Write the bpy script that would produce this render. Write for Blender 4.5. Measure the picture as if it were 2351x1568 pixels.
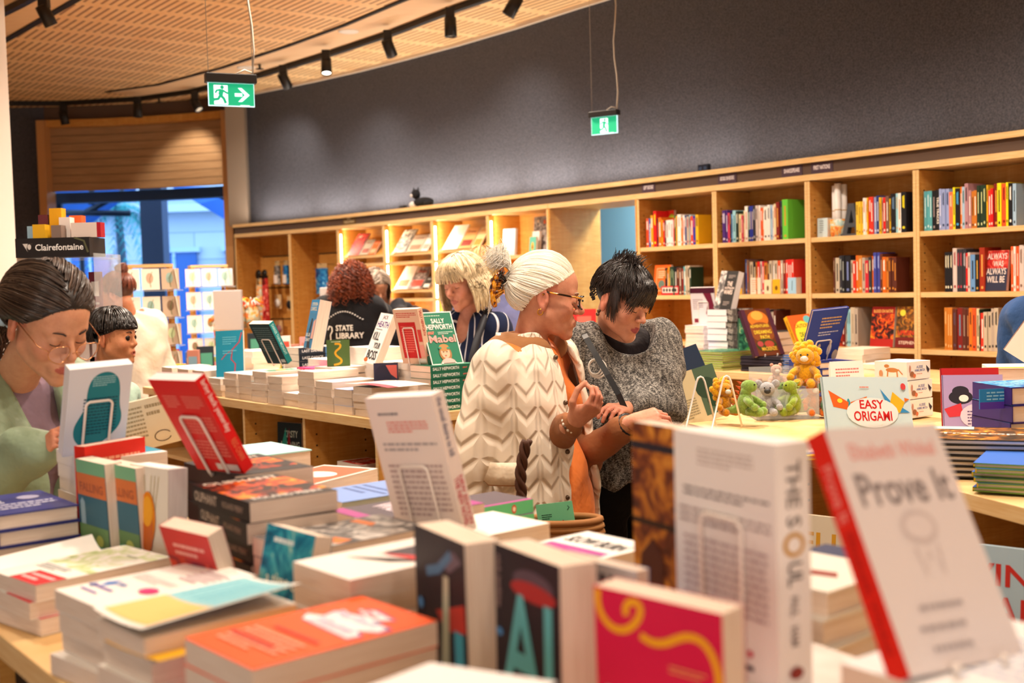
import bpy, math, random
import numpy as np
from mathutils import Matrix, Vector
random.seed(7); rng = np.random.default_rng(7)
for o in list(bpy.data.objects): bpy.data.objects.remove(o)
sc = bpy.context.scene; COL = sc.collection
# ---------------------------------------------------------------- camera
FPX, PIT, ROL, CZ, IW, IH = 2700.0, 2.87, 1.61, 1.55, 2351, 1568
_p, _r = math.radians(PIT), math.radians(ROL)
_fw = np.array([0, math.cos(_p), -math.sin(_p)]); _u = np.array([0, math.sin(_p), math.cos(_p)]); _x = np.array([1., 0, 0])
CX_, CU_ = _x*math.cos(_r)-_u*math.sin(_r), _u*math.cos(_r)+_x*math.sin(_r)
cam = bpy.data.cameras.new('camera'); camo = bpy.data.objects.new('camera', cam); COL.objects.link(camo)
cam.sensor_width = 36; cam.lens = 36*FPX/IW; cam.clip_start = .05; cam.clip_end = 200
mw = Matrix.Identity(4)
for i in range(3): mw[i][0] = CX_[i]; mw[i][1] = CU_[i]; mw[i][2] = -_fw[i]
mw[2][3] = CZ; camo.matrix_world = mw
cam.dof.use_dof = True; cam.dof.focus_distance = 3.7; cam.dof.aperture_fstop = 3.5
sc.camera = camo
sc.view_settings.view_transform = 'Standard'; sc.view_settings.look = 'None'
sc.view_settings.gamma = 1; sc.view_settings.use_curve_mapping = False
sc.view_settings.exposure = 0.5
cy = sc.cycles
cy.max_bounces = 6; cy.diffuse_bounces = 3; cy.glossy_bounces = 2; cy.transmission_bounces = 4; cy.transparent_max_bounces = 6
cy.caustics_reflective = False; cy.caustics_refractive = False; cy.sample_clamp_indirect = 6
cy.use_adaptive_sampling = True; cy.adaptive_threshold = .07
# ---------------------------------------------------------------- world: daylight
w = bpy.data.worlds.new('world'); sc.world = w; w.use_nodes = True
w.node_tree.nodes['Background'].inputs[0].default_value = (.42, .66, 1, 1)
w.node_tree.nodes['Background'].inputs[1].default_value = 3.2
ZC = 3.72                                                      # ceiling height
def area(name, loc, size, power, color=(1, .84, .68), rot=(0, 0, 0), sy=None, spread=None):
    l = bpy.data.lights.new(name, 'AREA'); l.energy = power; l.color = color; l.size = size
    if sy: l.shape = 'RECTANGLE'; l.size_y = sy
    else: l.shape = 'DISK'
    if spread: l.spread = math.radians(spread)
    o = bpy.data.objects.new(name, l); o.location = loc; o.rotation_euler = rot; COL.objects.link(o); return o
# ceiling downlights over the tables (large soft ones)
for i, (x, y, p) in enumerate([(-.9, .8, 8), (.9, .4, 7), (-1.6, 3.2, 23), (.5, 2.6, 22), (1.9, 3.4, 18), (-1.0, 5.6, 38), (.9, 5.2, 38),
                            (-2.6, 8.0, 60), (-.6, 7.6, 50), (2.2, 5.0, 10), (-4.2, 10.6, 50), (-1.6, 9.6, 36)]):
    area('downlight', (x, y, ZC-.03), .28, p*1.25, spread=140)
# added fill light behind the camera, brightens the ceiling and the room
area('rear_fill_light', (-1.5, -3.1, 1.6), 6, 85, (1, .93, .88), (math.radians(97), 0, 0), 2.6)

def rayd(px, py): return CX_*(px-IW/2)/FPX - CU_*(py-IH/2)/FPX + _fw
def onY(px, py, Y): d = rayd(px, py); return Vector(np.array([0, 0, CZ]) + d*Y/d[1])
def onZ(px, py, z): d = rayd(px, py); return Vector(np.array([0, 0, CZ]) + d*(z-CZ)/d[2])
# ---------------------------------------------------------------- materials
def lin(c):
    if isinstance(c, str): c = tuple(int(c[i:i+2], 16)/255 for i in (0, 2, 4))
    return tuple(((v+.055)/1.055)**2.4 if v > .04045 else v/12.92 for v in c)
MATS = {}
class NT:
    def __init__(s, name, rough=.5, spec=.5):
        s.m = bpy.data.materials.new(name); s.m.use_nodes = True; s.t = s.m.node_tree; s.b = s.t.nodes['Principled BSDF']
        s.b.inputs['Roughness'].default_value = rough; s.b.inputs['Specular IOR Level'].default_value = spec
    def n(s, typ, **k):
        x = s.t.nodes.new('ShaderNode'+typ)
        for a, v in k.items(): setattr(x, a, v)
        return x
    def l(s, a, b): s.t.links.new(a, b)
    def val(s, sock, v):
        if hasattr(v, 'links') or hasattr(v, 'is_linked'): s.l(v, sock)
        else: sock.default_value = v
    def math(s, op, a, b=0.0, c=0.0):
        x = s.n('Math', operation=op)
        for i, v in enumerate((a, b, c)):
            if i < len(x.inputs): s.val(x.inputs[i], v)
        return x.outputs[0]
    def obj(s): return s.n('TexCoord').outputs['Object']
    def xyz(s, v): x = s.n('SeparateXYZ'); s.l(v, x.inputs[0]); return x.outputs
    def scale(s, v, sx, sy, sz):
        x = s.n('Mapping'); s.l(v, x.inputs[0]); x.inputs['Scale'].default_value = (sx, sy, sz); return x.outputs[0]
    def noise(s, v, sc_=5, det=3, rough=.5, dist=0):
        x = s.n('TexNoise'); s.l(v, x.inputs['Vector']); x.inputs['Scale'].default_value = sc_; x.inputs['Detail'].default_value = det
        x.inputs['Roughness'].default_value = rough; x.inputs['Distortion'].default_value = dist; return x.outputs[0]
    def ramp(s, f, stops):
        x = s.n('ValToRGB'); s.l(f, x.inputs[0]); e = x.color_ramp.elements
        while len(e) < len(stops): e.new(.5)
        for i, (p, c) in enumerate(stops): e[i].position = p; e[i].color = (*lin(c), 1)
        return x.outputs[0]
    def mix(s, f, a, b):
        x = s.n('Mix', data_type='RGBA'); s.val(x.inputs[0], f)
        for sock, v in ((x.inputs[6], a), (x.inputs[7], b)):
            if isinstance(v, str): sock.default_value = (*lin(v), 1)
            else: s.val(sock, v)
        return x.outputs[2]
    def base(s, c):
        if isinstance(c, (str, tuple)): s.b.inputs['Base Color'].default_value = (*lin(c), 1)
        else: s.l(c, s.b.inputs['Base Color'])
    def bump(s, h, dist=.002, strength=1.0):
        x = s.n('Bump'); x.inputs['Distance'].default_value = dist; x.inputs['Strength'].default_value = strength
        s.l(h, x.inputs['Height']); s.l(x.outputs[0], s.b.inputs['Normal'])
def plain(c, rough=.5, spec=.4, metal=0, name='paint'):
    k = (c, rough, spec, metal)
    if k not in MATS:
        m = NT('%s_%s' % (name, c if isinstance(c, str) else 'rgb'), rough, spec); m.base(c); m.b.inputs['Metallic'].default_value = metal; MATS[k] = m.m
    return MATS[k]
def emit(c, strength, name='light'):
    k = ('emit', c, strength)
    if k not in MATS:
        m = NT(name); m.base(c); m.b.inputs['Emission Color'].default_value = (*lin(c), 1); m.b.inputs['Emission Strength'].default_value = strength; MATS[k] = m.m
    return MATS[k]
def special(name):
    if name in MATS: return MATS[name]
    if name == 'pages':
        m = NT(name, .8, .1); p = m.obj(); n1 = m.noise(m.scale(p, 12, 12, 1500), 1, 2)
        m.base(m.ramp(n1, [(.3, 'dcc3ae'), (.7, 'f4e4d4')])); m.bump(n1, .0006)
    elif name == 'pages_white':
        m = NT(name, .8, .1); p = m.obj(); n1 = m.noise(m.scale(p, 12, 12, 1500), 1, 2)
        m.base(m.ramp(n1, [(.3, 'e2dcdc'), (.7, 'f8f4f2')]))
    elif name in ('birch', 'birch_shade'):
        m = NT(name, .45, .35); p = m.obj(); n1 = m.noise(m.scale(p, 3, 3, 26), 1.5, 4, .6, 1.5)
        n2 = m.noise(m.scale(p, 26, 26, 3), 1, 3, .6)
        f = m.math('ADD', m.math('MULTIPLY', n1, .6), m.math('MULTIPLY', n2, .4))
        m.base(m.ramp(f, [(.3, 'bd7e36'), (.55, 'd0964a'), (.75, 'deae68')]))
    elif name == 'birch_edge':
        m = NT(name, .45, .35); p = m.obj(); n1 = m.noise(m.scale(p, 4, 4, 60), 2, 3)
        m.base(m.ramp(n1, [(.3, 'dfb274'), (.7, 'eccb94')]))
    elif name == 'felt':
        m = NT(name, .95, .1); p = m.obj(); n1 = m.noise(p, 90, 3, .7); n2 = m.noise(p, 1.2, 2)
        m.base(m.ramp(n1, [(.3, '3e3f47'), (.7, '626269')])); m.bump(n1, .004)
    elif name == 'fascia':
        m = NT(name, .7, .2); m.base('5f4c40')
    elif name == 'ceiling':
        m = NT(name, .6, .3); p = m.obj(); x, y, z = m.xyz(p)
        u = m.math('ADD', m.math('MULTIPLY', x, .8), m.math('MULTIPLY', y, .6))       # across the slots
        v = m.math('SUBTRACT', m.math('MULTIPLY', x, .6), m.math('MULTIPLY', y, .8))   # along them
        row = m.math('DIVIDE', v, .50); fr = m.math('FRACT', row); ri = m.math('FLOOR', row)
        su = m.math('FRACT', m.math('ADD', m.math('DIVIDE', u, .064), m.math('MULTIPLY', ri, .5)))
        a = m.math('LESS_THAN', su, .34)
        edge = m.math('MULTIPLY', m.math('GREATER_THAN', fr, .10), m.math('LESS_THAN', fr, .88))
        pan = m.math('GREATER_THAN', m.math('FRACT', m.math('DIVIDE', u, 2.44)), .035)
        mask = m.math('MULTIPLY', m.math('MULTIPLY', a, edge), pan)
        joint = m.math('LESS_THAN', m.math('FRACT', m.math('DIVIDE', v, 1.41)), .008)
        n1 = m.noise(m.scale(p, 1, 1, 1), 6, 3)
        c = m.mix(mask, m.ramp(n1, [(.3, 'f2c68c'), (.7, 'fad6a0')]), 'a47650'); c = m.mix(joint, c, 'b88c60'); m.base(c)
    elif name == 'ceiling_plain':
        m = NT(name, .6, .3); p = m.obj(); n1 = m.noise(m.scale(p, 2, 12, 1), 3, 3); m.base(m.ramp(n1, [(.3, 'ecc496'), (.7, 'f2cfa4')]))
    elif name == 'shutter':
        m = NT(name, .6, .3); p = m.obj(); n1 = m.noise(m.scale(p, 2, 2, 30), 2, 3); m.base(m.ramp(n1, [(.3, 'a07c58'), (.7, 'b28e68')]))
    elif name == 'floor':
        m = NT(name, .35, .4); p = m.obj(); n1 = m.noise(p, 3, 4); m.base(m.ramp(n1, [(.3, '6d5a4a'), (.7, '8a7460')]))
    elif name == 'glass':
        m = NT(name, .02, .5); m.b.inputs['Transmission Weight'].default_value = 1; m.b.inputs['IOR'].default_value = 1.05; m.base('e8f2ff')
    elif name == 'acrylic':
        m = NT(name, .05, .5); m.b.inputs['Alpha'].default_value = .22; m.base('e8f0f4')
    elif name == 'sandstone':
        m = NT(name, .8, .2); p = m.obj(); b = m.n('TexBrick'); m.l(m.scale(p, 1, 1, 1), b.inputs['Vector'])
        mp = m.n('Mapping'); m.l(p, mp.inputs[0]); mp.inputs['Rotation'].default_value = (math.radians(90), 0, 0); m.l(mp.outputs[0], b.inputs['Vector'])
        b.inputs['Scale'].default_value = 1; b.inputs['Brick Width'].default_value = 1.6; b.inputs['Row Height'].default_value = .55; b.inputs['Mortar Size'].default_value = .012
        b.inputs['Color1'].default_value = (*lin('c9cfd6'), 1); b.inputs['Color2'].default_value = (*lin('b4bcc6'), 1); b.inputs['Mortar'].default_value = (*lin('98a2b0'), 1)
        m.base(b.outputs[0])
    elif name == 'skin_':
        pass
    elif name.startswith('art:'):
        cols = {'fire': ['160c0a', '3a0e08', 'd8440f', 'f8a828'], 'grey': ['2a2828', '6a6664', 'b8b0aa', 'e8e0d8'], 'sea': ['0a3a58', '13789a', '3aa6b8', 'b8d8c0'],
                'sunset': ['3c1840', '8c1838', 'd83828', 'e86858'], 'forest': ['20180c', '5a3a14', 'a8641c', 'e8b038'], 'rock': ['2a1410', '7a3a20', 'c87828', 'e8a040'],
                'navyart': ['0c1226', '182848', '30507a', 'c05050'], 'pastel': ['f0dfe0', 'f8f0ea', 'cfe0ec', 'f0c8a0'], 'purple': ['201040', '50308a', '8868c0', 'd0b8e8'],
                'blue': ['103a80', '1c68b8', '38a0d8', 'a8d8f0'], 'watercolor': ['f6c880', 'fbe8c0', '9ad8e0', '3aa8c0'], 'green': ['10302a', '1c5c48', '40906a', 'c8d8a0'],
                'photo': ['302828', '786c68', 'b8a8a0', 'f0e8e0'], 'multi': ['d84028', 'f0c040', '2878b0', '308858'], 'leaf': ['a8c070', 'd0dca8', 'f4f2ea', 'f8f6f0'],
                'floral': ['d85030', 'f0b050', 'a8c8c0', 'f4e8d8'], 'dark': ['0c0c10', '18181e', '282830', '48404c'], 'olive': ['243018', '50602c', '98a048', 'e0d890'],
                'redmix': ['7a1010', 'b81c1c', 'd84030', 'f0b8a0'], 'teal': ['0c5060', '14808c', '40a8b0', 'b0dcd8'], 'cream': ['d8c8a8', 'ece0c8', 'f4ecdc', 'c89858']}[name[4:]]
        m = NT(name.replace(':', '_'), .5, .28); p = m.obj(); n1 = m.noise(p, 22, 4, .55, 1.2)
        m.base(m.ramp(n1, [(.32, cols[0]), (.46, cols[1]), (.56, cols[2]), (.68, cols[3])]))
    MATS[name] = m.m; return m.m
def mat(c):
    if not isinstance(c, str): return c
    if len(c) == 6 and all(ch in '0123456789abcdef' for ch in c): return plain(c, .5, .28)
    return special(c)
# ---------------------------------------------------------------- mesh builder
_TXT = {}
def text_geo(s):
    if s not in _TXT:
        c = bpy.data.curves.new('t', 'FONT'); c.body = s; c.resolution_u = 3; c.align_x = 'CENTER'; c.offset = .018
        o = bpy.data.objects.new('t', c); COL.objects.link(o)
        me = o.to_mesh(); v = np.array([x.co[:2] for x in me.vertices]); f = [tuple(p.vertices) for p in me.polygons]; o.to_mesh_clear()
        bpy.data.objects.remove(o); bpy.data.curves.remove(c)
        if len(v): v = (v-v.min(0))/np.maximum(v.max(0)-v.min(0), 1e-6)
        _TXT[s] = (v, f)
    return _TXT[s]
class MB:
    def __init__(s): s.v = []; s.f = []; s.mi = []; s.mats = []; s.sm = []
    def slot(s, m):
        m = mat(m)
        if m not in s.mats: s.mats.append(m)
        return s.mats.index(m)
    def add(s, vs, fs, m, smooth=False):
        b = len(s.v); k = s.slot(m); s.v += [tuple(v) for v in vs]
        for f in fs: s.f.append(tuple(i+b for i in f)); s.mi.append(k); s.sm.append(smooth)
        return s
    def box(s, a, b, m, M=None, skip=()):
        x0, y0, z0 = a; x1, y1, z1 = b
        vs = [(x0,y0,z0),(x1,y0,z0),(x1,y1,z0),(x0,y1,z0),(x0,y0,z1),(x1,y0,z1),(x1,y1,z1),(x0,y1,z1)]
        if M is not None: vs = [M @ Vector(v) for v in vs]
        fs = {'-z': (3,2,1,0), '+z': (4,5,6,7), '-y': (0,1,5,4), '+x': (1,2,6,5), '+y': (2,3,7,6), '-x': (3,0,4,7)}
        return s.add(vs, [f for k, f in fs.items() if k not in skip], m)
    def obox(s, c, ax, ay, az, m):          # oriented box: centre and three half-axes
        c, ax, ay, az = map(Vector, (c, ax, ay, az)); M = Matrix.Identity(4)
        for i in range(3): M[i][0] = ax[i]; M[i][1] = ay[i]; M[i][2] = az[i]; M[i][3] = c[i]
        return s.box((-1,-1,-1), (1,1,1), m, M)
    def tube(s, pts, r, m, n=8, close=False, caps=True):
        pts = [Vector(p) for p in pts]; N = len(pts); rings = []; prev = None
        rs = r if isinstance(r, (list, tuple)) else [r]*N
        vs = []
        for i, p in enumerate(pts):
            if close: d = pts[(i+1) % N]-pts[i-1]
            else: d = pts[min(i+1, N-1)]-pts[max(i-1, 0)]
            d.normalize()
            if prev is None: a = d.orthogonal().normalized()
            else:
                a = prev-d*prev.dot(d)
                a = a.normalized() if a.length > 1e-6 else d.orthogonal().normalized()
            prev = a; b = d.cross(a)
            for k in range(n):
                t = 2*math.pi*k/n; vs.append(p+(a*math.cos(t)+b*math.sin(t))*rs[i])
        fs = []
        for i in range(N if close else N-1):
            j = (i+1) % N
            for k in range(n): fs.append((i*n+k, i*n+(k+1) % n, j*n+(k+1) % n, j*n+k))
        if caps and not close: fs += [tuple(range(n))[::-1], tuple((N-1)*n+k for k in range(n))]
        return s.add(vs, fs, m, True)
    def lathe(s, prof, m, n=24, M=None):    # prof: (r, z)
        vs = []; fs = []
        for r, z in prof:
            for k in range(n): t = 2*math.pi*k/n; vs.append(Vector((r*math.cos(t), r*math.sin(t), z)))
        if M is not None: vs = [M @ v for v in vs]
        for i in range(len(prof)-1):
            for k in range(n): fs.append((i*n+k, i*n+(k+1) % n, (i+1)*n+(k+1) % n, (i+1)*n+k))
        fs += [tuple(range(n))[::-1], tuple((len(prof)-1)*n+k for k in range(n))]
        return s.add(vs, fs, m, True)
    def ball(s, c, r, m, n=12, M=None):
        if not isinstance(r, (tuple, list)): r = (r, r, r)
        vs = []; fs = []; h = n//2+1
        for i in range(1, h):
            for k in range(n):
                a = math.pi*i/h; t = 2*math.pi*k/n; vs.append(Vector((c[0]+r[0]*math.sin(a)*math.cos(t), c[1]+r[1]*math.sin(a)*math.sin(t), c[2]+r[2]*math.cos(a))))
        vs += [Vector((c[0], c[1], c[2]+r[2])), Vector((c[0], c[1], c[2]-r[2]))]
        if M is not None: vs = [M @ v for v in vs]
        T = (h-1)*n
        for i in range(h-2):
            for k in range(n): fs.append((i*n+k, (i+1)*n+k, (i+1)*n+(k+1) % n, i*n+(k+1) % n))
        for k in range(n): fs.append((T, k, (k+1) % n)); fs.append((T+1, (h-2)*n+(k+1) % n, (h-2)*n+k))
        return s.add(vs, fs, m, True)
    def design(s, O, U, V, items, lift=.00025):
        """flat printed items on the plane O + u*U + v*V (u, v in 0..1)"""
        O, U, V = Vector(O), Vector(U), Vector(V); nn = U.cross(V).normalized(); k = 0
        for it in items:
            k += 1; off = nn*lift*k; P = lambda u, v: O+U*u+V*v+off
            if it[0] in 'ls' and len(it[1]) > 6:
                q = list(it[1]); c_ = it[0] == 's'
                for _ in range(2): q = ([] if c_ else [q[0]])+[w_ for a_, b_ in zip(q, q[1:]+([q[0]] if c_ else [])) for w_ in ((.75*a_[0]+.25*b_[0], .75*a_[1]+.25*b_[1]), (.25*a_[0]+.75*b_[0], .25*a_[1]+.75*b_[1]))]+([] if c_ else [q[-1]])
                it = (('p' if c_ else 'l'), q)+tuple(it[2:])
            t = it[0]; lu, lv = U.length, V.length
            if t == 'r': _, a, b, c, d, col = it; s.add([P(a,b), P(c,b), P(c,d), P(a,d)], [(0,1,2,3)], col)
            elif t == 'e':
                _, a, b, c, d, col = it; n = 20
                s.add([P(a+c*math.cos(2*math.pi*i/n), b+d*math.sin(2*math.pi*i/n)) for i in range(n)], [tuple(range(n))], col)
            elif t == 'p': _, pts, col = it; s.add([P(*q) for q in pts], [tuple(range(len(pts)))], col)
            elif t in 'tT':
                _, txt, a, b, c, d, col = it; v, f = text_geo(txt)
                if not len(v): continue
                if t == 't': s.add([P(a+(c-a)*x, b+(d-b)*y) for x, y in v], f, col)
                else: s.add([P(a+(c-a)*y, d-(d-b)*x) for x, y in v], f, col)     # spine text, top to bottom
            elif t == 'l':
                _, pts, wd, col = it; q = [P(*z) for z in pts]; vs = []; n = len(q)
                for i in range(n):
                    d = (q[min(i+1, n-1)]-q[max(i-1, 0)]).normalized(); sd = nn.cross(d)*(wd/2); vs += [q[i]-sd, q[i]+sd]
                s.add(vs, [(2*i, 2*i+2, 2*i+3, 2*i+1) for i in range(n-1)], col)
            elif t == 'L':     # rows of tiny print
                _, a, b, c, d, n, col = it
                for i in range(n):
                    y = d-(d-b)*(i+.5)/n; hh = (d-b)/n*.22; x = a
                    while x < c:
                        ww = random.uniform(.05, .14)*(c-a) if c-a > .3 else random.uniform(.1, .3)*(c-a); x2 = min(c, x+ww)
                        if not (i == n-1 and x > a+(c-a)*.6): s.add([P(x, y-hh), P(x2, y-hh), P(x2, y+hh), P(x, y+hh)], [(0,1,2,3)], col)
                        x = x2+.02*(c-a)
        return s
    def build(s, name, parent=None, M=None, bevel=0, sub=0):
        me = bpy.data.meshes.new(name); me.from_pydata(s.v, [], s.f)
        for m in s.mats: me.materials.append(m)
        me.polygons.foreach_set('material_index', s.mi); me.polygons.foreach_set('use_smooth', s.sm); me.update()
        o = bpy.data.objects.new(name, me); COL.objects.link(o)
        if M is not None: o.matrix_world = M
        if parent is not None: o.parent = parent
        if bevel: b = o.modifiers.new('b', 'BEVEL'); b.width = bevel; b.segments = 2; b.limit_method = 'ANGLE'
        if sub: b = o.modifiers.new('s', 'SUBSURF'); b.levels = sub; b.render_levels = sub
        return o
def tag(o, label=None, cat=None, group=None, kind=None):
    if label: o['label'] = label
    if cat: o['category'] = cat
    if group: o['group'] = group
    if kind: o['kind'] = kind
    return o
def empty(name, M=None, label=None, cat=None, group=None):
    o = bpy.data.objects.new(name, None); o.empty_display_size = .05; COL.objects.link(o)
    if M is not None: o.matrix_world = M if isinstance(M, Matrix) else Matrix.Translation(M)
    return tag(o, label, cat, group)
def dup(root, M, label=None, group=None):
    r = root.copy(); COL.objects.link(r); r.matrix_world = M
    if label: r['label'] = label
    if group: r['group'] = group
    for ch in list(root.children):
        c = ch.copy(); COL.objects.link(c); c.parent = r
        for g in ch.children: d = g.copy(); COL.objects.link(d); d.parent = c
    return r
def frame(o, x, y, z):
    M = Matrix.Identity(4)
    for i in range(3): M[i][0] = x[i]; M[i][1] = y[i]; M[i][2] = z[i]; M[i][3] = o[i]
    return M
A = Vector((math.cos(math.radians(-52)), math.sin(math.radians(-52)), 0)); B = Vector((-A.y, A.x, 0)); K = Vector((0, 0, 1)); TZ = 1.02   # shop grid directions, table height
# ---------------------------------------------------------------- books
def book_mesh(w, h, t, cover, front, back, spine, hard, pages, spine_col=None, back_col=None, parts=True):
    c = MB(); p = MB() if parts else c; e = .0028 if hard else .0006; ov = .003 if hard else 0
    sc_, bc = spine_col or cover, back_col or cover
    c.box((0, 0, t-e), (w, h, t), cover); c.box((0, 0, 0), (w, h, e), bc)
    c.box((0, 0, 0 if hard else e), (e*1.2, h, t if hard else t-e), sc_)
    p.box((e*1.2, ov, e), (w-ov-.0004, h-ov-(0 if hard else .0004), t-e), pages, skip=('-x',))
    if sc_ != cover: c.design((-.0001, 0, 0), (0, 0, t), (0, h, 0), [('r', 0, 0, 1, 1, sc_)], .0001)
    if front: c.design((0, 0, t), (w, 0, 0), (0, h, 0), front)
    if back: c.design((w, 0, 0), (-w, 0, 0), (0, h, 0), back)
    if spine: c.design((-.0002, 0, 0), (0, 0, t), (0, h, 0), spine)
    return c, p
def book(M, w, h, t, cover, front=(), back=(), spine=(), hard=False, pages='pages', label='', group=None, name='paperback_book', cat='book', parts=True, **k):
    """M takes the book's own frame: x across from the spine, y up the cover, z through the thickness (front cover on top)."""
    c, p = book_mesh(w, h, t, cover, front, back, spine, hard, pages, parts=parts, **k)
    if not parts: o = c.build(name, None, M); return tag(o, label, cat, group)
    r = empty(name, M, label, cat, group); c.build('cover', r); p.build('page_block', r); return r
def standM(pos, yaw, lean=0, roll=0, w=.153, t=.02, side='front'):
    """pos = middle of the bottom edge of the visible face; yaw 0 faces the photographer's side; visible side front/back/spine/fore"""
    y, l, r = map(math.radians, (yaw, lean, roll))
    n = Vector((math.sin(y), -math.cos(y), 0)); x = (-n).cross(K); up = K*math.cos(l)-n*math.sin(l); nn = n*math.cos(l)+K*math.sin(l)
    x2 = x*math.cos(r)+up*math.sin(r); up2 = up*math.cos(r)-x*math.sin(r); p = Vector(pos)
    if side == 'front': return frame(p-x2*w/2-nn*t, x2, up2, nn)
    if side == 'back': return frame(p+x2*w/2, -x2, up2, -nn)
    if side == 'spine': return frame(p-x2*t/2, -nn, up2, x2)
    return frame(p+x2*t/2-nn*w, nn, up2, -x2)
def flatM(pos, ang, w, h, t):      # pos = centre of the top face; ang = direction of the book's x axis
    a = math.radians(ang); x = Vector((math.cos(a), math.sin(a), 0)); y = Vector((-x.y, x.x, 0)); p = Vector(pos)
    return frame(p-x*w/2-y*h/2-K*t, x, y, K)
ORD = ['topmost', 'second from the top', 'third from the top', 'fourth from the top', 'fifth from the top', 'sixth from the top', 'seventh from the top', 'eighth from the top', 'ninth from the top', 'tenth from the top', 'eleventh from the top', 'twelfth from the top', 'thirteenth from the top', 'fourteenth from the top']
def stack(pos, ang, n, what, where, w=.153, h=.234, t=.026, cover='f2ece4', front=(), spine=(), spine_col=None, hard=False, pages='pages', jit=3, shift=.004, group=None, toplabel=None, name='paperback_book', zbase=None, flip=(), **k):
    """n books lying on each other, topmost first; pos = centre of the stack's top face (or x, y with zbase)"""
    x, y = pos[0], pos[1]; z = pos[2] if zbase is None else zbase+n*t; first = None; out = []
    for i in range(n):
        a = ang+random.uniform(-jit, jit)+(180 if i in flip else 0); dx, dy = (random.uniform(-shift, shift) for _ in range(2))
        if i == 0: a, dx, dy = ang, 0, 0
        M = flatM((x+dx, y+dy, z-i*t), a, w, h, t-.0006)
        lab = toplabel if (i == 0 and toplabel) else '%s, %s of %s' % (what, ORD[min(i, 13)], where)
        if first is None: first = book(M, w, h, t-.0006, cover, front, (), spine, hard, pages, lab, group or ('books of '+where), name, spine_col=spine_col, **k); out.append(first)
        else: out.append(dup(first, M, lab))
    return out
def wire_stand(M, w, h, t, label, wire=.0028, col='f2e6dc', aw=.42, ah=.62):
    """M = frame of the book it carries; the arch runs up the book's back cover, lips hold its lower edge"""
    m = MB(); x0, x1 = w*(.5-aw/2), w*(.5+aw/2); z = -wire-.0012; r = .008
    pts = [(x0, -.006, t+.012), (x0, -.008, t+.008), (x0, -.008, z), (x0, 0, z), (x0, h*ah-r, z), (x0+r*.4, h*ah-r*.3, z), (x0+r, h*ah, z), (x1-r, h*ah, z), (x1-r*.4, h*ah-r*.3, z), (x1, h*ah-r, z), (x1, 0, z), (x1, -.008, z), (x1, -.008, t+.008), (x1, -.006, t+.012)]
    m.tube(pts, wire, plain(col, .35, .5), 8)
    for x in (x0, x1): m.ball((x, -.001, t+.013), .0045, plain(col, .35, .5), 8)
    o = m.build('wire_book_stand', None, M); return tag(o, label, 'book stand', 'white wire book stands')
def sheet(M, w, h, f, m_top, items=(), name='loose_cover', parent=None, n=12, under='f2ece4'):
    """thin curved cover: f(u, v) gives its rise"""
    mb = MB()
    for dz, mt in ((0, under), (.0006, m_top)):
        vs = [(w*i/n, h*j/n, f(i/n, j/n)+dz) for j in range(n+1) for i in range(n+1)]
        mb.add(vs, [(j*(n+1)+i, j*(n+1)+i+1, (j+1)*(n+1)+i+1, (j+1)*(n+1)+i) for j in range(n) for i in range(n)], mt, True)
    for it in items:      # (u0, v0, u1, v1, colour) patches that follow the curve
        a, b, c, d, col = it; k = 8
        vs = [(w*(a+(c-a)*i/k), h*(b+(d-b)*j/k), f(a+(c-a)*i/k, b+(d-b)*j/k)+.0012) for j in range(k+1) for i in range(k+1)]
        mb.add(vs, [(j*(k+1)+i, j*(k+1)+i+1, (j+1)*(k+1)+i+1, (j+1)*(k+1)+i) for j in range(k) for i in range(k)], col, True)
    o = mb.build(name, parent, M if parent is None else None)
    if parent is not None and M is not None: o.matrix_local = M
    return o
# ---------------------------------------------------------------- room shell
def strip_mesh(mb, pts, z0, z1, m):         # vertical wall along a plan polyline
    for (a, b) in zip(pts[:-1], pts[1:]):
        mb.add([(a[0], a[1], z0), (b[0], b[1], z0), (b[0], b[1], z1), (a[0], a[1], z1)], [(0, 1, 2, 3)], m)
PXS = [542, 668, 779, 884, 995, 1123, 1262, 1466, 1643, 1856, 2105, 2385, 2700]
YS = [12.75, 12.15, 11.6, 11.05, 10.5, 9.87, 9.2, 8.42, 7.82, 7.2, 6.6, 6.0, 5.4]
FR = [Vector((onY(px, 640, Y)[0], Y, 0)) for px, Y in zip(PXS, YS)]     # front line of the curved bookcase run
def offs(pts, d):
    out = []
    for i, p in enumerate(pts):
        t = (pts[min(i+1, len(pts)-1)]-pts[max(i-1, 0)]).normalized(); out.append(p+Vector((-t.y, t.x, 0))*d)
    return out
WL = offs(FR, .36)
zT, zO, S1, S2, S3, S4, S5 = 2.256, 2.118, 1.771, 1.431, 1.112, .78, .45
WL0 = [Vector((-3.12, 13.3, 0))]+WL
mb = MB(); strip_mesh(mb, WL0, 0, ZC, 'felt'); tag(mb.build('wall_back'), kind='structure')
tag(MB().box((-9, -3.2, -.05), (6, 16, 0), 'floor').build('floor'), kind='structure')
tag(MB().box((-9, -3.2, ZC), (6, 16, ZC+.05), 'ceiling').build('ceiling'), kind='structure')
WLeft = [Vector((-9, 12.3, 0)), Vector((-7.4, 13.3, 0)), Vector((-6.3, 13.62, 0)), Vector((-5.32, 13.68, 0))]
mb = MB(); strip_mesh(mb, WLeft, 0, ZC, 'felt'); tag(mb.build('wall_left'), kind='structure')
mb = MB(); strip_mesh(mb, [Vector((-9, -3.2, 0)), Vector((-9, 12.3, 0))], 0, ZC, 'f2ece4'); tag(mb.build('wall_side'), kind='structure')
mb = MB(); strip_mesh(mb, [WL[-1], Vector((4.3, 4.2, 0)), Vector((4.6, 1, 0)), Vector((4.6, -3.2, 0)), Vector((-9, -3.2, 0))], 0, ZC, 'efe6da'); tag(mb.build('wall_right'), kind='structure')
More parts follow.
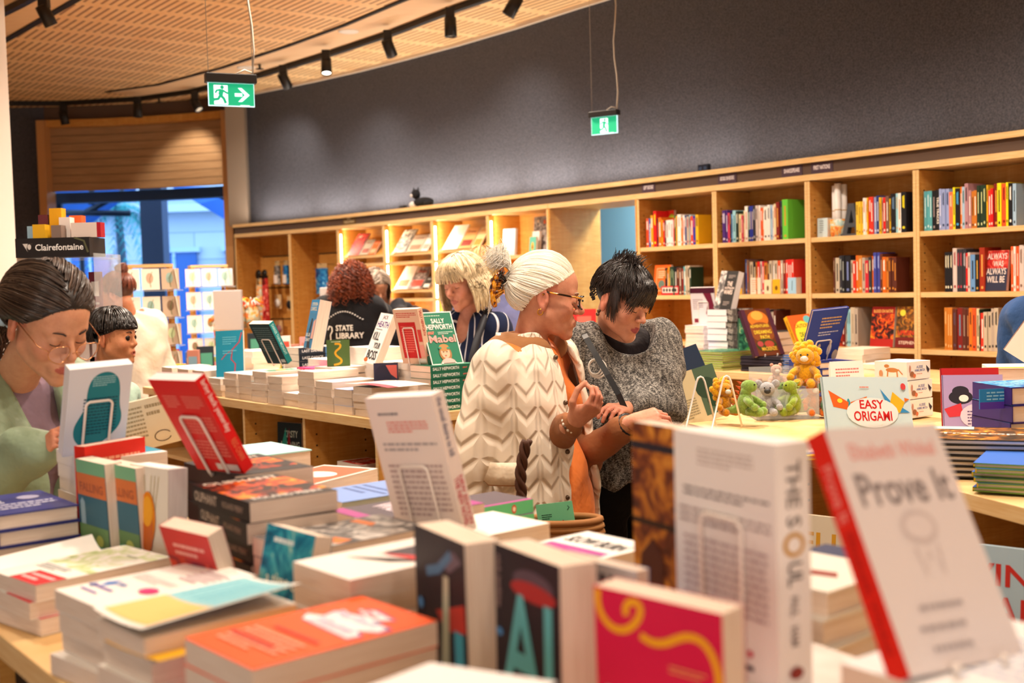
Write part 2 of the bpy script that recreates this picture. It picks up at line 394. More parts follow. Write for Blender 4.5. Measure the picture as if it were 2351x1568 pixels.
# curved window opening with timber frame, roller shutter box and glass
OP = []
for i in range(9):
    t = i/8; OP.append(Vector((-5.32+2.2*t, 13.68+.12*math.sin(math.pi*t)-.38*t, 0)))
ZS = 2.75; ZF = 3.55
mb = MB(); strip_mesh(mb, OP, ZF, ZC, 'fascia'); tag(mb.build('wall_bulkhead'), kind='structure')
def ribbon(pts, z0, z1, d0, d1, m, name=None):      # solid curved rail: between offsets d0..d1 of the line
    a = offs(pts, d0); b = offs(pts, d1); n = len(pts); vs = []
    for i in range(n): vs += [(a[i].x, a[i].y, z0), (b[i].x, b[i].y, z0), (b[i].x, b[i].y, z1), (a[i].x, a[i].y, z1)]
    fs = [(3, 2, 1, 0), tuple(4*(n-1)+k for k in range(4))]
    for i in range(n-1):
        for k in range(4): fs.append((4*i+k, 4*i+(k+1) % 4, 4*i+4+(k+1) % 4, 4*i+4+k))
    mb = MB().add(vs, fs, m); return mb.build(name) if name else mb
tag(ribbon(OP, ZF-.07, ZF+.01, -.06, .1, 'birch', 'trim_1'), kind='structure')
for i, p in enumerate((OP[0], OP[-1])):
    s = 1 if i == 0 else -1
    tag(MB().box((p.x-.045, p.y-.14, 0), (p.x+.045, p.y+.12, ZF), plain('c8925a', .5)).build('trim_%d' % (2+i)), kind='structure')
tag(ribbon(WL0, ZC-.03, ZC-.001, -.03, 0, plain('d8c8b4', .6), 'trim_16'), kind='structure')
# plain pilaster right of the opening
tag(MB().box((-3.07, 12.98, zT), (-2.86, 13.4, ZC), plain('8a7a6a', .8)).build('trim_4'), kind='structure')
r = empty('roller_shutter', OP[4], 'brown slatted timber shutter panel above the street window', 'shutter')
sl = (ZF-.07-ZS)/8
for i in range(8):
    m = ribbon(OP, ZS+i*sl+.003, ZS+(i+1)*sl-.003, .035, .05, 'shutter'); o = m.build('slat'); o.parent = r; o.matrix_parent_inverse = Matrix.Translation(-OP[4])
m = ribbon(OP, ZS, ZF-.07, .052, .07, plain('2a1c12', .8)); o = m.build('backing'); o.parent = r; o.matrix_parent_inverse = Matrix.Translation(-OP[4])
tag(ribbon(OP, .0, ZS, .32, .335, 'glass', 'window_1'), kind='structure')
tag(ribbon(OP, ZS-.12, ZS, .22, .4, plain('2c4a78', .5), 'trim_5'), kind='structure')
for i, t in enumerate((0.0, 8)):
    p = OP[min(8, int(round(t)))]; tag(MB().box((p.x-.035, p.y+.3, 0), (p.x+.035, p.y+.37, ZS), plain('24406a', .4)).build('trim_%d' % (6+i)), kind='structure')
# white column at the left edge
cxr = onY(44, 680, 6.8).x
tag(MB().box((cxr-.6, 6.2, 0), (cxr, 6.8, ZC), 'efe4da').build('wall_column', bevel=.01), kind='structure')
# ---- ceiling strip between the shadow gap and the lighting track, and the track with its spots
TR = [Vector((x, y, 0)) for x, y in [(-6.6, 12.7), (-5.52, 13.19), (-4.97, 13.3), (-4.07, 13.14), (-3.36, 12.75), (-2.43, 11.87), (-1.63, 10.95), (-.97, 10.13), (-.42, 9.35), (.2, 8.55), (.9, 7.6), (1.6, 6.5), (2.3, 5.2)]]
tag(ribbon(TR[3:], ZC-.004, ZC+.002, -.42, -.02, 'ceiling_plain', 'trim_10'), kind='structure')
tag(ribbon(TR[3:], ZC-.012, ZC-.003, -.46, -.42, plain('1c1410', .8), 'trim_11'), kind='structure')
tag(ribbon(TR, ZC-.05, ZC-.002, -.02, .03, plain('16120f', .5), 'light_track'), 'black curved lighting track fixed under the timber ceiling', 'light track')
TR2 = [onZ(-80, 150, ZC), onZ(5, 95, ZC), onZ(170, 0, ZC), onZ(330, -100, ZC)]
tag(ribbon([Vector((p.x, p.y, 0)) for p in TR2], ZC-.012, ZC-.002, -.03, .03, plain('1c1410', .8), 'trim_12'), kind='structure')
tag(ribbon([Vector((p.x, p.y, 0)) for p in TR2], ZC-.004, ZC+.002, -.75, -.03, 'ceiling_plain', 'trim_13'), kind='structure')
TR3 = [onZ(-80, 65, ZC), onZ(5, 20, ZC), onZ(45, 0, ZC), onZ(200, -90, ZC)]
tag(ribbon([Vector((p.x, p.y, 0)) for p in TR3], ZC-.05, ZC-.004, -.02, .03, plain('16120f', .5), 'light_track'), 'black lighting track crossing the ceiling corner at upper left', 'light track')
BLK = plain('17130f', .45)
def spot(px, py, aim, lit=False, label='', z=ZC):
    p = onZ(px, py, z-.05); r = empty('spotlight', (p.x, p.y, z-.05), label, 'spotlight', 'track spotlights')
    m = MB(); m.box((-.035, -.035, -.09), (.035, .035, 0), BLK); m.build('adapter', r, bevel=.006)
    d = Vector(aim).normalized(); q = d.to_track_quat('-Z', 'Y').to_matrix().to_4x4(); M = Matrix.Translation((0, 0, -.12)) @ q
    m = MB(); m.lathe([(.03, .05), (.046, .045), (.048, -.1), (.042, -.102), (.04, -.085)], BLK, 20, M); m.build('lamp_head', r)
    m = MB(); m.lathe([(.001, -.088), (.039, -.088), (.039, -.086), (.001, -.086)], emit('fff4dc', 9 if lit else .15, 'lamp'), 20, M); m.build('lens', r)
spot(145, 240, (.1, .2, -1), label='black track spotlight above the left edge of the shutter')
spot(315, 222, (0, 0, -1), label='black track spotlight pointing straight down over the shutter')
spot(447, 210, (.5, -.3, -.8), label='black track spotlight just left of the arrow exit sign')
spot(650, 150, (.3, .6, -.8), label='black track spotlight just right of the arrow exit sign')
spot(748, 115, (.05, -.35, -1), True, 'track spotlight with a bright white glowing lens')
spot(890, 70, (.3, .5, -.9), label='black track spotlight, second right of the glowing one')
spot(1033, 18, (0, 0, -1), label='large black track spotlight hanging straight, near the top edge')
spot(1181, -32, (-.5, .1, -.8), label='black track spotlight cut off by the top edge', )
spot(100, -12, (.3, .3, -.8), label='black spotlight at the upper left corner')
for px, py, lb in ((565, 155, 'small white round downlight behind the arrow exit sign'), (800, 72, 'small white round downlight beside the track, above the glowing spotlight'), (385, 218, 'small white round downlight left of the arrow exit sign')):
    p = onZ(px, py, ZC-.006); r = empty('downlight', (p.x, p.y, ZC-.006), lb, 'downlight', 'recessed downlights')
    MB().lathe([(.05, -.004), (.085, -.006), (.09, .004)], 'f4ece0', 24).build('rim', r); MB().lathe([(.001, -.003), (.05, -.003), (.05, 0)], emit('fff0d8', 3), 24).build('lens', r)
for k, (px, py) in enumerate(((596, 148), (365, 226))):
    p = onZ(px, py, ZC-.004); r = empty('sprinkler', (p.x, p.y, ZC), 'small dark fire sprinkler in the ceiling %s the arrow exit sign' % ('right above' if k == 0 else 'left of'), 'sprinkler')
    MB().lathe([(.012, 0), (.012, -.04), (.04, -.045), (.04, -.05), (.005, -.055)], BLK, 12).build('head', r)
# spot beam raking the shutter, wall washers for the felt wall
def spotl(loc, tgt, power, ang=50, color=(1, .84, .66), blend=.6, size=.05):
    l = bpy.data.lights.new('spot_beam', 'SPOT'); l.energy = power; l.color = color; l.spot_size = math.radians(ang); l.spot_blend = blend; l.shadow_soft_size = size
    o = bpy.data.objects.new('spot_beam', l); o.location = loc; o.rotation_euler = (Vector(tgt)-Vector(loc)).to_track_quat('-Z', 'Y').to_euler(); COL.objects.link(o)
spotl((-3.5, 12.9, 3.62), (-3.62, 13.5, 2.75), 40, 70)
for a_, b_, p_ in (((-1.7, 11.0, 3.5), (-1.3, 11.6, 2.2), 120), ((-.4, 9.3, 3.5), (.1, 10.0, 2.3), 130), ((-2.4, 11.9, 3.5), (-2.4, 12.8, 2.3), 120), ((.7, 7.9, 3.5), (1.3, 8.6, 1.9), 130), ((1.5, 6.7, 3.5), (2.0, 7.2, 1.6), 120), ((2.2, 5.4, 3.5), (2.7, 6.1, 1.6), 120)):
    spotl(a_, b_, p_*(.22 if a_[0] < .5 else .03), 100, (1, .9, .78), 1)
# ---- street outside
tag(MB().box((-16, 24, -1), (3, 24.4, 12), 'sandstone').build('building_facade'), 'pale sandstone building across the street with a moulded ledge', 'building')
bf = bpy.data.objects['building_facade']
for i, (x, w) in enumerate([(-10.6, .7), (-8.9, .8), (-7.25, .9), (-5.75, 1.0), (-4.2, .9)]):
    o = MB().box((x, 23.9, -.5), (x+w, 24.05, 2.35), plain('2a5a9a', .2)); o.box((x+w/2-.03, 23.88, -.5), (x+w/2+.03, 23.95, 2.35), 'b8c8dc'); o.box((x-.08, 23.85, 2.35), (x+w+.08, 24, 2.45), 'b8c8dc'); o = o.build('window', bf)
MB().box((-16, 23.6, 3.15), (3, 24, 3.3), 'c4ccd6').box((-16, 23.7, 3.3), (3, 24, 3.45), 'aab6c4').build('ledge', bf)
tag(MB().box((-20, 14.2, -.06), (5, 24, -.02), '8a94a0').build('ground'), kind='structure')
def prism(name, pts, th, m, **k):
    n = len(pts); q = [Vector(p) for p in pts]; nn = (q[1]-q[0]).cross(q[2]-q[0]).normalized()*th
    mb = MB().add(q+[p+nn for p in q], [tuple(range(n))[::-1], tuple(range(n, 2*n))]+[(i, (i+1) % n, n+(i+1) % n, n+i) for i in range(n)], m)
    return mb
# dark street column and awnings
p0, p1 = onY(322, 500, 16.5), onY(372, 500, 16.5)
tag(MB().box((p0.x, 16.5, 0), (p1.x, 16.8, 5), plain('4c5468', .6)).build('street_column'), 'grey-blue street column seen through the shop window', 'column')
def awning(Y, pts, name, lb, ribs):
    r = empty(name, (onY(*pts[0], Y)), lb, 'parasol'); Mi = Matrix.Translation(-onY(*pts[0], Y))
    q = [onY(px, py, Y+dy) for px, py, dy in [(*p, [0, 1.2, 1.6, .6, 0][i % 5]) for i, p in enumerate(pts)]]
    o = prism('canopy', q, .03, plain('2c66b4', .7)).build('canopy', r); o.matrix_parent_inverse = Mi
    cc = sum(q, Vector())/len(q); o = MB().tube([(cc.x, cc.y, -.02), (cc.x, cc.y, cc.z+.3)], .04, plain('141c2c', .5), 8).build('pole', r); o.matrix_parent_inverse = Mi
    for a, b in ribs:
        o = MB().tube([onY(*a, Y-.05), onY(*b, Y-.05)], .045, plain('141c2c', .5), 6).build('arm', r); o.matrix_parent_inverse = Mi
awning(17.2, [(110, 425), (320, 430), (225, 500), (150, 560), (100, 560)], 'street_parasol', 'blue street parasol with black arms seen through the window, left', [((285, 440), (180, 497)), ((210, 425), (210, 470)), ((105, 488), (300, 490))])
awning(17.2, [(395, 430), (600, 430), (600, 560), (530, 512), (460, 470)], 'street_parasol', 'blue street parasol right of the street column', [((480, 435), (600, 500))])
r = empty('palm_tree', onY(278, 640, 19), 'blue-green palm crown outside the shop window', 'tree'); rt = onY(278, 640, 19)
MB().tube([(0, 0, -2.5), (0.05, 0, -.2), (0, 0, 1.15)], [.1, .08, .06], plain('50606a', .8), 8).build('trunk', r)
mb = MB()
for i in range(34):
    a = random.uniform(0, 6.28); el = random.uniform(-.2, 1.2); L = random.uniform(.7, 1.15); pts = []
    for j in range(7):
        t = j/6; pts.append(Vector((math.cos(a)*L*t*math.cos(el*.6), math.sin(a)*L*t*math.cos(el*.6), 1.15+math.sin(el)*L*t-1.3*t*t*L)))
    for j in range(6):
        d = (pts[j+1]-pts[j]).normalized(); sd = d.cross(K).normalized()*.13*(1-t*.3)
        for s_ in (-1, 1):
            for q in (0, .5):
                b0 = pts[j].lerp(pts[j+1], q); mb.add([b0, b0+d*.04, b0+sd*s_+d*.12-K*.06], [(0, 1, 2)], plain('4ab0a8', .7))
mb.build('foliage', r)
# ---- curved rail above the bookcases, fascia, signs
tag(ribbon(FR, zT-.032, zT, -.02, .36, 'birch_edge', 'trim_14'), kind='structure')
tag(ribbon(FR, zO+.035, zT-.032, .004, .03, 'fascia', 'trim_15'), kind='structure')
for i in range(11):      # LED uplights lying on the rail
    a_, b_ = FR[i], FR[i+1]; c_ = (a_+b_)/2; t_ = (b_-a_).normalized(); n_ = Vector((-t_.y, t_.x, 0))
    area('rail_uplight', (c_.x+n_.x*.2, c_.y+n_.y*.2, zT+.03), (b_-a_).length*.9, (5.0, 5.0, 5.5, 5.5, 5.5, 5.0, 4.5, 2.2, .9, .5, .3)[i], (1, .9, .8), (math.pi, 0, math.atan2(t_.y, t_.x)), .04)
def onfront(px):       # point and tangent on the front line under pixel column px
    for i in range(len(PXS)-1):
        if px <= PXS[i+1] or i == len(PXS)-2:
            t = (px-PXS[i])/(PXS[i+1]-PXS[i]); return FR[i].lerp(FR[i+1], t), (FR[i+1]-FR[i]).normalized()
for px, wd, txt, nm, ct_, c, tc in [(807, .21, ['NSW', 'PUBLICATIONS'], 'brown two-line section sign above the lit shelves', 'sign', '6a5028', 'd8c8a0'), (1495, .13, ['GIFT BOOKS'], 'small dark plum section sign reading gift books', 'sign', '4a3844', 'f4e8e8'),
        (1676, .16, ['BOOKS ON BOOKS'], 'small dark plum section sign reading books on books', 'sign', '4a3844', 'f4e8e8'), (1824, .16, ['SHAKESPEARE'], 'small dark plum section sign naming a playwright, left of the post', 'sign', '4a3844', 'f4e8e8'), (1893, .16, ['FIRST NATIONS'], 'small dark plum section sign reading first nations', 'sign', '4a3844', 'f4e8e8')]:
    p, t = onfront(px); n = Vector((t.y, -t.x, 0)); o = p+n*.0-t*wd/2; o.z = zO+.037; hh = .072 if len(txt) == 1 else .085
    m = MB(); m.box((0, 0, 0), (wd, .004, hh), c)
    if len(txt) == 1: m.design((0, -.0003, 0), (wd, 0, 0), (0, 0, hh), [('t', txt[0], .12, .32, .88, .68, tc)])
    else: m.design((0, -.0003, 0), (wd, 0, 0), (0, 0, hh), [('t', txt[0], .35, .58, .65, .85, tc), ('t', txt[1], .12, .18, .88, .45, tc)])
    tag(m.build('section_sign', None, frame(o, t, Vector((-t.y, t.x, 0)), K)), nm, 'sign', 'section signs on the shelf fascia')
# ---- bookcase bays
BAYS = {}
def bay(i, zs, label, cat='bookcase', back=True, back_mat='birch', depth=.33, name='bookcase', holes=True, zb=.0):
    p, q = FR[i], FR[i+1]; t = (q-p).normalized(); d = Vector((-t.y, t.x, 0)); L = (q-p).length; M = frame(p, t, d, K); r = empty(name, M, label, cat, 'bays of the curved bookcase run')
    th = .019
    for x, s in ((0.001, 0), (L-th-.001, 1)):
        m = MB(); m.box((x, 0.0, 0), (x+th, depth, zO-.005), 'birch', skip=('-y',)); m.add([(x, 0, 0), (x+th, 0, 0), (x+th, 0, zO-.005), (x, 0, zO-.005)], [(0, 1, 2, 3)], 'birch_edge')
        if holes:
            xx = x+th+.0006 if s == 0 else x-.0006
            for yy in (.045, depth-.05):
                z = .2
                while z < zO-.1:
                    m.box((xx-.0008, yy-.004, z-.004), (xx+.0008, yy+.004, z+.004), plain('3a2410', .8)); z += .05
        m.build('side_panel', r)
    m = MB(); m.box((0, -.004, zO), (L, depth, zO+.036), 'birch_edge'); m.build('top_board', r)
    if back: MB().box((th, depth-.008, .1), (L-th, depth, zO-.001), back_mat).build('back_panel', r)
    for z in zs:
        m = MB(); m.box((th+.001, .004, z-.028), (L-th-.001, depth-.009, z), 'birch', skip=('-y',)); m.add([(th, .004, z-.028), (L-th, .004, z-.028), (L-th, .004, z), (th, .004, z)], [(0, 1, 2, 3)], 'birch_edge'); m.build('shelf', r)
    MB().box((0, .03, 0), (L, .05, .1), 'birch').build('plinth', r)
    BAYS[i] = (M, L, r); return M, L, r
names = {0: 'birch bookcase bay hung with straps and socks beside the window', 1: 'birch bookcase bay hung with tea towels', 2: 'narrow lit birch bay with an orange magazine, left of the lit bays', 3: 'lit birch bay with sloped displays behind the curly haired worker',
    4: 'lit birch bay with glossy books behind the blonde woman', 5: 'lit birch bay with pale books, right of the lit bays', 7: 'birch bookcase bay under the gift books sign', 8: 'birch bookcase bay under the books on books sign', 9: 'birch bookcase bay under the first nations sign, holding rolled prints', 10: 'birch bookcase bay at the right, with the teal spines', 11: 'birch bookcase bay cut off by the right edge'}
for i in range(12):
    if i == 6: continue
    zs = [S1, S2, S3, S4, S5] if i >= 2 else [S3-.2, .45]
    bay(i, zs, names[i], back_mat='birch')
# passage opening between the lit bays and the gift books bay
p, q = FR[6], FR[7]; t = (q-p).normalized(); d = Vector((-t.y, t.x, 0)); L = (q-p).length; M = frame(p, t, d, K)
m = MB(); m.box((0, 0, 0), (.02, .53, zO), 'birch').box((L-.02, 0, 0), (L, .6, zO), 'birch').box((0, 0, zO), (L, .53, zO+.036), 'birch_edge'); tag(m.build('door_1', None, M), kind='structure')
m = MB(); m.box((-2.2, 1.6, 0), (L+1.2, 1.65, ZC), plain('a8dcec', .6)); tag(m.build('wall_passage', None, M), kind='structure')
# cut the felt wall at the passage: rebuild wall_back without that stretch below the rail
wb = bpy.data.objects['wall_back']; bpy.data.objects.remove(wb)
mb = MB(); strip_mesh(mb, WL0[:8], 0, ZC, 'felt'); strip_mesh(mb, WL0[8:], 0, ZC, 'felt'); strip_mesh(mb, WL0[7:9], zO, ZC, 'felt'); tag(mb.build('wall_back'), kind='structure')
pl = M @ Vector((L/2, 1.2, 2.6)); area('passage_light', (pl.x, pl.y, 2.9), .5, 70, (.85, .95, 1))
# lit bays: light strips
LED = emit('fff0d4', 9, 'led')
for i in (2, 3, 4, 5):
    M, L, r = BAYS[i]; m = MB(); m.box((.022, .012, .5), (.034, .022, zO-.05), LED); o = m.build('light_strip', r)
    l = area('strip_lamp', (0, 0, 0), .02, 5.0, (1, .86, .62), sy=1.5); l.parent = r; l.location = (.04, .03, 1.45); l.rotation_euler = (0, math.radians(-90), 0)
    l.rotation_euler = (math.radians(90), 0, math.radians(-40))
# left bookcase beyond the column
m = MB(); lb = Matrix.Translation((-6.4, 13.2, 0)); m.box((0, 0, 2.1), (1.05, .4, 2.15), 'birch_edge').box((0, .02, 2.0), (1.05, .4, 2.1), 'fascia').box((0, 0, 1.95), (1.05, .4, 2.0), 'birch_edge').box((0, .3, 0), (1.05, .4, 1.95), 'birch').box((1.03, 0, 0), (1.07, .4, 2.1), 'birch')
for k in range(8): m.box((0, .29, .5+k*.17), (1.03, .3, .507+k*.17), plain('3a2410', .8))
tag(m.build('slat_wall_shelf', None, lb), 'birch slatted display wall between the white column and the window', 'shelf unit')
# ---------------------------------------------------------------- books in the bookcases
SHN = {0: 'top', 1: 'second', 2: 'third', 3: 'fourth'}
def shelf_books(i, z, x0, items, sect, row, hmul=1.0, depth0=.018):
    """items: (colour, thickness mm, height mm[, band colour or text, its colour]); books stand spine out"""
    M, L, r = BAYS[i]; x = x0*L+.022; n = 0
    for it in items:
        c, t, h = it[0], it[1]/1000, it[2]/1000*hmul
        if x+t > L-.022: break
        n += 1; w = h*.64; sp = []
        if len(it) > 4 and it[4]: sp = [('T', it[3], .22, .16, .78, .82, it[4])]
        elif len(it) > 3 and it[3]:
            k = random.random()
            if k < .5: sp = [('L', .3, .25+.2*k, .7, .85, 5, it[3])]
            else: sp = [('T', 'IIIIIHIIHI', .3, .3, .7, .85, it[3]), ('r', .3, .06, .7, .12, it[3])]
            sp = [('r', .36, .34, .64, .84, it[3]), ('r', .3, .06, .7, .12, it[3])] if k > .5 else [('r', .3, .62, .48, .9, it[3]), ('r', .52, .6, .68, .92, it[3]), ('e', .5, .12, .25, .035, it[3])]
        d = depth0+random.uniform(0, .01)
        Mb = M @ frame(Vector((x, d, z+.0005)), Vector((0, 1, 0)), K, Vector((1, 0, 0)))
        cm = MB(); cn = CN.get(c, 'coloured'); tn = ''
        book(Mb, w, h, t-.0008, c, spine=sp, parts=False, pages='pages',
             label='%s book, spine %d from the left, %s shelf, %s bay' % (cn, n, SHN[row], sect), group='books on the %s shelf, %s bay' % (SHN[row], sect), name='shelved_book')
        x += t
    return x
CN = {'d84a20': 'orange', '2458a8': 'royal blue', 'e8a018': 'amber yellow', 'd81c1c': 'red', '2c2430': 'black', 'e87820': 'bright orange', 'f4efe6': 'white', 'f0e0dc': 'pale pink', '2e5a38': 'dark green', 'e8b820': 'yellow', 'c82838': 'crimson',
      '4a2a78': 'purple', '6a9ad0': 'light blue', '9ad0dc': 'pale turquoise', '1c3028': 'blackish green', 'e8d8a8': 'cream', 'd04058': 'pink-red', '2838a0': 'deep blue', '34343c': 'charcoal', 'd8c8c0': 'greyish beige', 'e85a28': 'vivid orange', 'a8c8e0': 'powder blue', '80201c': 'maroon', '68c840': 'lime green',
      'f0c83c': 'golden yellow', 'e03828': 'bright red', '98a8d8': 'lavender blue', '283a78': 'navy', '1a1a20': 'near-black', 'f4e818': 'lemon yellow', '58a8b0': 'teal', 'f07850': 'coral', 'b88890': 'dusty mauve', 'c87828': 'ochre', '203828': 'bottle green', 'b8a898': 'taupe', 'c8b8a0': 'stone', '4048a0': 'indigo', '5c2c20': 'dark brown', 'a03018': 'rust red', 'd86818': 'burnt orange', '785848': 'brown'}
WH, DK = 'fff8ec', '201c20'
shelf_books(7, S1, .06, [('d84a20', 26, 215, WH), ('2458a8', 26, 215, 'THE DICTIONARY', WH), ('e8a018', 24, 235, WH), ('d81c1c', 30, 265, 'e8e020'), ('2c2430', 18, 210, 'c05070'), ('e87820', 28, 215, WH), ('e8a018', 14, 195, DK), ('d81c1c', 16, 190, WH), ('2c2430', 20, 188, 'd0c0a0'), ('f0e0dc', 24, 190, DK), ('f4efe6', 22, 190, 'c08880'), ('f0e0dc', 26, 190, 'b07068'), ('d81c1c', 10, 205, WH),
   ('2e5a38', 18, 220, 'e0d8a0'), ('e8a018', 14, 215, DK), ('f4efe6', 34, 225, 'c8a0a0'), ('e87820', 14, 200, WH), ('f4efe6', 20, 215, 'd04040'), ('283a78', 16, 215, WH), ('b8a898', 24, 205, 'b04060'), ('9ad0dc', 12, 215, DK), ('d84a20', 28, 205, WH), ('2838a0', 22, 205, 'e05040'), ('e8b820', 26, 212, DK)], 'gift books', 0, .95)
shelf_books(8, S1, .03, [('4a2a78', 17, 225, 'f0e8f8'), ('4a2a78', 17, 225, 'f0e8f8'), ('4a2a78', 17, 225, 'f0e8f8'), ('d04058', 18, 205, '401020'), ('2c2430', 10, 205, 'd0a030'), ('6a9ad0', 18, 195, '183050'), ('9ad0dc', 28, 218, '306070'), ('1c3028', 22, 212, 'e8e0c8'), ('e8d8a8', 24, 190, '806040'), ('d04058', 16, 180, 'f0c0c0'), ('e8d8a8', 10, 210, DK), ('f4efe6', 26, 240, 'c87820'), ('1c3028', 18, 235, 'd0e0c0'), ('2838a0', 16, 238, 'f0e0c0'), ('2838a0', 16, 238, 'f0e0c0'), ('34343c', 20, 235, 'c0c0c8'), ('d8c8c0', 20, 238, DK),
   ('f4efe6', 16, 238, 'c0b0a0'), ('e85a28', 18, 220, WH), ('e87820', 14, 220, WH), ('f4efe6', 30, 225, '604838'), ('f4efe6', 22, 235, '405060'), ('a8c8e0', 16, 232, '4060a0'), ('f0e0dc', 12, 230, 'a08070'), ('e8d8a8', 22, 238, 'c84830'), ('80201c', 26, 248, 'e0a040'), ('34343c', 20, 255, '686870'), ('68c840', 44, 262, 'c8a030')], 'books on books', 0, .95)
shelf_books(9, S1, .42, [('f0c83c', 16, 205, '806020'), ('f0c83c', 16, 205, '806020'), ('f0c83c', 16, 205, '806020'), ('f4efe6', 15, 225, 'd05030'), ('f4efe6', 12, 222, 'e8a030'), ('e8b820', 8, 225, DK), ('e03828', 18, 228, WH), ('e03828', 18, 228, WH), ('98a8d8', 20, 225, 'f0f0ff'), ('283a78', 20, 232, 'd0d8f0'), ('e8b820', 14, 220, DK), ('b8a898', 10, 220, DK), ('d81c1c', 18, 218, WH), ('785848', 22, 225, 'f0e0d0'), ('e8b820', 14, 208, DK), ('1a1a20', 34, 235, '6080a0'), ('9ad0dc', 14, 235, 'd0a040'), ('f4efe6', 20, 235, 'd08030'), ('1a1a20', 34, 240, 'f0e018')], 'first nations', 0, .95)
shelf_books(10, S1, .02, [('58a8b0', 17, 232, 'd8f0f0'), ('58a8b0', 17, 232, 'd8f0f0'), ('58a8b0', 17, 232, 'd8f0f0'), ('1a1a20', 24, 232, 'a09090'), ('1a1a20', 24, 235, 'TRUE TRACKS', WH), ('98a8d8', 15, 238, 'f0f0ff'), ('98a8d8', 22, 235, '304060'), ('98a8d8', 22, 235, '304060'), ('f07850', 24, 215, 'f8d0b0'), ('f4e818', 14, 240, DK), ('1a1a20', 30, 232, '4aa0d8'), ('e87820', 12, 240, WH), ('a8c8e0', 18, 238, '306050'), ('b88890', 22, 255, '403038'), ('b88890', 16, 215, WH), ('c87828', 16, 208, DK), ('c87828', 18, 212, WH), ('203828', 18, 238, 'd8e0a0'), ('203828', 18, 238, 'd8e0a0'), ('203828', 18, 238, 'd8e0a0'), ('e8b820', 10, 236, DK), ('e03828', 18, 205, WH), ('d81c1c', 16, 215, WH), ('80201c', 24, 240, 'e0a040'), ('f4e818', 24, 240, DK), ('e85a28', 26, 235, '901810'), ('f4e818', 12, 240, DK), ('1a1a20', 22, 235, WH), ('a8c8e0', 20, 230, DK)], 'teal-spine', 0, .95)
shelf_books(11, S1, .03, [('e8a018', 22, 225, DK), ('d81c1c', 20, 235, WH), ('34343c', 22, 230, WH), ('f4efe6', 24, 228, DK)], 'far right', 0)
shelf_books(7, S2, .30, [('1a1a20', 20, 190, 'd0a040'), ('e87820', 12, 180, WH), ('e8a018', 16, 195, DK), ('203828', 16, 198, 'a0b890'), ('203828', 16, 198, 'a0b890'), ('1c3028', 16, 198, 'a0b890'), ('1a1a20', 22, 190, WH), ('5c2c20', 22, 190, 'd0a880'), ('785848', 18, 188, WH), ('80201c', 20, 180, 'e0c0a0'), ('58a8b0', 22, 195, WH), ('c8b8a0', 14, 200, DK), ('c8b8a0', 26, 200, DK), ('203828', 18, 190, WH)], 'gift books', 1)
shelf_books(8, S2, .28, [('283a78', 18, 225, '8090b0'), ('785848', 20, 222, 'c05030'), ('c8b8a0', 30, 208, '605040'), ('1a1a20', 28, 208, 'e0d0b0'), ('c87828', 10, 205, DK), ('d81c1c', 20, 208, WH), ('d8c8c0', 16, 208, DK), ('c82838', 18, 208, WH), ('c87828', 26, 200, DK), ('5c2c20', 20, 210, 'c8a860'), ('c8b8a0', 22, 210, DK), ('b8a898', 22, 210, 'f0f0f0'), ('c8b8a0', 26, 210, '504038'), ('d84a20', 24, 210, WH), ('b8a898', 20, 210, WH), ('80201c', 20, 210, 'e8c8a0'), ('e03828', 18, 212, WH), ('d81c1c', 16, 214, WH), ('d81c1c', 16, 214, WH), ('e03828', 16, 214, WH)], 'books on books', 1)
shelf_books(9, S2, .20, [('5c2c20', 10, 220, 'c0a080'), ('c8b8a0', 30, 218, DK), ('34343c', 20, 230, 'a8b0a8'), ('1a1a20', 20, 232, 'a8b0a8'), ('1a1a20', 40, 228, '7888c0'), ('c8b8a0', 16, 200, DK), ('e03828', 18, 195, WH), ('d86818', 18, 228, WH), ('c87828', 28, 226, 'f0d0a0'), ('b8a898', 22, 212, '403830'), ('c82838', 26, 195, 'f0c8a0'), ('34343c', 20, 215, 'c8d0a8'), ('d86818', 14, 220, WH), ('4048a0', 20, 240, 'a8b8f0'), ('4048a0', 20, 240, 'a8b8f0'), ('5c2c20', 20, 232, 'b08868'), ('d86818', 24, 212, WH), ('c87828', 16, 208, DK), ('5c2c20', 16, 208, 'e09030'), ('5c2c20', 18, 208, 'e09030'), ('5c2c20', 18, 208, 'e09030')], 'first nations', 1, .97)
shelf_books(10, S2, .19, [('1a1a20', 18, 225, 'f0e8c8'), ('1a1a20', 18, 225, 'f0e8c8'), ('1a1a20', 18, 225, 'f0e8c8'), ('d8c8c0', 26, 245, 'a04040'), ('34343c', 18, 238, 'c04050'), ('34343c', 18, 238, 'c04050'), ('34343c', 22, 236, 'b0b0b8'), ('d81c1c', 10, 215, WH), ('d8c8c0', 14, 218, DK), ('6a9ad0', 28, 205, DK), ('1a1a20', 24, 205, 'd0a040'), ('a03018', 32, 242, 'e8a050')], 'teal-spine', 1, .97)
shelf_books(10, S2, .74, [('e85a28', 16, 240, 'f0e0c8'), ('f4efe6', 12, 240, 'c04030'), ('e85a28', 16, 240, 'f0e0c8'), ('d8c8c0', 22, 245, '806050'), ('d8c8c0', 20, 240, '806050'), ('b8a898', 20, 242, DK), ('c8b8a0', 22, 240, DK)], 'right-hand end of the teal-spine', 1, .97)
shelf_books(11, S2, .03, [('c8b8a0', 22, 225, DK), ('80201c', 20, 235, WH), ('34343c', 22, 230, WH)], 'far right', 1)
shelf_books(8, S3, .34, [('80201c', 24, 220, WH), ('34343c', 22, 215, WH), ('e8a018', 18, 218, DK), ('c8b8a0', 30, 215, DK), ('203828', 22, 212, WH), ('c87828', 22, 214, DK), ('1a1a20', 26, 220, WH), ('b8a898', 22, 205, DK), ('5c2c20', 22, 216, WH)], 'books on books', 2)
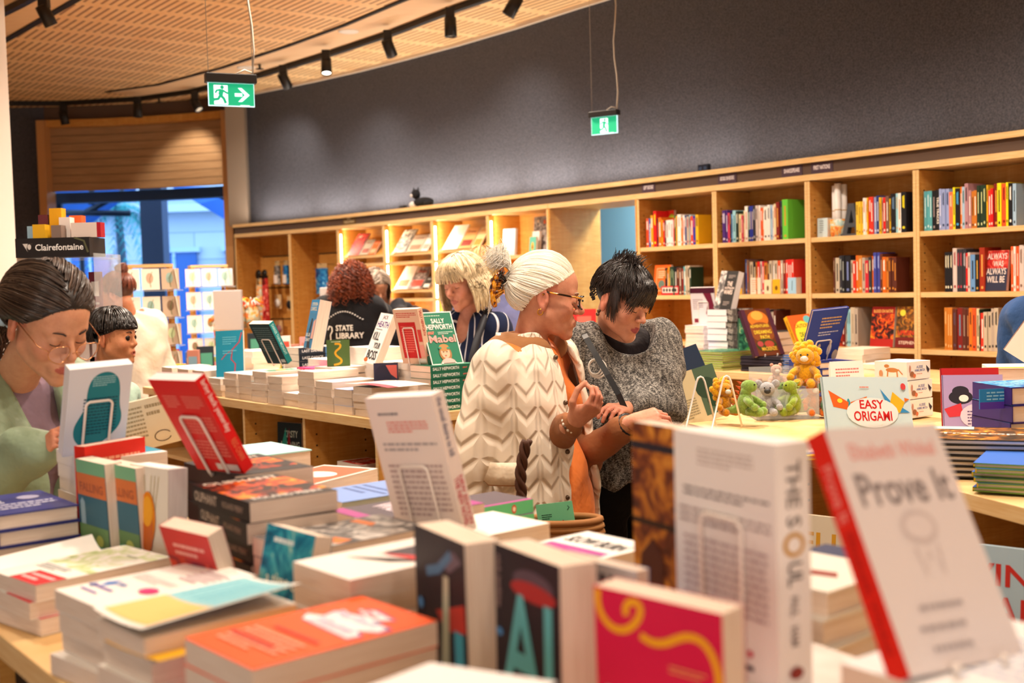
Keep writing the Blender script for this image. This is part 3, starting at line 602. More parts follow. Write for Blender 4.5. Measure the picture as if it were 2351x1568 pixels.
shelf_books(9, S3, .20, [('1a1a20', 18, 225, WH), ('34343c', 18, 225, WH), ('a03018', 22, 228, DK), ('80201c', 16, 225, WH), ('b8a898', 16, 228, DK), ('9ad0dc', 12, 230, DK), ('9ad0dc', 12, 230, DK), ('c8b8a0', 30, 240, 'a89880'), ('b8a898', 26, 236, DK)], 'first nations', 2, .97)
shelf_books(10, S3, .19, [('c87828', 17, 240, 'e8b878'), ('c87828', 17, 240, 'e8b878'), ('c87828', 17, 240, 'e8b878'), ('5c2c20', 26, 232, '604858'), ('80201c', 34, 238, '6888a0'), ('5c2c20', 24, 235, 'a08878'), ('5c2c20', 18, 232, 'c88850'), ('e87820', 20, 238, DK), ('e85a28', 20, 238, DK), ('e8d8a8', 18, 235, DK), ('203828', 6, 230, WH), ('e03828', 22, 210, WH), ('c8b8a0', 22, 216, DK), ('c8b8a0', 22, 216, DK), ('b8a898', 18, 235, DK), ('c8b8a0', 24, 238, DK)], 'teal-spine', 2, .97)
for i, S in ((7, S4), (8, S4), (9, S4), (10, S4)):
    pass
def faceout(i, z, xf, w, h, cover, front, label, t=.022, lean=8, y=.06, group='face-out books in the bookcases', name='face_out_book', cat='book'):
    M, L, r = BAYS[i]; l = math.radians(lean); n = Vector((0, -math.cos(l), math.sin(l))); up = Vector((0, math.sin(l), math.cos(l))); x = Vector((1, 0, 0))
    Mb = M @ frame(Vector((xf*L, y+t, z+.001)), x, up, n); return book(Mb, w, h, t, cover, front=front, label=label, group=group, name=name, cat=cat, parts=False)
faceout(7, S2, .12, .16, .21, 'e86018', [('r', .15, .12, .85, .9, 'f0b080'), ('r', .19, .15, .81, .87, 'e06820'), ('L', .25, .55, .75, .82, 4, 'f4d8b0'), ('e', .5, .35, .2, .14, '60786c')], 'orange book with a framed pattern facing out beside dark spines', y=.05)
faceout(7, S2, .28, .17, .062, 'd02030', [('r', .06, .25, .94, .85, 'f0e4d8')]+[('e', .16+.17*k, .55, .06, .22, '302828') for k in range(5)], 'small red box with round pictures lying before dark spines', y=.02, lean=0, t=.06, name='gift_box', cat='box')
faceout(8, S2, .09, .105, .14, '2c2858', [('r', 0, 0, 1, .28, 'e8b020'), ('e', .5, .52, .36, .26, 'a8d8e8'), ('r', .42, .42, .62, .62, 'e06030'), ('L', .15, .78, .85, .94, 2, 'd05050')], 'small navy and yellow book with a pale round picture facing out', lean=2)
faceout(8, S2, .37, .085, .105, 'f0dcc8', [('L', .1, .1, .6, .9, 6, 'e0a080')], 'small peach gift box, left of the yellow one', lean=0, t=.05, y=.02, name='gift_box', cat='box')
faceout(8, S2, .53, .06, .09, 'f0d8b0', [('e', .5, .4, .15, .2, '6a5038')], 'small cream gift box touching the yellow one', lean=0, t=.05, y=.01, name='gift_box', cat='box')
faceout(8, S2, .625, .062, .092, 'e8b020', [('e', .5, .4, .18, .16, '7a5010')], 'small yellow gift box with a beetle mark', lean=0, t=.05, y=.005, name='gift_box', cat='box')
faceout(8, S2, .78, .065, .10, 'a8d0e8', [('l', [(.5, .2), (.55, .8)], .004, '304860')], 'small light blue gift box, right of the yellow one', lean=0, t=.05, y=.01, name='gift_box', cat='box')
faceout(10, S2, .545, .13, .215, 'art:redmix', [('r', 0, 0, 1, .55, '2c3048'), ('t', 'ALWAYS', .06, .78, .94, .93, 'e8d8d0'), ('t', 'WAS', .35, .6, .8, .74, 'e8d8d0'), ('t', 'ALWAYS', .06, .4, .94, .56, 'e8d8d0'), ('t', 'WILL BE', .1, .2, .9, .36, 'e8d8d0')], 'face-out book reading always was always will be, red over navy', y=.03)
faceout(9, S3, .55, .155, .235, 'art:fire', [('r', 0, 0, 1, .2, 'b02018'), ('r', 0, .82, 1, 1, 'a01c18'), ('t', 'BLOOD ON NATIVE', .08, .85, .92, .93, 'f0c060')], 'dark book with red bands facing out, beside the uprising book', y=.03)
faceout(9, S3, .775, .155, .235, 'art:forest', [('r', 0, .0, 1, .25, '701814'), ('e', .25, .85, .12, .08, 'e8d840'), ('t', 'UPRISING', .1, .3, .9, .42, 'd83020'), ('t', 'STEPHEN', .15, .08, .85, .16, 'e8c8b0')], 'dark uprising book facing out with a yellow moon', y=.03)
# top of the first nations bay: rolled prints in a patterned pot, letter A bookend, pale card
M, L, r = BAYS[9]
t9 = empty('patterned_pot', M @ Vector((.20*L, .11, S1)), 'coral patterned pot holding rolled white prints on the top shelf', 'pot')
MB().lathe([(.048, 0), (.055, .005), (.06, .105), (.055, .105), (.048, .008)], 'art:floral', 24).build('pot_body', t9)
for k, (dx, dy, h) in enumerate([(-.028, 0, .30), (.008, -.022, .31), (.022, .018, .305)]):
    p = M @ Vector((.20*L+dx, .11+dy, S1+.01)); m = MB(); pr = [(.0195, 0), (.0195, h), (.017, h), (.006, h-.02)]; m.lathe(pr, 'f6f2ee', 20); m.lathe([(.0198, h*.48), (.0198, h*.5)], plain('c8a878', .6), 20)
    tag(m.build('rolled_print', None, Matrix.Translation(p)), 'rolled white print standing in the coral pot, %s of the three' % ['leftmost', 'middle', 'rightmost'][k], 'rolled print', 'rolled prints in the pot')
m = MB(); bx = [(0, 0), (.03, 0), (.045, .05), (.085, .05), (.1, 0), (.13, 0), (.085, .19), (.045, .19)]
Mb = M @ frame(Vector((.305*L, .03, S1)), Vector((1, 0, 0)), K, Vector((0, -1, 0)))
def prism2(pts, z0, z1, m_, mb):
    n = len(pts); mb.add([(a, b, z0) for a, b in pts]+[(a, b, z1) for a, b in pts], [tuple(range(n))[::-1], tuple(range(n, 2*n))]+[(i, (i+1) % n, n+(i+1) % n, n+i) for i in range(n)], m_)
prism2([(0, 0), (.03, 0), (.075, .19), (.045, .19)], -.04, 0, plain('4a4e54', .4), m); prism2([(.1, 0), (.13, 0), (.085, .19), (.06, .19)], -.04, .0005, plain('4a4e54', .4), m); prism2([(.02, .05), (.11, .05), (.105, .075), (.025, .075)], -.04, .001, plain('4a4e54', .4), m); prism2([(-.01, 0), (.14, 0), (.14, .012), (-.01, .012)], -.06, .0015, plain('4a4e54', .4), m)
tag(m.build('letter_bookend', None, Mb), 'dark grey metal bookend shaped like a letter A', 'bookend')
faceout(9, S1, .045, .075, .115, 'c8dce0', [('L', .2, .2, .6, .9, 6, '8898a0')], 'pale blue cards stacked left of the coral pot', t=.04, lean=1, y=.05, name='card_stack', cat='cards')
faceout(7, S1, .19, .085, .255, 'd82818', [('e', .72, .7, .4, .2, '98a828')], 'tall red book with a green disc standing behind yellow spines', y=.13, lean=3)
# lit bays: sloped ledges with glossy books
LIT = {2: [[('art:sunset', .2, .28, 'e87840', 'orange-red magazine'), ('b8b09c', .13, .19, 'a04838', 'small grey-green book with an oval portrait'), ('e07038', .1, .17, 'f0b088', 'small orange book')], []],
       3: [[('art:grey', .2, .28, 'f0f0f0', 'grey and white photo book'), ('d8bfa8', .2, .2, 'a08068', 'beige photo book'), ('f4ece4', .1, .2, 'b8a898', 'pale slim book')], [('f6e6da', .2, .28, 'e07848', 'white magazine with orange script'), ('art:photo', .2, .26, 'c84030', 'dark photo book with a red-haired figure'), ('302c28', .1, .14, 'e8e0d0', 'small black book with a round badge')]],
       4: [[('f8f4ee', .22, .28, '9ac8b8', 'white book with a pale green band'), ('e8a868', .18, .24, '902820', 'red striped art book'), ('f0c890', .12, .24, 'e89040', 'orange and white slim book')], [('f4e8dc', .2, .24, 'c8a888', 'cream book')]]}
for i, rows in LIT.items():
    M, L, r = BAYS[i]
    for k, row in enumerate(rows):
        z = S1 if k == 0 else S2; x = .12*L
        if not row: continue
        MB().box((.03, .02, z+.055), (L-.03, .032, z+.075), 'birch_edge').add([(.03, .02, z+.06), (L-.03, .02, z+.06), (L-.03, .3, z+.26), (.03, .3, z+.26)], [(0, 1, 2, 3)], 'birch').build('sloped_ledge', r)
        for j, (c, w_, h_, c2, nm) in enumerate(row):
            if x+w_ > L-.02: w_ = max(.06, L-.025-x)
            l = math.radians(35); n = Vector((0, -math.sin(math.radians(55)), math.cos(math.radians(55)))); up = Vector((0, math.cos(math.radians(55)), math.sin(math.radians(55))))
            n = Vector((0, -up.z, up.y)); Mb = M @ frame(Vector((x, .045, z+.08))-n*0, Vector((1, 0, 0)), up, n)
            fr = [('r', .1, .12, .9, .4, c2), ('t', ['ORANGE', 'Drew', 'ART', 'Elected'][(i+j+k) % 4], .15, .74, .8, .86, c2 if j else 'fff4e8')] if c[:3] != 'art' or j else [('t', 'ART', .2, .8, .5, .9, 'f8e8d8')]
            if x+w_ <= L-.02: book(Mb, w_, h_*.93, .012, c, front=fr, label='%s on the %s ledge, lit bay %d' % (nm, ['upper', 'lower'][k], i-1), group='glossy books in the lit bays', name='glossy_book', cat='book', parts=False)
            x += w_+.012
for xf, w_, h_, c, fr, nm, dep in ((.14, .18, .24, 'b8d8f0', [('r', .05, .05, .95, .95, 'eef4fa'), ('r', .05, 0, .95, .2, 'f4d8d0')], 'white and pale blue book', .12), (.52, .2, .33, 'art:photo', [('e', .3, .88, .1, .05, 'e8d0b8'), ('e', .75, .85, .1, .06, 'e06030')], 'tall patchwork photo book', .2), (.58, .1, .2, 'f0e0da', [], 'pale pink slim book', .15), (.62, .09, .15, '68c0a8', [('e', .5, .45, .22, .25, 'e8b850'), ('r', .42, .3, .58, .5, '503820')], 'small mint book with an orange bird', .1), (.83, .09, .27, 'art:pastel', [('e', .5, .5, .2, .12, '3060a0')], 'pale book with a blue bird', .14)):
    faceout(5, S1, xf, w_*.95, h_*.92, c, fr, nm+' in the rightmost lit bay', y=dep-.06, lean=5, name='glossy_book', group='glossy books in the lit bays')
# hanging goods in the two left bays
def hang(i, xf, z, w_, h_, colors, label, kind, y=.2, card=True):
    M, L, r = BAYS[i]; o = M @ Vector((xf*L, y, z)); g = empty(kind, frame(o, M.col[0].xyz, M.col[1].xyz, K), label, kind.replace('_', ' '), 'goods hanging in the left bays')
    m = MB().tube([(0, .33-y-.012, .01), (0, -.03, .01), (0, -.036, .02)], .0025, BLK, 5); m.build('hook', g)
    if card: MB().box((-w_/2*.9, -.004, -.035), (w_/2*.9, 0, .02), 'c8a878').build('header_card', g)
    m = MB(); n = 6; vs = []
    for a in range(2):
        for b in range(n+1): vs += [(-w_/2*(1-.05*(b % 2)), -.02+.03*a+.004*(b % 2), -.03-h_*b/n), (w_/2*(1-.05*(b % 2)), -.02+.03*a, -.03-h_*b/n)]
    fs = []
    for b in range(n): fs += [(2*b, 2*b+2, 2*b+3, 2*b+1), (14+2*b, 14+2*b+1, 14+2*b+3, 14+2*b+2), (2*b, 14+2*b, 14+2*b+2, 2*b+2), (2*b+1, 2*b+3, 14+2*b+3, 14+2*b+1)]
    m.add(vs, fs, colors, True); m.build('fabric', g); return g
for xf, c, nm in ((.50, 'art:grey', 'black and white'), (.66, 'art:blue', 'blue'), (.80, 'art:photo', 'grey patterned'), (.93, 'art:multi', 'orange')):
    g = hang(0, xf, 1.83, .075, .2, c, '%s patterned socks hanging in the top row of the strap bay' % nm, 'sock_pair')
    MB().box((-.03, -.03, -.22), (.025, -.024, -.13), 'f4e8e0').build('tag', g)
for xf, z, c, nm in ((.42, 1.4, 'e8e4e0', 'round white mirror'), (.72, 1.45, 'art:redmix', 'dark floral pouch'), (.42, 1.12, '9a6878', 'round plum mirror'), (.64, 1.38, '20242c', 'black strap bundle')):
    M, L, r = BAYS[0]; o = M @ Vector((xf*L, .25, z)); g = empty('hanging_accessory', frame(o, M.col[0].xyz, M.col[1].xyz, K), nm+' hanging on the slat panel by the window', 'accessory', 'accessories on the slat panel')
    MB().box((-.05, .0, -.06), (.05, .006, .09), 'd8b888').build('card', g)
    MB().lathe([(.001, 0), (.04, .002), (.044, .008), (.044, .02), (.001, .022)], c, 20, Matrix.Rotation(math.radians(90), 4, 'X')).build('body', g)
M, L, r = BAYS[0]
for k, (xf, c) in enumerate(((.26, 'art:floral'), (.37, 'art:redmix'))):
    o = M @ Vector((xf*L, .12, 1.72)); g = empty('bag_strap', frame(o, M.col[0].xyz, M.col[1].xyz, K), 'long %s flowered bag strap hanging from a black hook' % ['pale', 'red'][k], 'strap', 'long flowered straps')
    MB().lathe([(.001, 0), (.042, 0), (.042, .012), (.001, .012)], BLK, 20, Matrix.Translation((0, 0, .0)) @ Matrix.Rotation(math.radians(80), 4, 'X')).build('hook', g)
    MB().tube([(.02, 0, -.05), (.03, 0, -.4), (.035, 0, -.9), (0, .0, -.97), (-.035, 0, -.9), (-.03, 0, -.4), (-.01, 0, -.05)], .022, c, 8).build('webbing', g); MB().box((-.025, -.02, -.12), (.03, .02, -.02), BLK).build('buckle', g)
hang(1, .40, 1.78, .18, .26, 'art:blue', 'blue and green leaf tea towel hanging at upper left of the towel bay', 'tea_towel', .16)
hang(1, .82, 1.78, .16, .26, 'art:photo', 'beige and brown patterned tea towel hanging at upper right of the towel bay', 'tea_towel', .16)
hang(1, .40, 1.32, .17, .3, 'art:floral', 'orange and green tea towel hanging in the lower row of the towel bay', 'tea_towel', .16)
for i in (0, 1):
    M, L, r = BAYS[i]; m = MB()
    for z in (1.9, 1.56, 1.22): m.box((.06, .318, z), (L-.06, .321, z+.012), plain('3a2410', .8))
    m.build('slat_groove', r)
# ornaments on top of the rail
def onrail(px, dy=.12):
    p, t = onfront(px); d = Vector((-t.y, t.x, 0)); return p+d*dy+K*zT, t, d
p, t, d = onrail(955, .1)
cat_ = empty('cat_figurine', frame(p+K*.001, t, d, K), 'black and white toy cat curled on top of the shelf rail', 'cat figurine')
m = MB(); m.ball((.03, 0, .045), (.13, .07, .045), plain('15151a', .9), 20); m.ball((-.09, -.03, .03), (.05, .03, .03), plain('d8d4d0', .9), 14); m.ball((.12, -.02, .03), (.05, .04, .03), plain('15151a', .9), 14); m.build('body', cat_)
m = MB(); m.ball((-.045, -.03, .12), (.045, .042, .045), plain('15151a', .9), 16); m.ball((-.062, -.066, .108), (.018, .014, .014), plain('e8e4e0', .9), 12)
for s in (-1, 1): m.add([(-.045+s*.018, -.03, .155), (-.045+s*.046, -.03, .15), (-.045+s*.036, -.03, .19), (-.045+s*.03, -.01, .155)], [(0, 1, 2), (1, 3, 2), (3, 0, 2)], plain('15151a', .9))
m.build('head', cat_)
p, t, d = onrail(912, .1); tag(MB().box((-.04, -.02, 0), (.04, .02, .035), BLK).box((-.03, -.021, .008), (-.005, -.02, .026), '3a3a40').box((.005, -.021, .008), (.03, -.02, .026), '3a3a40').build('sensor_box', None, frame(p, t, d, K)), 'small black two-lens box on the rail left of the toy cat', 'box')
p, t, d = onrail(1612, .05); tag(MB().box((-.045, -.015, 0), (.045, .015, .05), plain('141c30', .4)).box((-.035, -.017, .012), (-.01, -.014, .035), '30405c').box((.01, -.017, .012), (.035, -.014, .035), '30405c').build('power_outlet', None, frame(p, t, d, K)), 'dark double power outlet standing above the shelf rail at right', 'outlet')
# ---------------------------------------------------------------- exit signs
def exit_sign(px, py, Y, wid, yaw, arrow, label):
    c = onY(px, py, Y); y = math.radians(yaw); n = Vector((math.sin(y), -math.cos(y), 0)); x = (-n).cross(K); h = wid*(.50 if arrow else .60); r = empty('exit_sign', frame(c, x, -n, K), label, 'exit sign')
    MB().box((-wid*.55, -.03, h/2), (wid*.55, .03, h/2+wid*.2), plain('1c1816', .4)).build('housing', r, bevel=.004)
    G = emit('10a070', .75, 'sign_green'); Wt = emit('e8fbff', 1.2, 'sign_white'); m = MB(); m.box((-wid/2, -.006, -h/2), (wid/2, .006, h/2), emit('c8f0f8', .9, 'sign_edge'))
    cx = .27 if arrow else .5; a = wid/h
    items = [('r', .012, .03, .988, .99, G), ('r', cx-.15/(1 if arrow else 1.0), .06, cx+.15, .9, Wt)]
    S = lambda pts: [(cx+u*1.0, v) for u, v in pts]
    def limb(pts, wd): return ('l', S(pts), wd*wid*1.35, G)
    items += [('e', cx+.03, .81, .042, .042*a, G), limb([(.02, .72), (-.01, .47)], .075), limb([(-.01, .47), (.06, .32), (.10, .12)], .045), limb([(-.01, .47), (-.06, .3), (-.17, .26)], .045), limb([(.02, .70), (.1, .6), (.15, .55)], .032), limb([(.0, .70), (-.09, .66), (-.12, .55)], .032)]
    if arrow: items += [('p', [(.57, .43), (.57, .57), (.73, .57), (.73, .43)], Wt), ('p', [(.64, .8), (.72, .8), (.89, .5), (.79, .5)], Wt), ('p', [(.64, .2), (.79, .5), (.89, .5), (.72, .2)], Wt)]
    items.append(('L', .68, .02, .95, .07, 1, Wt))
    m.design((-wid/2, -.0062, -h/2), (wid, 0, 0), (0, 0, h), items, .0003); m.build('sign_panel', r)
    for s in (-1, 1):
        top = ZC-c.z
        if s < 0 or arrow: MB().tube([(s*wid*.48, 0, h/2+wid*.2), (s*wid*.48, 0, top)], .0015, plain('b0a8a0', .3, .5, .6), 5).build('suspension_wire', r)
        if s > 0: MB().tube([(s*wid*.48, 0, h/2+wid*.2)]+[(s*wid*.48+.012*math.sin(k*1.3), 0, h/2+wid*.2+(top-h/2-wid*.2)*k/10) for k in range(1, 11)], .0045, plain('c8beb0', .5), 6).build('power_cable', r)
    MB().tube([(wid*.48, 0, h/2+wid*.25), (wid*.3, -.01, h/2+wid*.3), (wid*.1, -.01, h/2+wid*.2)], .003, plain('c8beb0', .5), 6).build('lead', r)
exit_sign(531, 218, 5.6, .215, 24, True, 'green illuminated exit sign with a running figure and right arrow')
exit_sign(1388, 288, 7.6, .185, -32, False, 'green illuminated running figure exit sign in front of the grey wall')
# ---------------------------------------------------------------- tables (birch shelving units with worktops)
def table(c0, u, v, L, W, nb, name_label, face=('front',), gap=.04):
    """corner c0, run direction u, depth direction v; open bays face -v, left/right end panels"""
    x, y = (u, v) if u.cross(v).z > 0 else (v, u)
    M = frame(Vector((c0[0], c0[1], 0)), u, v, K) if u.cross(v).z > 0 else None
    r = empty('display_table', M, name_label, 'table', 'birch display tables')
    MB().box((0, 0, TZ-.04), (L, W, TZ), 'birch_edge').build('worktop', r, bevel=.002)
    bw = (L-.06)/nb
    for i in range(nb+1):
        xx = .02+i*bw; m = MB(); m.box((xx, .025, .08), (xx+.022, W-.025, TZ-.041), 'birch')
        m.add([(xx, .0245, .08), (xx+.022, .0245, .08), (xx+.022, .0245, TZ-.041), (xx, .0245, TZ-.041)], [(0, 1, 2, 3)], 'birch_edge')
        for yy in (.08, W/2-.06):
            for k in range(9):
                z = .5+k*.05; m.box((xx-.0008, yy-.004, z-.004), (xx+.0228, yy+.004, z+.004), plain('3a2410', .8))
        m.build('upright', r)
    MB().box((.02, W/2-.01, .1), (L-.02, W/2+.01, TZ-.041), 'birch').build('centre_panel', r)
    MB().box((.02, .03, .08), (L-.02, W-.03, .1), 'birch').build('base_board', r); MB().box((.05, .06, 0), (L-.05, W-.06, .08), plain('4a3828', .6)).build('plinth', r)
    for z, nm in ((.66, 'shelf'),): MB().box((.045, .03, z-.02), (L-.045, W-.03, z), 'birch_edge').build(nm, r)
    return M, r
N0 = Vector((-.816, 1.822, 0)); NT_, _ = table(N0-A*.75, A, B, 3.0, 1.05, 5, 'near birch display table crowded with paperbacks')
def N(s, t, z=TZ): p = N0+A*s+B*t; return Vector((p.x, p.y, z))
M0 = Vector((-.607, 4.728, 0))+A*.08; L_M = 2.5; table(M0-A*L_M, A, B, L_M, .78, 4, 'middle birch display table carrying rows of cream paperbacks')
def MT(s, t, z=TZ): p = M0-A*s+B*t; return Vector((p.x, p.y, z))       # s counted back from the near right corner
RA = Vector((.28, -.96, 0)).normalized(); RB = Vector((-RA.y, RA.x, 0)); R0 = Vector((1.062, 2.797, 0))-RA*2.15; table(R0, RA, RB, 3.25, .95, 5, 'right-hand birch display table holding toys and picture books')
K0 = Vector((.885, 6.936, 0))-A*.18; table(K0-A*1.05, A, B, 3.15, .68, 5, 'far birch display table in front of the gift books bay')
def KT(s, t, z=TZ): p = K0+A*s+B*t; return Vector((p.x, p.y, z))
tag(MB().box((0, 0, 0), (1.1, .6, .9), 'f0ece6').box((-.02, -.02, .9), (1.12, .62, .95), plain('8a6a48', .4)).build('sales_counter', None, frame(Vector((-2.1, 8.5, 0)), Vector((.9, -.44, 0)).normalized(), Vector((.44, .9, 0)).normalized(), K)), 'white sales counter with a timber top in front of the strap bay', 'counter')
tag(MB().box((0, 0, .86), (1.7, .8, .9), 'birch_edge').box((.03, .03, 0), (1.67, .77, .86), 'birch').build('display_plinth', None, frame(Vector((-3.95, 8.45, 0)), Vector((.95, -.3, 0)).normalized(), Vector((.3, .95, 0)).normalized(), K)), 'birch plinth under the card spinners near the window', 'plinth')
aA, aB = -52, 38
# ---------------------------------------------------------------- near table, left part
stack((-.724, 1.939, 1.102), -43, 3, 'white and green paperback', 'the left front pile', t=.027, cover='f4f2ea', front=[('r', .0, .38, 1, .98, 'art:leaf'), ('r', .38, .0, 1.0, .22, 'd02028'), ('L', .45, .04, .95, .18, 2, 'f4d0d0'), ('L', .12, .26, .7, .36, 3, 'a0a0a0'), ('L', .55, .8, .9, .84, 1, 'b0b8a0')], toplabel='white paperback with green leaf print and red block, left front pile', group='paperbacks in the left front pile')
stack((-.515, 1.659, 1.137), -47, 4, 'thick white paperback', 'the pile left of the orange one', t=.029, cover='f6f1ea', front=[('p', [(.1, .3), (.2, .22), (.26, .3), (.16, .37)], '3a78c8'), ('t', 'Calm', .2, .3, .42, .36, '6a80c8'), ('r', .06, .2, .5, .225, '6840a0'), ('r', .12, .12, .45, .14, '7048a8'), ('p', [(.04, .2), (.16, .18), (.1, .25)], '2848a0'), ('e', .76, .36, .12, .055, 'd83078'), ('L', .5, .62, .92, .86, 5, 'd0b0b8'), ('L', .1, .45, .8, .55, 3, 'e0d8d8')], toplabel='white paperback with purple script and a pink oval, thick pile', group='paperbacks in the thick white pile', jit=5, shift=.008)
st = stack((-.395, 1.430, 1.158), -48, 5, 'thin cream paperback', 'the pile with the curled watercolour cover', w=.129, h=.2, t=.0276, cover='f4efe6', toplabel='paperback with a curled yellow and turquoise watercolour cover', group='paperbacks under the watercolour cover', shift=.008, jit=4)
sheet(Matrix.Translation((-.004, -.004, .029)), .137, .21, lambda u, v: .006+.016*(abs(u-.45)**2)+.012*u*v, 'f4f0ea', [(.06, .05, .94, .45, 'f6c878'), (.5, .2, .9, .48, 'f0a850'), (.06, .42, .94, .96, '8ccfdc'), (.1, .5, .8, .9, '48aac4'), (.3, .62, .6, .8, 'd8ecec'), (.7, .7, .85, .9, 'f0b878')], name='cover_sheet', parent=st[0])
sheet(Matrix.Translation((.014, -.006, .0275)), .146, .21, lambda u, v: .003+.012*max(0, u-.3)**1.5, 'f0b820', name='yellow_cover', parent=st[1])
stack((-.232, 1.299, 1.169), -49, 5, 'thick orange edged paperback', 'the orange pile', t=.0298, cover='fb5804', front=[('p', [(.22, .55), (.9, .52), (.93, .60), (.8, .63), (.95, .68), (.95, .76), (.7, .78), (.78, .86), (.45, .9), (.3, .84), (.5, .8), (.2, .75), (.25, .66), (.1, .62)], '3c3890'), ('p', [(.2, .56), (.88, .53), (.9, .59), (.78, .63), (.93, .69), (.9, .75), (.66, .77), (.75, .85), (.45, .88), (.32, .84), (.52, .79), (.22, .74), (.27, .66), (.12, .62)], 'f6eef0'), ('t', 'The', .35, .8, .62, .86, 'c03860'), ('t', 'Perfect', .25, .7, .82, .78, 'd8d0e8'), ('t', 'Home', .3, .56, .8, .66, 'd8d0e8'), ('r', .25, .38, .85, .4, 'c8281c'), ('L', .15, .1, .85, .34, 5, 'f8b090'), ('r', .1, .2, .7, .225, 'd0301c')], toplabel='bright orange paperback with a white scribbled title, front pile', group='paperbacks in the orange pile', jit=2)
stack((-.98, 2.3, 1.145), 39, 4, 'navy edged hardback', 'the pile at the far left edge', w=.153, h=.234, t=.031, cover='34387c', front=[('t', 'THE', .1, .55, .35, .75, 'e0e0f0'), ('L', .1, .2, .9, .5, 3, 'c8c8e0'), ('e', .7, .7, .14, .1, 'b8b8dc')], hard=True, toplabel='navy blue hardback with white lettering lying at the far left edge', group='hardbacks in the navy pile', name='hardback_book')
o = sheet(frame(N(-.28, .02, 1.055), A, B, K), .2, .22, lambda u, v: .05*(max(0, .35-u)*2)**2+.02*v, 'f6f2ea', name='open_magazine'); tag(o, 'pale magazine with a curled page lying under the navy books', 'magazine')
stack(N(-.22, .15, 1.05), -50, 1, 'cream paperback', 'the low pile', t=.028, cover='e8dcc8', toplabel='cream book lying flat under the curled pale magazine', w=.2, h=.26)
# standing trio and the books behind
book(standM((-.80, 2.345, TZ), 60, 0, 0, .153, .03), .153, .234, .03, 'd82a1c', front=[('L', .1, .6, .9, .9, 5, 'f0a080')], spine=[('T', 'ISLANDS', .25, .4, .75, .9, 'f0b098'), ('L', .2, .1, .8, .3, 4, 'e87868')], label='red paperback standing with its spine out, beside the illustrated pair')
gfr = [('r', 0, .88, 1, 1, '7cb890'), ('r', 0, .68, 1, .88, 'd87840'), ('t', 'FALLING', .1, .72, .9, .8, 'a85838'), ('r', 0, .42, 1, .68, '3c6c80'), ('p', [(.08, .42), (.08, .62), (.16, .66), (.24, .62), (.24, .42)], '98b8c8'), ('r', 0, .25, 1, .42, '68905c'), ('p', [(0, .12), (1, .0), (1, .2), (.5, .3), (0, .27)], '58a888'), ('p', [(0, 0), (1, 0), (1, .1), (0, .2)], 'd8b870'), ('e', .7, .3, .12, .05, 'b8c868')]
book(standM((-.799, 2.224, TZ), -47, -2, 0, .129, .03), .129, .214, .034, '3c6c80', front=gfr, label='landscape-covered paperback standing at the left, its title in orange', group='landscape-covered paperbacks standing')
book(standM((-.728, 2.178, TZ), -46, -2, 0, .129, .03), .129, .212, .034, '3c6c80', front=gfr, label='second landscape-covered paperback, mostly hidden behind the first', group='landscape-covered paperbacks standing')
book(standM((-.672, 2.124, TZ), -42, 3, 0, .129, .035), .129, .214, .04, 'ece4d8', front=[('l', [(.5, .02), (.5, .35)], .004, 'a04828')]+[('l', [(.5, .3), (.5+dx*.6, .6), (.5+dx, .93)], .0018, 'b8a878') for dx in (-.3, -.2, -.1, .08, .18, .28)]+[('e', .5, .55, .2, .24, 'e88818'), ('e', .5, .45, .15, .2, 'd06820'), ('e', .5, .62, .14, .13, 'f0a828')], label='white paperback with an orange flower cover standing upright', pages='pages_white')
stack((-.85, 2.46, 1.222), 38, 7, 'thick white paperback', 'the pile under the teal figure book', t=.0288, cover='f4f0ec', front=[('r', .6, .1, 1, .9, '2a90b0'), ('L', .1, .2, .5, .8, 5, 'a0b8c0')], toplabel='white and teal paperback on top of the pile behind the red spine', group='paperbacks under the teal figure book')
Mt = standM((-.871, 2.419, 1.2225), 40.8, -23.5, 1.7, .129, .03, 'back')
book(Mt, .129, .198, .026, 'dfe4ee', back=[('s', [(.30, .55), (.31, .8), (.42, .92), (.62, .95), (.78, .88), (.83, .75), (.84, .55), (.9, .42), (.88, .3), (.75, .2), (.62, .12), (.4, .06), (.25, .1), (.14, .2), (.13, .33), (.22, .45)], '14808f'), ('L', .38, .78, .74, .9, 5, '9ad0d8'), ('L', .26, .22, .8, .66, 12, '0c4e60'), ('r', .68, .0, 1, .12, 'dfe4ee'), ('r', .72, .045, .86, .075, '505060'), ('e', .93, .06, .045, .03, 'c04860'), ('e', .93, .06, .025, .016, 'dfe4ee')], label='white paperback with a big teal shape on a wire stand, left', pages='pages_white')
wire_stand(Mt, .129, .198, .026, 'white wire stand holding the teal figure book')
stack((-.50, 2.18, 1.2255), 37, 6, 'dark fiery paperback', 'the pile under the leaning red book', t=.034, cover='241c1c', front=[('r', .05, .2, .95, .75, 'art:fire'), ('t', 'OLIPHANT', .1, .8, .9, .92, 'd8c8b8')], toplabel='dark fiery paperback lying under the leaning red book', group='dark fiery paperbacks')
Mr = standM((-.529, 2.096, 1.2265), -36.5, -29.7, .5, .129, .03, 'back')
book(Mr, .129, .198, .024, 'da1414', back=[('L', .12, .7, .42, .84, 5, 'f08070'), ('L', .52, .7, .92, .84, 5, 'f08070'), ('L', .3, .42, .92, .62, 6, 'f08070'), ('L', .3, .14, .92, .36, 6, 'f08070'), ('r', .5, .03, .62, .1, 'e8d8d0'), ('r', .72, .03, .96, .1, 'e8d0c8')], spine=[('T', 'bring back yesterday', .2, .42, .8, .96, 'f8d8d0'), ('T', 'REG CHAN', .25, .12, .75, .34, 'e87850')], label='bright red paperback leaning on a wire stand, back cover showing', pages='pages_white')
wire_stand(Mr, .129, .198, .024, 'pale wire stand holding the leaning red book')
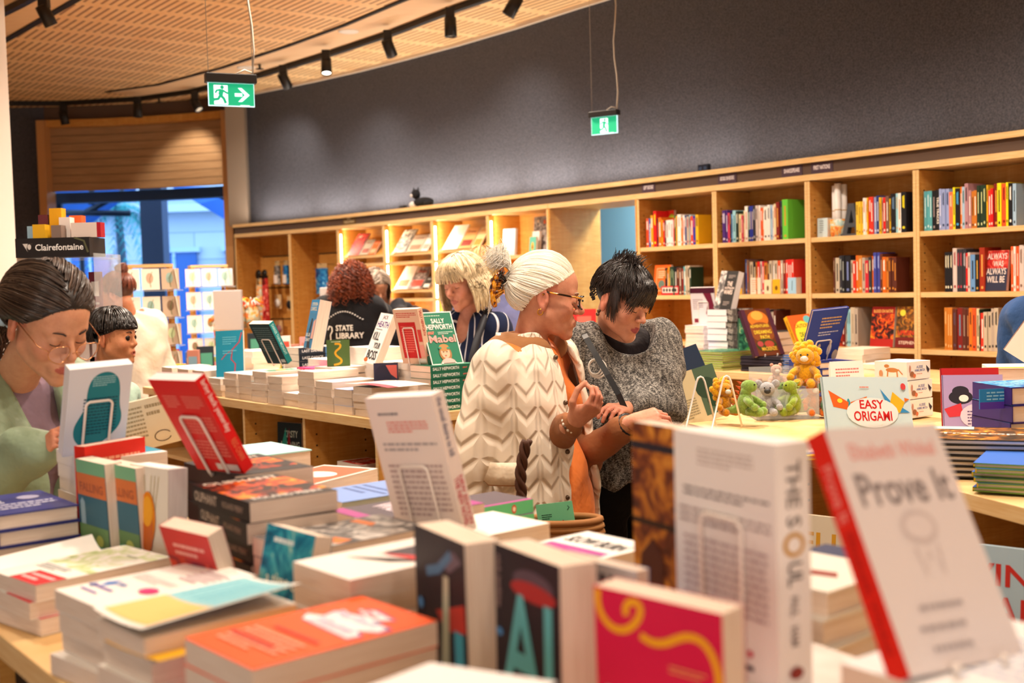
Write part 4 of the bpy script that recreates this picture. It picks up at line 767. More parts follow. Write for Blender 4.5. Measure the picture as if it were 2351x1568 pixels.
stack((-.421, 1.942, 1.222), 36.6, 6, 'dark fiery paperback', 'the front fiery pile', t=.0335, cover='241c1c', front=[('r', 0, .15, 1, .88, 'art:fire'), ('t', 'OLIPHANT', .06, .82, .94, .94, 'e8d8c8'), ('t', 'ROLAND PERRY', .1, .05, .9, .14, 'e8e0d8')], spine=[('T', 'OLIPHANT', .25, .55, .75, .95, 'c8b8a8'), ('T', 'ROLAND PERRY', .35, .1, .65, .45, 'a89888')], toplabel='dark paperback with a fiery cover on the front fiery pile', group='paperbacks in the front fiery pile', jit=4, shift=.006)
book(standM((-.470, 1.79, TZ), -39, -18, -2, .118, .03), .118, .182, .03, 'art:sunset', front=[('r', .0, .72, 1, 1, 'c83838'), ('L', .2, .74, .85, .88, 2, 'f0b0a8'), ('t', 'A place at', .2, .52, .8, .6, 'e0a0a0'), ('r', 0, 0, 1, .2, '4a1450'), ('L', .4, .1, .9, .24, 2, 'd890b0')], label='small red and purple book leaning in front of the fiery pile')
book(standM((-.357, 1.646, TZ), -43.3, 13, -2, .115, .03), .115, .19, .032, '1c7090', front=[('r', 0, 0, 1, 1, 'art:sea'), ('L', .2, .86, .85, .94, 1, 'e8f0f0'), ('t', 'a time of', .15, .56, .85, .66, 'e0ead8'), ('t', 'living', .42, .34, .85, .47, 'd8e8c0'), ('e', .25, .25, .1, .06, 'b0d8c0'), ('l', [(.6, 0), (.66, .3), (.58, .5)], .004, '78a848')], label='blue-green book standing between the piles, floral cover')
stack(N(.345, .424, 1.171), -50, 5, 'grey and white photo paperback', 'the pile behind the blue-green book', t=.03, cover='7c7472', front=[('r', .02, .05, .98, .95, 'art:grey'), ('p', [(.5, .2), (.95, .28), (.9, .4), (.6, .35)], 'e87818'), ('p', [(.1, .7), (.5, .72), (.4, .8), (.1, .78)], 'e87818'), ('t', 'WILD', .55, .05, .95, .14, 'f0ece8')], toplabel='grey photo paperback with orange strokes, pile behind the blue-green book', group='paperbacks in the grey photo pile')
stack(N(.602, .345, 1.188), -50, 6, 'thick cream paperback', 'the pile beside the twin upright thrillers', t=.028, cover='f4ece6', front=[('r', .3, .55, .95, .95, '4a4048'), ('p', [(.3, .5), (.8, .56), (.75, .66), (.55, .6)], 'c83030'), ('p', [(.2, .3), (.7, .42), (.95, .6), (.6, .5)], '38302c')], toplabel='white paperback with red and black swallows, beside the upright thrillers', group='paperbacks in the swallow pile', w=.14, h=.21)
# far row of the near table
stack((-.60, 2.78, 1.172), 38, 3, 'pale turquoise hardback', 'the far pile by the table end', t=.05, w=.15, h=.21, cover='a8dcdc', front=[('L', .1, .3, .6, .6, 3, 'd0f0f0')], hard=True, toplabel='pale turquoise hardback on the far pile behind the red book', group='turquoise hardbacks', name='hardback_book')
stack((-.434, 2.56, 1.142), -30, 4, 'white edged paperback', 'the pile with the orange and white cover', t=.03, cover='f2ece6', front=[('r', .05, .05, .95, .95, 'd85828'), ('e', .5, .5, .3, .16, 'f2ece6')], toplabel='orange and white cover with a pale oval, behind the fiery pile', group='paperbacks under the orange and white cover')
stack(N(-.05, .72, 1.15), -52, 5, 'light blue paperback', 'the light blue pile', t=.026, cover='7c9cdc', front=[('L', .1, .3, .9, .6, 3, '4a68a8'), ('r', .0, .8, 1, 1, '6888c8')], toplabel='light blue paperback behind the leaning white book', group='paperbacks in the light blue pile')
stack(N(.16, .66, 1.152), -52, 5, 'dark and magenta paperback', 'the dark magenta pile', t=.026, cover='504450', front=[('r', 0, .0, 1, .12, 'a83888'), ('r', 0, .85, 1, 1, 'a83888'), ('t', 'Slowly', .1, .55, .85, .72, 'f0e0ec'), ('t', 'Wicked', .15, .3, .9, .5, 'f0e0ec')], toplabel='dark cover with white script between magenta bands', group='paperbacks in the dark magenta pile', spine_col='2f8f68')
stack(N(.01, .92, 1.106), 128, 3, 'green spined paperback', 'the pile by the beige jacket', w=.13, h=.2, t=.0285, cover='504450', front=[('r', 0, 0, .1, 1, 'a83888')], spine=[('e', .5, .25, .32, .03, 'd04838'), ('e', .5, .25, .18, .018, 'f4ece0')], spine_col='66d09c', toplabel='green spined paperback with a red dot, topmost by the jacket', group='green spined paperbacks', jit=5)
stack(N(.345, .66, 1.142), -50, 4, 'white paperback', 'the pile under the leaning white book', t=.03, cover='f4eee8', group='paperbacks under the leaning white book', toplabel='white paperback directly under the leaning white book')
Mw = standM((-.142, 1.911, 1.1435), -39, -12.5, 4.4, .153, .03, 'back')
book(Mw, .153, .234, .03, 'f2e4dc', back=[('L', .15, .86, .65, .9, 1, '707078'), ('L', .25, .74, .85, .83, 4, 'e87868'), ('L', .12, .60, .92, .68, 2, 'b0a8a8'), ('L', .12, .12, .92, .52, 10, 'c0a8a4')], spine=[('T', 'the usual desire to kill', .3, .55, .7, .97, '707088'), ('T', 'THE NEW NOVEL', .15, .05, .5, .4, 'd04858'), ('T', 'NEW EDITION', .55, .05, .85, .4, 'd04858')], label='tall cream book leaning on a wire stand before the beige jacket', pages='pages_white')
wire_stand(Mw, .153, .234, .03, 'pale wire stand holding the tall cream book', ah=.5)
stack(N(.60, .66, 1.144), -50, 4, 'white picture paperback', 'the pile before the basket bag', t=.031, cover='f6f2ee', front=[('r', .08, .22, .92, .62, 'b83898'), ('p', [(.08, .3), (.92, .4), (.92, .55), (.08, .45)], '6a6460'), ('t', 'SLOW BURN', .1, .7, .9, .85, '303034')], toplabel='white book with magenta and grey stripes, before the basket bag', group='books in the magenta striped pile')
# upright thrillers
AIF = [('r', 0, 0, 1, 1, '241c28'), ('e', .62, .87, .3, .06, '584858'), ('e', .62, .83, .34, .045, 'b02c30'), ('t', 'AI', .12, .30, .9, .8, '60b8c4'), ('T', 'nick jenkins', .04, .7, .14, .95, 'a08888'), ('e', .1, .58, .05, .02, '5090d0')]
book(standM((.006, 1.262, TZ), -62.8, 1, 1, .153, .045), .153, .235, .046, '241c28', front=AIF, label='upright black thriller with large turquoise letters AI, the right one', group='upright black thrillers')
AI3 = [('r', 0, 0, 1, 1, '241c28'), ('p', [(.5, .86), (.8, .94), (.95, .9), (.7, .82)], '685c6c'), ('l', [(.25, .78), (.5, .82), (.75, .92)], .012, '4878a0'), ('p', [(.42, .6), (.98, .7), (1, .56), (.6, .52)], 'c03830'), ('p', [(.5, .3), (.66, .3), (.7, .8), (.6, .8)], 'c0c8b0'), ('r', .78, .3, .95, .55, '40a0b8'), ('e', .12, .6, .05, .03, '5090d0')]
book(standM((-.092, 1.38, TZ), -63.8, 0, 1, .153, .045), .153, .235, .046, '241c28', front=AI3, label='upright black thriller with red and turquoise shapes, the left one', group='upright black thrillers')
book(standM((.085, 1.30, TZ), -50, 0, 0, .129, .02), .129, .216, .02, '6c9ce0', front=[('r', 0, .75, 1, 1, 'f0ece8'), ('t', 'WIN', .1, .78, .95, .95, '30303c'), ('t', 'YOU', .1, .4, .95, .6, 'f4e870')], label='light blue book squeezed between the thriller and the magenta book')
book(standM((.132, 1.085, 1.03), -45.3, -2, -.5, .15, .03), .15, .224, .034, 'd40f48', front=[('l', [(.04, .99), (.03, .94), (.05, .89), (.1, .85), (.16, .83), (.23, .83), (.3, .85), (.36, .89), (.39, .93), (.38, .96), (.34, .97), (.29, .96), (.26, .93), (.27, .9)], .0075, 'f0a818'), ('l', [(.38, .83), (.47, .81), (.57, .82), (.68, .86), (.77, .88), (.86, .87), (.92, .83), (.96, .77), (.97, .7), (.95, .62), (.9, .56), (.82, .51), (.72, .48), (.6, .46)], .0075, 'f0a818'), ('t', 'DARE', .08, .40, .64, .57, 'f6e8ec'), ('L', .6, .7, .88, .74, 2, 'f09060')], label='magenta book with a looping yellow ribbon standing at the front')
# box set, leaning white book, piles at the right front
stack((.262, 1.255, 1.121), -60, 4, 'white paperback', 'the pile under the gold ring book', t=.0252, cover='f0e8e2', group='paperbacks under the gold ring book')
Ms = standM((.222, 1.257, 1.1215), -60.6, 0, 0, .168, .05, 'back')
book(Ms, .168, .257, .046, 'f3ece6', back=[('L', .25, .86, .8, .94, 4, 'c8b8b0'), ('L', .1, .72, .95, .77, 2, '807878'), ('L', .05, .6, .95, .68, 3, 'b8a8a4'), ('L', .1, .22, .92, .56, 10, 'c4b0b0'), ('r', .6, .05, .78, .07, '403844'), ('e', .75, .12, .03, .015, 'd05060')], spine=[('T', 'THE S', .3, .66, .72, .93, '7c7470'), ('e', .5, .59, .32, .05, 'c89430'), ('e', .5, .59, .2, .032, 'f3ece6'), ('T', 'UL', .3, .42, .72, .52, '7c7470'), ('T', 'PAUL', .36, .3, .6, .38, '988c88'), ('T', 'HAM', .36, .18, .6, .26, '988c88'), ('e', .5, .07, .2, .025, '8c2c24')], label='thick white book with a gold ring on its spine, right of centre', pages='pages_white')
wire_stand(Ms, .168, .257, .046, 'pale rounded wire stand before the gold ring book', aw=.4, ah=.66)
book(standM((.185, 1.435, 1.13), -62, 0, 0, .15, .03), .15, .238, .03, 'art:rock', front=[('r', 0, .86, 1, .9, '282430'), ('r', 0, .46, 1, .49, '3c2418'), ('p', [(.05, .02), (.12, .3), (.3, .4), (.45, .3), (.4, .02)], '5a2c24')], label='orange and brown pictured book standing behind the gold ring book')
stack((.24, 1.47, TZ+.109), -52, 3, 'small cream paperback', 'the pile under the orange pictured book', t=.0362, w=.09, h=.13, cover='f0e8e0', group='paperbacks under the orange pictured book')
stack((.44, 1.075, 1.190), -55, 6, 'white paperback', 'the pile under the prove it book', t=.0283, cover='f4f0f0', front=[('L', .1, .2, .9, .8, 8, 'b0b8d0')], group='paperbacks under the prove it book', w=.16, h=.24)
Mp = standM((.406, 1.048, 1.1925), 31.3, 27.9, -3.1, .153, .026, 'front')
book(Mp, .153, .234, .026, 'f3e6e2', front=[('t', 'Elizabeth Winkel', .14, .86, .9, .93, 'f0a8a0'), ('t', 'Prove It', .1, .66, .92, .8, '908484'), ('e', .5, .56, .16, .07, 'e0d0cc'), ('e', .5, .56, .12, .05, 'f0e2de'), ('l', [(.4, .48), (.42, .36), (.5, .46), (.58, .36), (.6, .48)], .002, 'd8c8c4'), ('L', .25, .22, .8, .26, 1, 'b8acac'), ('L', .2, .14, .85, .18, 1, 'b8acac'), ('L', .25, .06, .8, .1, 1, 'b8acac')], spine=[('T', 'Prove It', .25, .62, .75, .86, 'f49088'), ('T', 'Elizabeth Winkel', .3, .1, .7, .58, 'c02018')], spine_col='e22618', label='large white book titled Prove It with a red spine, right front', pages='pages_white')
wire_stand(Mp, .153, .234, .026, 'wire stand under the white Prove It book')
stack(N(1.0, .76, 1.173), -50, 3, 'cream hardback', 'the pile behind the prove it book', t=.034, w=.15, h=.21, cover='e8e0d4', front=[('r', 0, .75, 1, 1, '283058'), ('p', [(.2, .2), (.8, .3), (.7, .4), (.3, .34)], '903828')], hard=True, spine_col='283058', group='hardbacks behind the prove it book', name='hardback_book', toplabel='cream hardback with navy floral edge, behind the prove it book')
stack(N(1.0, .76, 1.07), -52, 2, 'large cream art book', 'the low pile behind Prove It', t=.025, w=.2, h=.26, cover='ece2d0', group='large art books on the near table', toplabel='large cream art book under the navy edged hardbacks')
ob = stack(N(1.1, .03, 1.178), -40, 6, 'white paperback', 'the pile at the bottom edge', t=.03, cover='f6f2f0', group='paperbacks at the bottom edge', toplabel='white paperback with its cover curling up at the bottom edge')
sheet(Matrix.Translation((0, 0, .031)), .156, .25, lambda u, v: .004+.012*v*v*u, 'f4f0f0', [(.1, .1, .9, .3, 'e8b8b0'), (.15, .4, .85, .5, 'd0c0c8')], name='cover_sheet', parent=ob[0])
# book on the lower shelf, left corner
book(standM(N(-.065, .05, .6605), -52, 0, 0, .13, .02), .13, .31, .02, '101014', front=[('t', 'THE', .2, .84, .8, .93, 'c8a890'), ('t', 'ROSES', .1, .68, .95, .78, 'c8a890')], label='black book with pale lettering on the shelf under the near table')
# ---------------------------------------------------------------- middle table
CR = 'f4ebe4'
fs = [(.13, 4, .030, CR, [('L', .2, .3, .8, .6, 3, 'e0b0a8')], 'pale paperback'), (.29, 3, .034, CR, [('r', .0, .5, 1, 1, 'art:multi'), ('r', 0, 0, 1, .5, '98a8d8')], 'yellow and blue paperback'), (.45, 4, .032, CR, [], 'cream paperback'), (.61, 5, .033, CR, [], 'cream thick paperback'), (.755, 2, .03, CR, [], 'cream low paperback'), (.91, 4, .032, CR, [('r', 0, 0, 1, .5, 'd8d0c8')], 'white paperback'), (1.07, 5, .029, CR, [('r', .1, .1, .9, .9, 'art:green'), ('e', .5, .5, .2, .1, 'e0a030')], 'green and gold paperback'), (1.23, 4, .031, CR, [('r', .5, 0, 1, 1, 'a8d0d8')], 'teal and white paperback'), (1.39, 4, .031, CR, [('r', 0, .2, 1, 1, 'a8c8d0')], 'pale blue paperback'), (1.58, 3, .03, CR, [('r', 0, .2, 1, 1, '88b8c8')], 'sea blue paperback'), (1.78, 4, .03, CR, [], 'plain cream paperback'), (1.98, 4, .03, CR, [], 'beige edged paperback'), (2.2, 4, .03, CR, [], 'off-white paperback')]
for k, (s, n, t, c, fr, nm) in enumerate(fs):
    stack(MT(s, .14, TZ+n*t), -52, n, nm, 'front row pile %d from the jacket' % (k+1), w=.145, h=.225, t=t, cover=c, front=fr, jit=3, shift=.006, group='paperbacks in front row pile %d, middle table' % (k+1))
o = sheet(frame(MT(.26, .02, TZ+.128), A, B, K), .34, .2, lambda u, v: .006*math.sin(u*3), 'f0c8c0', [(.3, .0, 1, .25, 'c81c38')], name='magazine'); tag(o, 'pink and red magazine lying across the front row of the middle table', 'magazine')
# second row
stack(MT(.10, .41, TZ+7*.0275), 128, 7, 'green spined bestseller', 'the white-lettered green pile', w=.153, h=.234, t=.0275, cover='1f6a50', front=[('r', .05, .05, .95, .95, '2a8060')], spine=[('T', 'SALLY HEPWORTH', .25, .38, .75, .95, 'f0f4ec'), ('T', '#MAP', .3, .2, .6, .3, 'd07868')], jit=.8, shift=.002, group='green spined bestsellers', toplabel='green spined bestseller on top, right under the standing green one')
Mm = standM((-.271, 4.967, 1.2135), 35.5, 23.5, -.2, .158, .03, 'front')
book(Mm, .158, .241, .026, '247a5c', front=[('r', 0, 0, 1, .018, 'f4f4ee'), ('r', 0, .982, 1, 1, 'f4f4ee'), ('r', 0, 0, .03, 1, 'f4f4ee'), ('r', .97, 0, 1, 1, 'f4f4ee'), ('L', .12, .91, .88, .94, 1, 'c8e0d0'), ('t', 'SALLY', .3, .78, .72, .87, 'f6f6f0'), ('t', 'HEPWORTH', .1, .66, .92, .76, 'f6f6f0'), ('t', '#MAP', .1, .56, .3, .63, 'f08878'), ('L', .42, .56, .9, .62, 2, 'c8e0d0'), ('t', 'Mabel', .1, .41, .93, .55, 'f4a8a0'), ('e', .5, .2, .19, .15, 'a87848'), ('e', .5, .22, .14, .11, 'e8b898'), ('e', .49, .31, .16, .07, 'b88850'), ('e', .44, .23, .02, .01, '302018'), ('e', .55, .23, .02, .01, '302018'), ('e', .49, .16, .03, .01, 'c05048'), ('p', [(.28, .02), (.36, .08), (.46, .11), (.6, .11), (.72, .07), (.76, .02)], 'f0b8b0'), ('e', .36, .31, .05, .02, '3c9878'), ('e', .62, .3, .05, .02, '3c9878')], spine=[('T', 'SALLY HEPWORTH', .25, .5, .75, .96, 'f0f4ec'), ('T', 'Mabel', .25, .2, .75, .4, 'e0907c')], label='green Mabel book with a girl on the cover standing on the green pile', spine_col='1a5c48')
wire_stand(Mm, .158, .241, .026, 'wire stand under the green Mabel book')
Mb_ = standM((-.415, 5.01, 1.2165), -42.6, -11.5, 1.2, .156, .03, 'back')
stack(MT(.27, .42, 1.2155), 38, 6, 'cream edged paperback', 'the pile under the red and beige book', t=.0325, cover=CR, group='paperbacks under the red and beige book')
book(Mb_, .156, .238, .028, 'e4c0a4', back=[('L', .1, .84, .9, .94, 3, 'c83838'), ('r', .12, .1, .8, .76, 'c41c20'), ('L', .2, .2, .72, .7, 12, 'e87868'), ('r', .84, .4, .98, .62, 'd04038'), ('r', .8, .12, .98, .34, 'e8a090'), ('r', .72, .02, .98, .09, 'f0e8e0')], spine=[('T', 'SALLY HEPWORTH', .25, .5, .75, .96, 'b82828')], label='beige and red paperback, back cover showing, left of the green Mabel', pages='pages')
wire_stand(Mb_, .156, .238, .028, 'white wire stand holding the beige and red book', ah=.66)
stack(MT(.47, .40, 1.2115), 38, 5, 'cream paperback', 'the pile under the slanted white thriller', t=.038, cover=CR, group='paperbacks under the slanted white thriller')
book(standM((-.630, 5.156, 1.2125), -62.2, 23.2, -2.9, .153, .03), .153, .234, .034, 'f2eee8', front=[('t', 'JACK', .3, .86, .72, .96, '5a2048'), ('t', 'HEATH', .08, .72, .95, .84, '5a2078'), ('L', .1, .66, .9, .69, 1, '606060'), ('t', 'KILL', .1, .46, .6, .62, '202024'), ('t', 'YOUR', .4, .3, .9, .42, '202024'), ('t', 'BOSS', .15, .08, .9, .26, '202024'), ('e', .2, .06, .14, .04, 'e86830')], label='white thriller with purple and black lettering leaning on the middle table')
bk = book(standM(MT(.32, .27, TZ+.098), 5, 3, 0, .12, .03), .105, .1, .05, '34344c', front=[('e', .4, .5, .35, .4, '2a2a40'), ('p', [(.5, .9), (.95, .9), (.95, .3), (.7, .5)], 'd86860'), ('t', 'WUTHERING', .08, .08, .9, .22, 'd8d8e0')], label='small dark blue book with red blossoms standing on the front row')
stack(MT(.66, .42, TZ+8*.0315), 38, 8, 'cream thick paperback', 'the tall pile behind the green snake book', t=.0315, cover=CR, front=[('r', .1, .1, .9, .9, '98b0c8')], group='paperbacks in the tall back pile')
stack(MT(.66, .64, TZ+6*.03), 38, 6, 'lilac paperback', 'the pile behind the tall back pile', t=.03, cover='c0b8e0', group='lilac covered paperbacks')
book(standM((-.905, 5.32, 1.274), -66.9, 13.1, .7, .146, .03), .146, .224, .055, '3888b8', front=[('r', 0, .72, 1, 1, '2c8cc4'), ('t', 'STEVEN', .15, .87, .85, .94, 'f0e8d0'), ('t', 'CARROLL', .1, .77, .9, .85, 'f0e8d0'), ('p', [(.4, 0), (.3, .3), (.45, .62), (.6, .6), (.55, .3), (.8, .0)], '28303c'), ('p', [(.7, .2), (1, .2), (1, .6), (.75, .55)], 'e8b0a0'), ('t', 'BLUE', .1, .24, .6, .31, 'f0f0e8'), ('t', 'DIARY', .1, .14, .7, .21, 'f0f0e8')], label='thick blue novel leaning on a pile in front of the black T-shirt')
book(standM(MT(.71, .26, TZ+.17), 8, 2, 0, .12, .03), .105, .12, .05, '4c6430', front=[('l', [(.3, .05), (.6, .1), (.65, .25), (.4, .4), (.35, .55), (.6, .7), (.6, .85), (.35, .85)], .009, 'e0a020'), ('L', .2, .9, .8, .96, 1, 'd0d8b0')], label='small green book with a yellow snake standing on cream books')
stack(MT(.71, .27, TZ+.169), -52, 1, 'cream paperback', 'x', t=.03, cover=CR, w=.16, h=.2, toplabel='cream paperback lying under the yellow snake book')
stack(MT(.71, .3, TZ+.135), -52, 4, 'cream book', 'the pile below the yellow snake book', t=.0335, cover=CR, w=.16, h=.12, group='small cream books below the snake book')
stack(MT(1.02, .40, TZ+6*.031), 38, 6, 'pale pink edged paperback', 'the pile under the dark teal book', t=.031, cover=CR, group='paperbacks under the dark teal book')
Md = standM((-1.10, 5.50, 1.2075), 73, 24, 0, .14, .03, 'back')
Md = standM((-1.08, 5.40, 1.2075), -38, -29, 0, .14, .03, 'back')
book(Md, .14, .214, .03, '1c3c44', back=[('L', .1, .3, .9, .92, 12, '607c80'), ('r', .75, .04, .95, .12, 'c8d0d0')], spine=[('T', 'DARKER THAN MIDNIGHT', .25, .2, .75, .95, 'b8e8e0')], spine_col='1a8a8c', label='dark teal paperback leaning on a wire stand, back cover showing', pages='pages')
wire_stand(Md, .14, .214, .03, 'white wire stand holding the dark teal book')
stack(MT(.93, .27, TZ+.155), 38, 2, 'pink spined paperback', 'the little pink pair', t=.028, w=.13, h=.2, cover='d81868', spine=[('T', 'TWO OF US', .2, .3, .8, .95, 'f8d8e4')], group='pink spined paperbacks', spine_col='d81868')
stack(MT(1.27, .42, TZ+7*.0338), 128, 7, 'black spined paperback', 'the black and blue pile', t=.0338, cover='1c2634', front=[('r', 0, 0, 1, 1, 'art:photo')], spine=[('r', 0, 0, 1, .25, '7a4428'), ('r', 0, .25, 1, .36, '4878b0'), ('T', 'LAST DANCE', .3, .42, .7, .92, 'e0e0e0')], jit=2, group='black spined paperbacks')
book(standM((-1.44, 5.98, 1.1), 2.9, 12, 1.4, .14, .03), .14, .25, .035, '117a94', front=[('l', [(.95, .95), (.85, .75), (.6, .6), (.55, .4), (.7, .3), (.65, .05)], .006, 'a82838'), ('l', [(.6, .6), (.35, .5), (.2, .4)], .004, 'a82838'), ('L', .25, .7, .75, .88, 4, '58a8bc'), ('L', .25, .5, .75, .6, 2, '58a8bc')], label='teal book with a red branching line standing on the middle table')
wire_stand(standM((-1.44, 5.98, 1.1), 2.9, 12, 1.4, .14, .03), .14, .2, .035, 'white wire stand beside the teal branch book')
stack(MT(1.62, .42, TZ+.08), 38, 2, 'cream paperback', 'the pile under the teal branch book', t=.0395, cover=CR, group='paperbacks under the teal branch book')
stack(MT(1.95, .44, TZ+6*.033), 38, 6, 'cream edged paperback', 'the tall pile at the left end', t=.033, w=.16, h=.24, cover=CR, group='paperbacks in the tall left pile')

# lower shelves of the middle table
def MS(s, z, dep=.12): p = M0-A*s+B*dep; return Vector((p.x, p.y, z))
for s, z, n, nm, fr in ((.36, .80, 4, 'red and black paperback', [('r', .05, .1, .95, .9, 'art:redmix'), ('L', .2, .4, .9, .7, 2, 'f0d8d0')]), (.14, .72, 3, 'orange and black paperback', [('r', 0, 0, 1, 1, 'art:fire'), ('t', 'OYSTER', .2, .1, .8, .3, 'e8e0d0')]), (.80, .79, 3, 'dark paperback', [('r', 0, 0, 1, 1, 'art:fire')]), (1.48, .77, 3, 'pale paperback', [])):
    stack(MS(s, .6605+n*.034, .16), 38, n, nm, 'the lower shelf, middle table', t=.034, w=.15, h=.2, cover='e8dcd0', front=fr, group='%ss on the lower shelf' % nm)
book(standM(MS(1.14, .6605, .2), -34, 2, 0, .15, .03), .16, .24, .03, '1c2c34', front=[('t', 'KIRSTY', .3, .7, .85, .84, 'c8d8d0'), ('t', 'MANNING', .15, .48, .92, .62, 'c8d8d0'), ('p', [(0, .2), (.35, .9), (.45, .3)], '2a9c90'), ('p', [(.3, .1), (.5, .9), (.6, .2)], '8c2030'), ('e', .75, .25, .15, .15, '98a8a8')], label='dark and teal book with pale capitals standing on the lower shelf')
book(standM(MS(.05, .6605, .15), -34, 2, 0, .15, .03), .14, .26, .02, '181a20', front=[('t', 'WHY', .1, .75, .5, .83, 'd05040'), ('t', 'WE', .1, .64, .5, .72, 'd05040'), ('t', 'OWN', .1, .3, .7, .42, 'e8e0d8')], label='black book with red capitals standing at the end of the lower shelf')
# ---------------------------------------------------------------- right-hand table
def at(px, py, Y, z=None):
    p = onY(px, py, Y)
    if z is not None: p.z = z
    return p
Mo = standM((1.047, 3.393, TZ+.01), 12, 18, -3, .28, .02)
book(Mo, .275, .225, .012, 'cfe4e8', front=[('e', .28, .62, .02, .09, '3a9aa8'), ('p', [(.28, .66), (.06, .82), (.1, .6), (.26, .56)], 'e86828'), ('p', [(.3, .66), (.5, .74), (.44, .56), (.3, .56)], 'e87830'), ('e', .18, .68, .03, .03, 'f4e040'), ('e', .4, .66, .03, .03, 'f4e040'), ('p', [(.66, .84), (.8, .62), (.76, .5)], '3a90c8'), ('p', [(.98, .52), (.85, .62), (.8, .52)], '3a90c8'), ('p', [(.8, .8), (.93, .66), (.86, .52), (.74, .5), (.76, .66)], 'f0b828'), ('p', [(.93, .72), (.99, .7), (.93, .66)], 'e87020'), ('e', .54, .52, .3, .2, 'e8f0ee'), ('t', 'EASY', .40, .57, .68, .69, 'd02020'), ('t', 'ORIGAMI', .32, .41, .76, .54, 'd02020'), ('L', .42, .84, .58, .88, 1, 'e09080'), ('e', .93, .87, .03, .045, 'd84848'), ('L', .4, .04, .7, .1, 1, '8090a0')]+[('e', random.random(), random.random()*.5, .006, .008, 'f4f4e0') for _ in range(12)], hard=True, label='pale blue Easy Origami book with paper butterfly and bird', name='picture_book')
tag(MB().tube([(-.1, .07, 0), (-.1, .05, .12), (.1, .05, .12), (.1, .07, 0)], .003, 'f2e6dc', 6).build('wire_book_stand', None, frame(Vector((1.047, 3.393, TZ)), Mo.col[0].xyz, K.cross(Mo.col[0].xyz), K)), 'wire stand behind the Easy Origami book', 'book stand')
book(flatM(at(1870, 970, 3.45, 1.035), 10, .3, .24, .013), .3, .24, .013, 'f0d020', front=[('r', .1, .1, .9, .9, 'f4f0e8'), ('t', 'A STORY', .2, .5, .8, .7, '384858'), ('r', .1, .1, .9, .25, '3888b8'), ('e', .7, .3, .08, .06, 'e86030')], hard=True, label='yellow and white picture book lying before the plush toys', name='picture_book')
# boxed games
for k in range(3):
    z = TZ+.004+(2-k)*.068+.002; M = frame(Vector((1.385+(.012, .018, .02)[k], 4.16, z)), Vector((math.cos(.62), math.sin(.62), 0)), Vector((-math.sin(.62), math.cos(.62), 0)), K)
    r = empty('game_box', M, 'white animal matching game box, %s of three' % ['topmost', 'middle', 'lowest'][k], 'game box', 'animal matching game boxes')
    m = MB(); m.box((-.001, -.001, .003), (.136, .136, .066), 'f4f2f0'); m.box((.001, .001, 0), (.134, .134, .004), 'e4e0dc')
    m.design((0, -.0012, .003), (.135, 0, 0), (0, 0, .063), [('t', 'AUSSIE', .4, .6, .68, .76, '7088c0'), ('t', 'ANIMAL MATCH', .32, .42, .76, .56, '7088c0'), ('L', .4, .26, .7, .32, 1, 'd08070'), ('p', [(.82, .75), (.97, .5), (.9, .3), (.84, .5)], '383444'), ('e', .12, .6, .04, .2, 'c09080'), ('e', .2, .3, .09, .16, '986848'), ('e', .3, .2, .06, .12, 'd07850')])
    m.design((-.0012, .135, .003), (0, -.135, 0), (0, 0, .063), [('e', .55, .52, .2, .13, 'c88850'), ('e', .38, .74, .08, .1, 'c88850'), ('l', [(.42, .5), (.4, .14)], .005, 'c88850'), ('l', [(.7, .5), (.72, .14)], .005, 'c88850'), ('l', [(.74, .58), (.88, .3)], .004, 'c88850'), ('e', .2, .3, .06, .2, 'd09870'), ('r', .1, .1, .9, .14, 'e8e4dc')])
    m.build('box_lid', r)
# pirate book and friends
book(standM(at(2228, 970, 3.75, TZ+.005), -12, 10, 0, .16, .02), .185, .19, .012, 'a898d0', front=[('e', .3, .62, .2, .12, '282838'), ('e', .3, .72, .14, .09, '282838'), ('e', .35, .6, .08, .06, 'f0f0f4'), ('p', [(.02, .42), (.3, .52), (.34, .3), (.1, .28)], 'c83848'), ('e', .8, .72, .16, .16, 'd87898'), ('L', .68, .66, .92, .78, 3, 'f0e0a0'), ('e', .62, .3, .34, .22, 'd8d0ec'), ('L', .4, .14, .85, .4, 5, '685888'), ('t', 'Parrot', .5, .03, .8, .1, 'e0b0a0')], hard=True, label='purple picture book with a pirate killer whale, facing out', name='picture_book')
book(standM(at(2222, 970, 3.9, TZ+.005), -12, 10, 0, .16, .02), .185, .2, .012, 'b82028', hard=True, label='red hardback peeking out behind the purple pirate book', name='picture_book')
p = at(2352, 880, 3.3); stack((p.x, p.y, p.z), 8, 4, 'cream edged purple hardback', 'the purple and cream pile', t=.049, w=.2, h=.2, cover='3c2878', front=[('r', 0, 0, 1, 1, 'art:blue'), ('L', .1, .3, .9, .8, 4, 'a0d8f0')], hard=True, group='purple hardbacks at the right edge', toplabel='bright blue hardback on the purple and cream pile at the right edge', name='hardback_book', jit=1)
book(standM(at(2330, 880, 3.22, p.z-.06), 8, 0, 0, .2, .01), .2, .055, .004, '2484c8', front=[('r', 0, 0, 1, .35, '5838a8'), ('L', .1, .4, .95, .9, 3, '90d0f0')], label='blue and purple paperback edge facing out at the right edge')
p = at(2262, 995, 3.05); stack((p.x, p.y, p.z), -22, 7, 'large dark art book', 'the wide dark pile', t=.0138, w=.28, h=.26, cover='2c2824', front=[('r', .02, .02, .98, .98, 'art:forest'), ('t', 'Treescape', .1, .4, .85, .52, 'f0ece0'), ('r', 0, .78, .4, 1, 'a8c8c8')], hard=True, jit=4, shift=.008, group='large dark art books', toplabel='large brown forest book titled Treescape on the wide dark pile', pages='pages_white', name='hardback_book')
